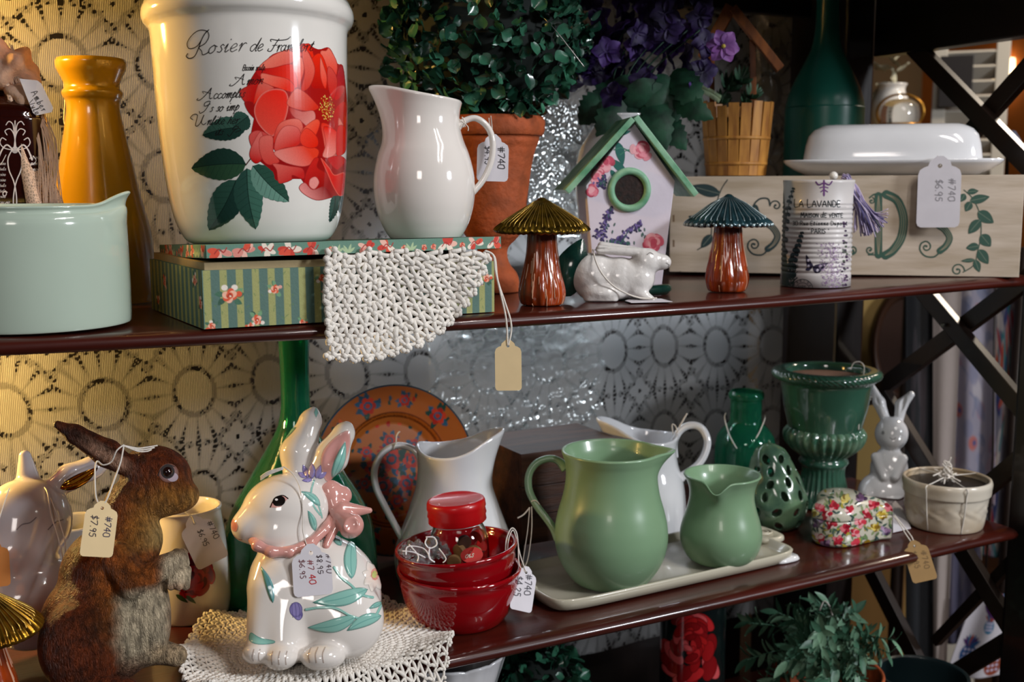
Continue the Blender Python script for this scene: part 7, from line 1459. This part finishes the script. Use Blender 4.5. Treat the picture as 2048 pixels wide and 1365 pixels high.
ca_ = tag_card(fr, 204, 1022, 192, 1116, 60, mTagCream, tg, -90, -104); write('handwriting', [dict(s='#740', x=212, y=1034, h=12, ang=98, wd=1.5, col='#2c2a50', jit=.25, sp=1.3), dict(s='$7.95', x=184, y=1030, h=13, ang=98, wd=1.5, col='#2c2438', jit=.25, sp=1.3)], [ca_], tg, (155, 1015, 236, 1122))
# ------------------------------------------------------------------ pale rabbit planter at far left
P0 = lift(onY(62, .955, Z2), .05, Z2); fr = Fr(P0 + EZ * .09); s = fr.s; pr_ = thing('rabbit_planter', 'pale grey glazed rabbit head figure with gilded inner ear, at the left end', 'figurine', P0)
b = Body(fr, 14); b.e((52, 1045, 0), (88, 88, 74)).e((40, 1100, -20), (72, 66, 56)).e((62, 1200, 10), (104, 100, 84)).c((58, 975, 6), (50, 912, 10), 27, 12, k=8).c((98, 985, 0), (140, 955, 0), 22, 27, k=8).c((140, 955, 0), (185, 936, 0), 27, 24, k=8).c((185, 936, 0), (212, 930, 0), 22, 10, k=8).e((158, 952, -30), (44, 11, 16), -26, k=4, sub=True)
po = b.build('rabbit_body', M('pale_grey_glaze', '#b9b4b6', .12, coat=.7, var=.05, vscale=12), pr_, 2.6, P0[2])
cv = Cv(0, 900, 230, 1130, 1.4); P, _ = leafpoly(120, 978, 196, 936, 26, 4); cv.poly(P, '#a87820', smooth=2, edge=(4, '#5c3a0c')); decal('gilding', cv, [po], M('gold_lustre', '#b88a34', .14, metal=1, paint='alpha'), pr_, off=.0002)
cv = Cv(0, 1000, 150, 1110, 1.4); cv.stroke([(34, 1060), (44, 1050), (60, 1046), (72, 1036)], 2, '#7f7a80', 5); cv.stroke([(96, 1060), (110, 1046), (126, 1040)], 2, '#7f7a80', 5); decal('face_lines', cv, [po], mPaint, pr_)
string(fr, [(84, 972, -24), (94, 990, -60), (100, 1030, -72), (112, 1070, -76), (122, 1110, -74), (124, 1130, -70)], pr_, 1.3); string(fr, [(88, 972, -24), (104, 1010, -60), (118, 1050, -72), (128, 1090, -74), (126, 1130, -70)], pr_, 1.2)
# grey mug behind
c = lift(onY(158, 1.04, Z2), .03, Z2); mg = thing('mug', 'plain pale grey ceramic mug half hidden behind the brown rabbit', 'mug', c); pr = pprof(c, [(1200, 52), (1194, 58), (1120, 62), (1060, 64), (1045, 65)]); pr[0] = (pr[0][0], 0); lathe('mug_body', vessel(pr, .004), c, M('grey_glaze', '#8f8c8a', .2, coat=.4), mg)
# orange tag at the frame edge
fO = Fr(P0 + EZ * .06 - fr.f * .05); og = thing('price_tag', 'orange-tan card tag at the left edge below the pale rabbit planter', 'tag', fO.p(-6, 1080, -95)); tag_card(fO, -12, 1100, -8, 1176, 56, M('orange_card', '#a8692c', .75), og, -95, -95); string(fO, [(20, 985, -98), (2, 1040, -104), (-12, 1100, -96)], og, 1.2)
# ------------------------------------------------------------------ rose pot with tag
c = lift(onY(382, 1.0, Z2), .03, Z2); s = mpp(c); rp = thing('rose_pot', 'white ceramic pot printed with a dark red rose, behind the brown rabbit', 'pot', c)
pr = pprof(c, [(1272, 56), (1264, 64), (1230, 74), (1180, 80), (1120, 78), (1070, 72), (1040, 68), (1022, 66), (1014, 68)]); pr[0] = (pr[0][0], 0); rpb = lathe('pot_body', vessel(pr, .003), c, mWarm, rp)
cv = Cv(318, 1090, 440, 1215, 1.3)
for i in range(60): a = rng.random() * 6.28; q = 44 * (1 - i / 64); cv.ell(384 + q * math.cos(a) * .9, 1150 + q * math.sin(a) * .9, 19 * (1 - i / 90), 10, random.choice(['#7d0a10', '#9a1014', '#5c060c', '#b01a1c']), rot=a + 1.4)
for a_ in ((352, 1190, 376, 1206, 9), (372, 1192, 392, 1208, 8), (330, 1180, 318, 1200, 9)): P, _ = leafpoly(*a_); cv.poly(P, '#3f5a34', smooth=2)
decal('rose_print', cv, [rpb], mPaint, rp)
f_ = Fr(c + EZ * .06 - fr.f * .02); tg = thing('price_tag', 'white price tag leaning to the right in front of the rose pot', 'tag', f_.p(388, 1048, -70)); ca_ = tag_card(f_, 389, 1049, 426, 1126, 64, mTagWhite, tg, -70, -76); string(f_, [(366, 1022, -66), (372, 1028, -70), (384, 1036, -72), (389, 1049, -71)], tg, 1.2)
write('handwriting', [dict(s='#740', x=414, y=1046, h=11, ang=66, wd=1.3, col='#3c3a40', jit=.3, sp=1.2), dict(s='$6.95', x=394, y=1062, h=11, ang=66, wd=1.3, col='#3c3a40', jit=.3, sp=1.2)], [ca_], tg, (362, 1030, 458, 1130))
# gold mushroom bottom left
c = lift(onY(-14, .79 + .03, Z2), .03, Z2)
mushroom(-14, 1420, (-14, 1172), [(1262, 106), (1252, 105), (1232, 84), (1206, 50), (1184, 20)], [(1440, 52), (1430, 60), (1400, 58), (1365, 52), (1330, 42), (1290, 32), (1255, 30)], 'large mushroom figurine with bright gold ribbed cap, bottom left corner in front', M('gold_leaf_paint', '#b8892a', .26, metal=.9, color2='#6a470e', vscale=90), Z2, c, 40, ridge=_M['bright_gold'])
# ================================================================== bottom shelf
c = lift(onY(1062, 1.0, Z3), .04, Z3); t2 = thing('topiary_pot', 'clipped boxwood ball in a clay pot on the bottom shelf, only its crown showing', 'potted plant', c)
zc2 = aty(1062, 1390, c[1])[2]; s = mpp(c); Rb = 104 * s; lathe('pot', vessel([(.035, 0), (.045, .05), (.052, .085), (.055, .09)], .004), c, mTerra, t2); tube('trunk', [c + EZ * .01, [c[0], c[1], zc2]], .006, _M['dark_craft_stick'], t2)
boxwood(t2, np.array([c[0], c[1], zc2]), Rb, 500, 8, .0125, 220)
c = lift(onY(902, .872, Z3), .04, Z3); zr_ = aty(902, 1352, c[1] - .05)[2]; s = mpp(c); H = zr_ - c[2]
sv = thing('scalloped_vase', 'white milk glass vase with scalloped rim on the bottom shelf, rim just in view', 'vase', c)
def scal(TH, R, Z): k = np.clip((Z - H * .75) / (H * .25), 0, 1); return R * (1 + .02 * k * np.cos(TH * 13)), Z + k * 5 * s * np.abs(np.cos(TH * 6.5)) ** .7 - k * 2.5 * s
lathe('vase_body', vessel([(.04, 0), (.05, .02), (.035, .07), (.03, .12), (.04, H * .8), (.05, H * .95), (.054, H)], .003), c, mWhiteCool, sv, 200, scal)
c = lift(onY(1380, .97, Z3), .04, Z3); s = mpp(c); pv = thing('peony_vase', 'dark glazed cylinder vase printed with a large red peony on the bottom shelf', 'vase', c); zt_ = aty(1380, 1190, .97)[2]
zt_ = min(zt_, Z2 - .03); pvb = lathe('vase_body', vessel([(62 * s, 0), (66 * s, .004), (64 * s, .1), (64 * s, zt_ - c[2])], .003), c, M('near_black_glaze', '#0c1516', .25, coat=.4), pv)
cv = Cv(1318, 1195, 1445, 1366, 1.2); r7 = np.random.default_rng(3)
for i in range(54): a = r7.random() * 6.28; q = 1 - i / 60; x, y = 1380 + 48 * q * math.cos(a), 1290 + 88 * q * math.sin(a); cv.ell(x, y, 27 * (1 - i / 90), 15 * (1 - i / 90), random.choice(['#a3161a', '#c4262a', '#8a1016', '#d8575a', '#b51c1e']), rot=a + 1.3 + r7.normal() * .3, edge=(3, '#5c0a0e'))
decal('peony_print', cv, [pvb], mPaint, pv)
c = lift(onY(1650, .93, Z3), .04, Z3); hp = thing('rosemary_plant', 'bushy grey-green potted herb on the bottom shelf, right of the peony vase', 'potted plant', c); fr = Fr(np.array([c[0], c[1], 1.0])); s = fr.s
lathe('pot', vessel([(.05, 0), (.06, .07), (.065, .1)], .004), c, mTerra, hp)
mHerb = M('herb_leaf', '#4a7459', .45, color2='#2c5240', vscale=60); mHerb2 = M('herb_leaf_pale', '#86ab8c', .45, color2='#547c62', vscale=60); r8 = np.random.default_rng(12); cnt = 0; bas = c + EZ * .1
u = np.linspace(-1, 1, 3); lv = np.array([(a * .13 * math.sin(PI * min(1, t * .9 + .08)) ** .8, t, .05 * abs(a) - .25 * t * t) for t in np.linspace(0, 1, 6) for a in u]); lfF = gridF(6, 3)
protos = []
for mm in (mHerb, mHerb2): me = bpy.data.meshes.new('leaf'); me.from_pydata(lv.tolist(), [], lfF.tolist()); me.polygons.foreach_set('use_smooth', [True] * len(me.polygons)); me.materials.append(mm); protos.append(me)
St = Acc(); Rest = [Acc(), Acc()]; tips = []
for i in range(90):
    x, y, d = 1645 + 92 * r8.normal() * .85, 1310 + 62 * r8.normal() * .8, 70 * r8.normal() - 20
    x = min(1785, max(1500, x)); y = max(1205 + abs(x - 1640) * .25, y); tip = fr.p(x, y, d); P = spl([bas + r8.normal(0, .012, 3) * np.array([1, 1, 0]), (bas + tip) / 2 + np.array([0, 0, .02]), tip], 6); St.add(*tubeVF(P, 1.1 * s, 5)); tips.append((tip, (P[-1] - P[-2]) / np.linalg.norm(P[-1] - P[-2]), d))
St.build('stems', mHerb, hp)['kind'] = 'stuff'
tips.sort(key=lambda q: q[2])
for ti, (tip, dr, d) in enumerate(tips):
    for k in range(11):
        a = k * 2.4 + r8.random(); n_ = np.cross(dr, [math.cos(a), math.sin(a), .3]); n_ /= np.linalg.norm(n_); up = n_ * (.55 + .05 * k) + dr * (.9 - .06 * k); up /= np.linalg.norm(up); t_ = np.cross(up, dr); t_ /= np.linalg.norm(t_) + 1e-9; nn = np.cross(t_, up); P = tip - dr * .0042 * k; sc = (.017 + .006 * r8.random()); pk = int(r8.random() < .45); Mx = np.stack([t_ * sc * 1.5, up * sc, nn * sc], 1)
        if cnt < 300:
            o = bpy.data.objects.new('leaf', protos[pk]); COL.objects.link(o); o.parent = hp; o.matrix_parent_inverse = Matrix.Translation(-hp.location); o.matrix_basis = Matrix([list(Mx[q]) + [P[q]] for q in range(3)] + [[0, 0, 0, 1]]); cnt += 1
        else: Rest[pk].add(lv @ Mx.T + P, lfF)
for k in (0, 1): Rest[k].build('foliage', (mHerb, mHerb2)[k], hp)['kind'] = 'stuff'
string(fr, [(1640, 1222, -60), (1648, 1204, -60), (1658, 1212, -60), (1666, 1236, -60)], hp, 1.6)
c = lift(onY(1838, .885, Z3), .05, Z3); s = mpp(c); bk = thing('glazed_bucket', 'dark green glazed bucket on the bottom shelf, its round rim showing right of the herb', 'bucket', c); zk = aty(1862, 1345, c[1])[2] - c[2]
lathe('bucket_body', vessel([(.042, 0), (.05, zk * .5), (.052, zk * .96), (.054, zk)], .003), c, M('dark_bucket_glaze', '#16262a', .35, coat=.3), bk)
# ================================================================== the room seen through the lattice
FA = Fr(CAM + ray(1790, 500) / np.linalg.norm(ray(1790, 500)) * 2.15, False)
def gp_(F_, x, z, d=0): P = F_.p(x, 400, d); return np.array([P[0], P[1], z])
A0_, A1_ = gp_(FA, 1690, 0), gp_(FA, 1862, 0); zT_ = FA.p(1800, 252, 0)[2]; wA = np.linalg.norm(A1_ - A0_); dA = .3
ar = thing('armoire', 'cream yellow painted cupboard with an oval mirror, seen through the lattice', 'cupboard', (A0_ + A1_) / 2)
mid = (A0_ + A1_) / 2 + FA.f * dA / 2; mYel = M('cream_yellow_paint', '#b9985a', .6, var=.1, vscale=6); mTan = M('tan_panel', '#8a6230', .7, var=.1, vscale=6)
box('cupboard_body', mid + EZ * zT_ / 2, (wA / 2, dA / 2, zT_ / 2), mYel, ar, .004, FA.r, FA.f)
z_ = FA.p(1790, 1110, 0)[2]; box('lower_door', (A0_ + A1_) / 2 - FA.f * .008 + EZ * (z_ / 2 + .02), (wA / 2 - .012, .008, z_ / 2 - .03), mTan, ar, .003, FA.r, FA.f)
mc_ = FA.p(1808, 690, -8); ring('mirror_frame', mc_, .052, .007, FA.r, EZ * 1.9, M('brown_mirror_frame', '#3a2214', .4, coat=.3), ar); V = [mc_ + FA.r * .05 * math.cos(a) + EZ * .095 * math.sin(a) for a in np.linspace(0, 2 * PI, 33)[:-1]]; prism('mirror_glass', V, -FA.f, .003, M('tarnished_mirror', '#6a5148', .25, metal=.7), ar)
c = (A0_ + A1_) / 2 + FA.r * .015 + FA.f * .08; c[2] = zT_ + .001; s = mpp(c); cl = thing('glass_cloche', 'glass dome with gilt frame standing on the cream cupboard', 'cloche', c)
lathe('dome', vessel([(36 * s, .006), (37 * s, 26 * s), (33 * s, 44 * s), (20 * s, 54 * s), (4 * s, 57 * s)], .002, inner=False), c, M('dome_glass', '#dfe3e4', .05, trans=.9), cl); lathe('dome_base', [(0, 0), (40 * s, 0), (42 * s, 4 * s), (40 * s, 8 * s), (0, 8 * s)], c, M('gilt', '#a8772c', .3, metal=.8), cl)
ring('gilt_hoop', c + EZ * 30 * s, 44 * s, 3 * s, FA.r, EZ * .8, _M['gilt'], cl)
c = A0_ + FA.r * wA * .48 + FA.f * .20; c[2] = zT_ + .001; s = mpp(c); fv = thing('white_flower_jug', 'white jug with pale flowers on the cream cupboard', 'jug', c)
lathe('jug', vessel([(22 * s, 0), (34 * s, 20 * s), (36 * s, 50 * s), (26 * s, 78 * s), (30 * s, 90 * s)], .003), c, mWhite, fv)
r9 = np.random.default_rng(2)
for i in range(9): flowerVF(c + EZ * (100 + 24 * r9.random()) * s + r9.normal(0, 22 * s, 3), EZ + r9.normal(0, .6, 3), 20 * s, r9).build('blossom', M('pale_petal', '#b7b29a', .7), fv)
FS = Fr(CAM + ray(1930, 500) / np.linalg.norm(ray(1930, 500)) * 2.7, False)
b0, b1 = gp_(FS, 1868, 0), gp_(FS, 1990, 0); wS = np.linalg.norm(b1 - b0); zS = FS.p(1930, 70, 0)[2]
sh = thing('louvre_shutter', 'tall white louvred shutter standing in the room beyond the lattice', 'shutter', (b0 + b1) / 2); mSh = M('white_shutter_paint', '#b8b2a6', .6)
for k in (0, 1): box('stile', (b0 if k == 0 else b1) + EZ * zS / 2, (.014, .016, zS / 2), mSh, sh, .002, FS.r, FS.f)
zz = .2; nsl = int((zS - .2) / .032)
for i in range(nsl):
    if zS - .05 - i * .032 > 1.2: box('slat', (b0 + b1) / 2 + EZ * (zS - .05 - i * .032), (wS / 2 - .014, .019, .003), mSh, sh, .0005, FS.r, (FS.f - EZ * .9) / 1.345, (EZ + FS.f * .9) / 1.345)
box('shutter_panel', (b0 + b1) / 2 + EZ * .58, (wS / 2 - .014, .006, .58), mSh, sh, .001, FS.r, FS.f)
ck = thing('chalkboard', 'small dark framed board hung on the white shutter', 'board', FS.p(1912, 165, -26)); box('board_panel', FS.p(1912, 165, -26), (.034, .004, .055), M('slate_black', '#1a1618', .7), ck, .001, FS.r, FS.f)
FK = Fr(CAM + ray(1930, 800) / np.linalg.norm(ray(1930, 800)) * 1.95, False)
zR = FK.p(1930, 520, 0)[2]; gr = thing('garment_rack', 'dark wooden clothes rack holding scarves in the room beyond the lattice', 'rack', gp_(FK, 1930, 0)); tube('rail', [gp_(FK, 1820, zR), gp_(FK, 2060, zR)], .008, mWoodDark, gr, 10)
for x in (1830, 2056): tube('upright', [gp_(FK, x, .001), gp_(FK, x, zR + .02)], .011, mBar, gr, 10); box('rack_foot', gp_(FK, x, .0) + EZ * .012, (.012, .15, .011), mBar, gr, .002, FK.r, FK.f)
def cloth(name, label, quad, painter, depth, waves, mat, seed=0, amp=.012):
    """hanging cloth; quad (x_left_top, x_right_top, y_top, x_left_bottom, x_right_bottom, y_bottom) px"""
    xa, xb, y0, xc, xd, y1 = quad; cv = Cv(0, 0, 100, 160, .7); painter(cv); ny, nx = cv.A.shape; V = np.zeros((ny, nx, 3))
    Q0, Q1, Q2, Q3 = FK.p(xa, y0, depth), FK.p(xb, y0, depth), FK.p(xc, y1, depth), FK.p(xd, y1, depth); 
    if y0 < 560: Q0[2] = Q1[2] = zR - .0084
    for i in range(ny):
        t = i / (ny - 1); L_, R_ = Q0 * (1 - t) + Q2 * t, Q1 * (1 - t) + Q3 * t; u = np.linspace(0, 1, nx)[:, None]; V[i] = L_ * (1 - u) + R_ * u + FK.f * (amp * np.sin(u * waves * 2 * PI + seed + t) * (.4 + .6 * t))
    o = mesh(name, V.reshape(-1, 3), gridF(ny, nx), mat, None, True, cv.C.reshape(-1, 3)); tagp(o, label, 'scarf' if 'scarf' in name else 'cloth'); md = o.modifiers.new('t', 'SOLIDIFY'); md.thickness = .0012; return o
mCl = M('printed_cloth', '#ffffff', .8, paint=True); ra = np.random.default_rng(6)
def lavc(cv):
    cv.poly([(-5, -5), (105, -5), (105, 165), (-5, 165)], '#8d8794')
    for i in range(60): x, y = 100 * ra.random(), 160 * ra.random(); cv.ell(x, y, 4 + 9 * ra.random(), 3 + 5 * ra.random(), random.choice(['#a09aa6', '#77778e', '#9a8088', '#6a7088', '#b0a8ac', '#8a6a78']), rot=ra.random() * 3, op=.7)
    for (x, y) in ((62, 148), (30, 60), (78, 30), (50, 96), (70, 118), (40, 130)): cv.ell(x, y, 6, 5, '#b0523c', op=.8); cv.ell(x + 2, y, 2.4, 2, '#3a4a78')
    for i in range(14): x, y = 100 * ra.random(), 160 * ra.random(); cv.stroke([(x, y), (x + 8, y + 6), (x + 4, y + 16)], 1.2, '#4f5a7c', 5, op=.7)
    cv.poly([(-2, 0), (5, 0), (5, 160), (-2, 160)], '#39406a', op=.8)
    for i in range(40): cv.ell(2.5 + ra.normal(0, 1.5), 160 * ra.random(), 1.4, 1.4, '#b8b4c4')
cloth('scarf', 'lavender grey scarf with rust blotches on the rack beyond the lattice', (1842, 1990, 540, 1845, 1990, 1010), lavc, 0, 2.6, mCl, 0, .007)
def brt(cv):
    cv.poly([(-5, -5), (105, -5), (105, 165), (-5, 165)], '#8a8a9a')
    for i in range(90): x, y = 100 * ra.random(), 160 * ra.random(); cv.ell(x, y, 8 + 12 * ra.random(), 2 + 4 * ra.random(), random.choice(['#c4502a', '#2f7a86', '#2a3a78', '#c8c2c4', '#b03040', '#3a8a92', '#d8d0c8']), rot=ra.random() * 3, op=.9)
cloth('patterned_scarf', 'narrow scarf in orange, teal and navy at the right of the rack', (1985, 2040, 540, 1965, 2022, 1120), brt, 18, 1, mCl, 1, .005)
def gry(cv): cv.poly([(-5, -5), (105, -5), (105, 165), (-5, 165)], '#2a2c30', tex=.3); [cv.ell(45 + ra.normal(0, 12), 30 + 30 * ra.random(), 8, 12, '#5a5258', op=.4) for _ in range(8)]
cloth('grey_scarf', 'long charcoal scarf hanging below the middle shelf level', (1812, 1872, 540, 1812, 1878, 1345), gry, -20, 1, mCl, 2, .004)
def crm(cv): cv.poly([(-5, -5), (105, -5), (105, 165), (-5, 165)], '#a39690', tex=.08)
cloth('cream_scarf', 'plain pale cream scarf hanging between charcoal and pineapple cloths', (1866, 1925, 540, 1868, 1892, 1345), crm, -36, 1, mCl, 2, .004)
def blg(cv): cv.poly([(-5, -5), (105, -5), (105, 165), (-5, 165)], '#57546a', tex=.3); [cv.ell(100 * ra.random(), 160 * ra.random(), 9, 14, random.choice(['#7a7488', '#3f4058', '#8a8080']), op=.5) for _ in range(30)]
cloth('mauve_scarf', 'dusky mauve scarf beside the cream scarf', (1900, 1968, 540, 1890, 1960, 1300), blg, 34, 1.5, mCl, 2, .005)
def pin(cv):
    cv.poly([(-5, -5), (105, -5), (105, 165), (-5, 165)], '#cfc9cf')
    for (x, y, c1, k) in ((30, 118, '#1f4f86', 1), (84, 138, '#8a3a1c', 1), (62, 62, '#1f7296', .7), (88, 20, '#4a1f5a', .9)):
        cv.ell(x, y, 17 * k, 20 * k, c1); [cv.ell(x + q, y + r_, 2.6, 2.6, '#c8c0d8') for q in (-8 * k, 0, 8 * k) for r_ in (-9 * k, 0, 9 * k)]
        for a in np.linspace(-2.5, -.6, 7): P, _ = leafpoly(x, y - 14 * k, x + 24 * k * math.cos(a), y - 14 * k + 26 * k * math.sin(a), 8 * k); cv.poly(P, random.choice([c1, '#2a6f90', '#4a2462', '#a8402a']))
    for a in np.linspace(0, 3, 9): P, _ = leafpoly(40 + a * 14, 20 + a * 6, 60 + a * 14, 44 + a * 6, 7); cv.poly(P, '#4a2060')
cloth('pineapple_cloth', 'white cloth printed with blue and rust pineapples at the lower right', (1950, 2015, 1168, 1893, 1998, 1330), pin, -60, 1, mCl, 0, .008)
tube('hanger_cord', [FK.p(1968, 1176, -60), FK.p(1985, 900, -60), np.array([*FK.p(1990, 520, -60)[:2], zR + .004]), np.array([*FK.p(1990, 520, 0)[:2], zR + .012])], .002, mBar, bpy.data.objects['pineapple_cloth'], 6)
FW_ = Fr(CAM + ray(2000, 150) / np.linalg.norm(ray(2000, 150)) * 4.0, False)
wl = atx(2008, 150, 4.58); lm = thing('wall_lamp', 'glowing wall lamp on the orange wall beyond the lattice', 'lamp', wl); lathe('lamp_shade', [(.0, -.075), (.045, -.075), (.05, 0), (.045, .075), (0, .075)], wl, M('lit_shade', '#ffdca8', .5, emit=5), lm, 24); box('lamp_bracket', wl + EX * .03, (.03, .02, .02), mBar, lm, .002)
pt_ = thing('navy_textile', 'navy blue folded textile with white checks hanging at the far right edge', 'textile', FK.p(2035, 300, 0)); V = [FK.p(2002, 262, -20), FK.p(2030, 262, -20), FK.p(2075, 340, -20), FK.p(2060, 360, -20)]; prism('textile_fold', V, FK.f, .02, M('navy_cloth', '#1f2f52', .8, color2='#8a93a8', vscale=90), pt_, .003)
tube('hanging_strap', [FK.p(2016, 264, -18), FK.p(2016, 264, 0), np.array([*FK.p(2016, 400, 0)[:2], zR])], .003, mBar, pt_)
# ------------------------------------------------------------------ added foil sheets that imitate sparkling glass behind the lace
wp_ = struct(box('wall_panel', (.3, YB + .30, 1.2), (1.1, .01, .75), mWallB, bev=0)) if False else None
def foil(name, label, x0, y0, x1, y1, Yv, seed):
    A_, B_ = aty(x0, y0, Yv), aty(x1, y1, Yv); n = 90; xs = np.linspace(A_[0], B_[0], n); zs = np.linspace(B_[2], A_[2], n); r_ = np.random.default_rng(seed); X, Z = np.meshgrid(xs, zs, indexing='ij'); Yg = np.full(X.shape, Yv)
    for k in range(26): a = r_.random() * 6.28; f_ = 90 + 420 * r_.random(); Yg += .0011 / (f_ / 150) * np.abs((np.sin((X * math.cos(a) + Z * math.sin(a)) * f_ + r_.random() * 6))) * 2
    Yg = Yv - .009 + (Yg - Yg.mean()) * .55
    o = mesh(name, np.stack([X, Yg, Z], -1).reshape(-1, 3), gridF(n, n), M('glass_sparkle_foil', '#dfe6e6', .22, metal=1), None, False); md = o.modifiers.new('t', 'SOLIDIFY'); md.thickness = .001; return tagp(o, label, 'foil')
foil('sparkle_foil', 'added crinkled foil sheet imitating glass that sparkles through the lace under the upper shelf', 850, 600, 1200, 860, YB + .0865, 1)
foil('sparkle_foil', 'added crinkled foil sheet imitating sparkling glass behind the lace between urn and birdhouse', 1050, 190, 1225, 470, YB + .0865, 2)
foil('sparkle_foil', 'added crinkled foil strip imitating sparkling glass beside the dark green wine bottle', 1515, 60, 1566, 330, YB + .0865, 4)
# ------------------------------------------------------------------ repeats carry their group
for o in COL.objects:
    if o.parent or 'category' not in o: continue
    n = o.name.split('.')[0]
    g = {'price_tag': 'hand-written price tags on strings', 'bowl': 'nested red bowls', 'crochet_doily': 'white crocheted doilies', 'mushroom_figurine': 'ribbed-cap mushroom figurines', 'sparkle_foil': 'added foil sheets imitating sparkling glass behind the lace', 'rabbit_figurine': 'rabbit figurines', 'pitcher': 'pitchers'}.get(n) or ('scarves on the rack' if n.endswith('scarf') else None)
    if g: o['group'] = g
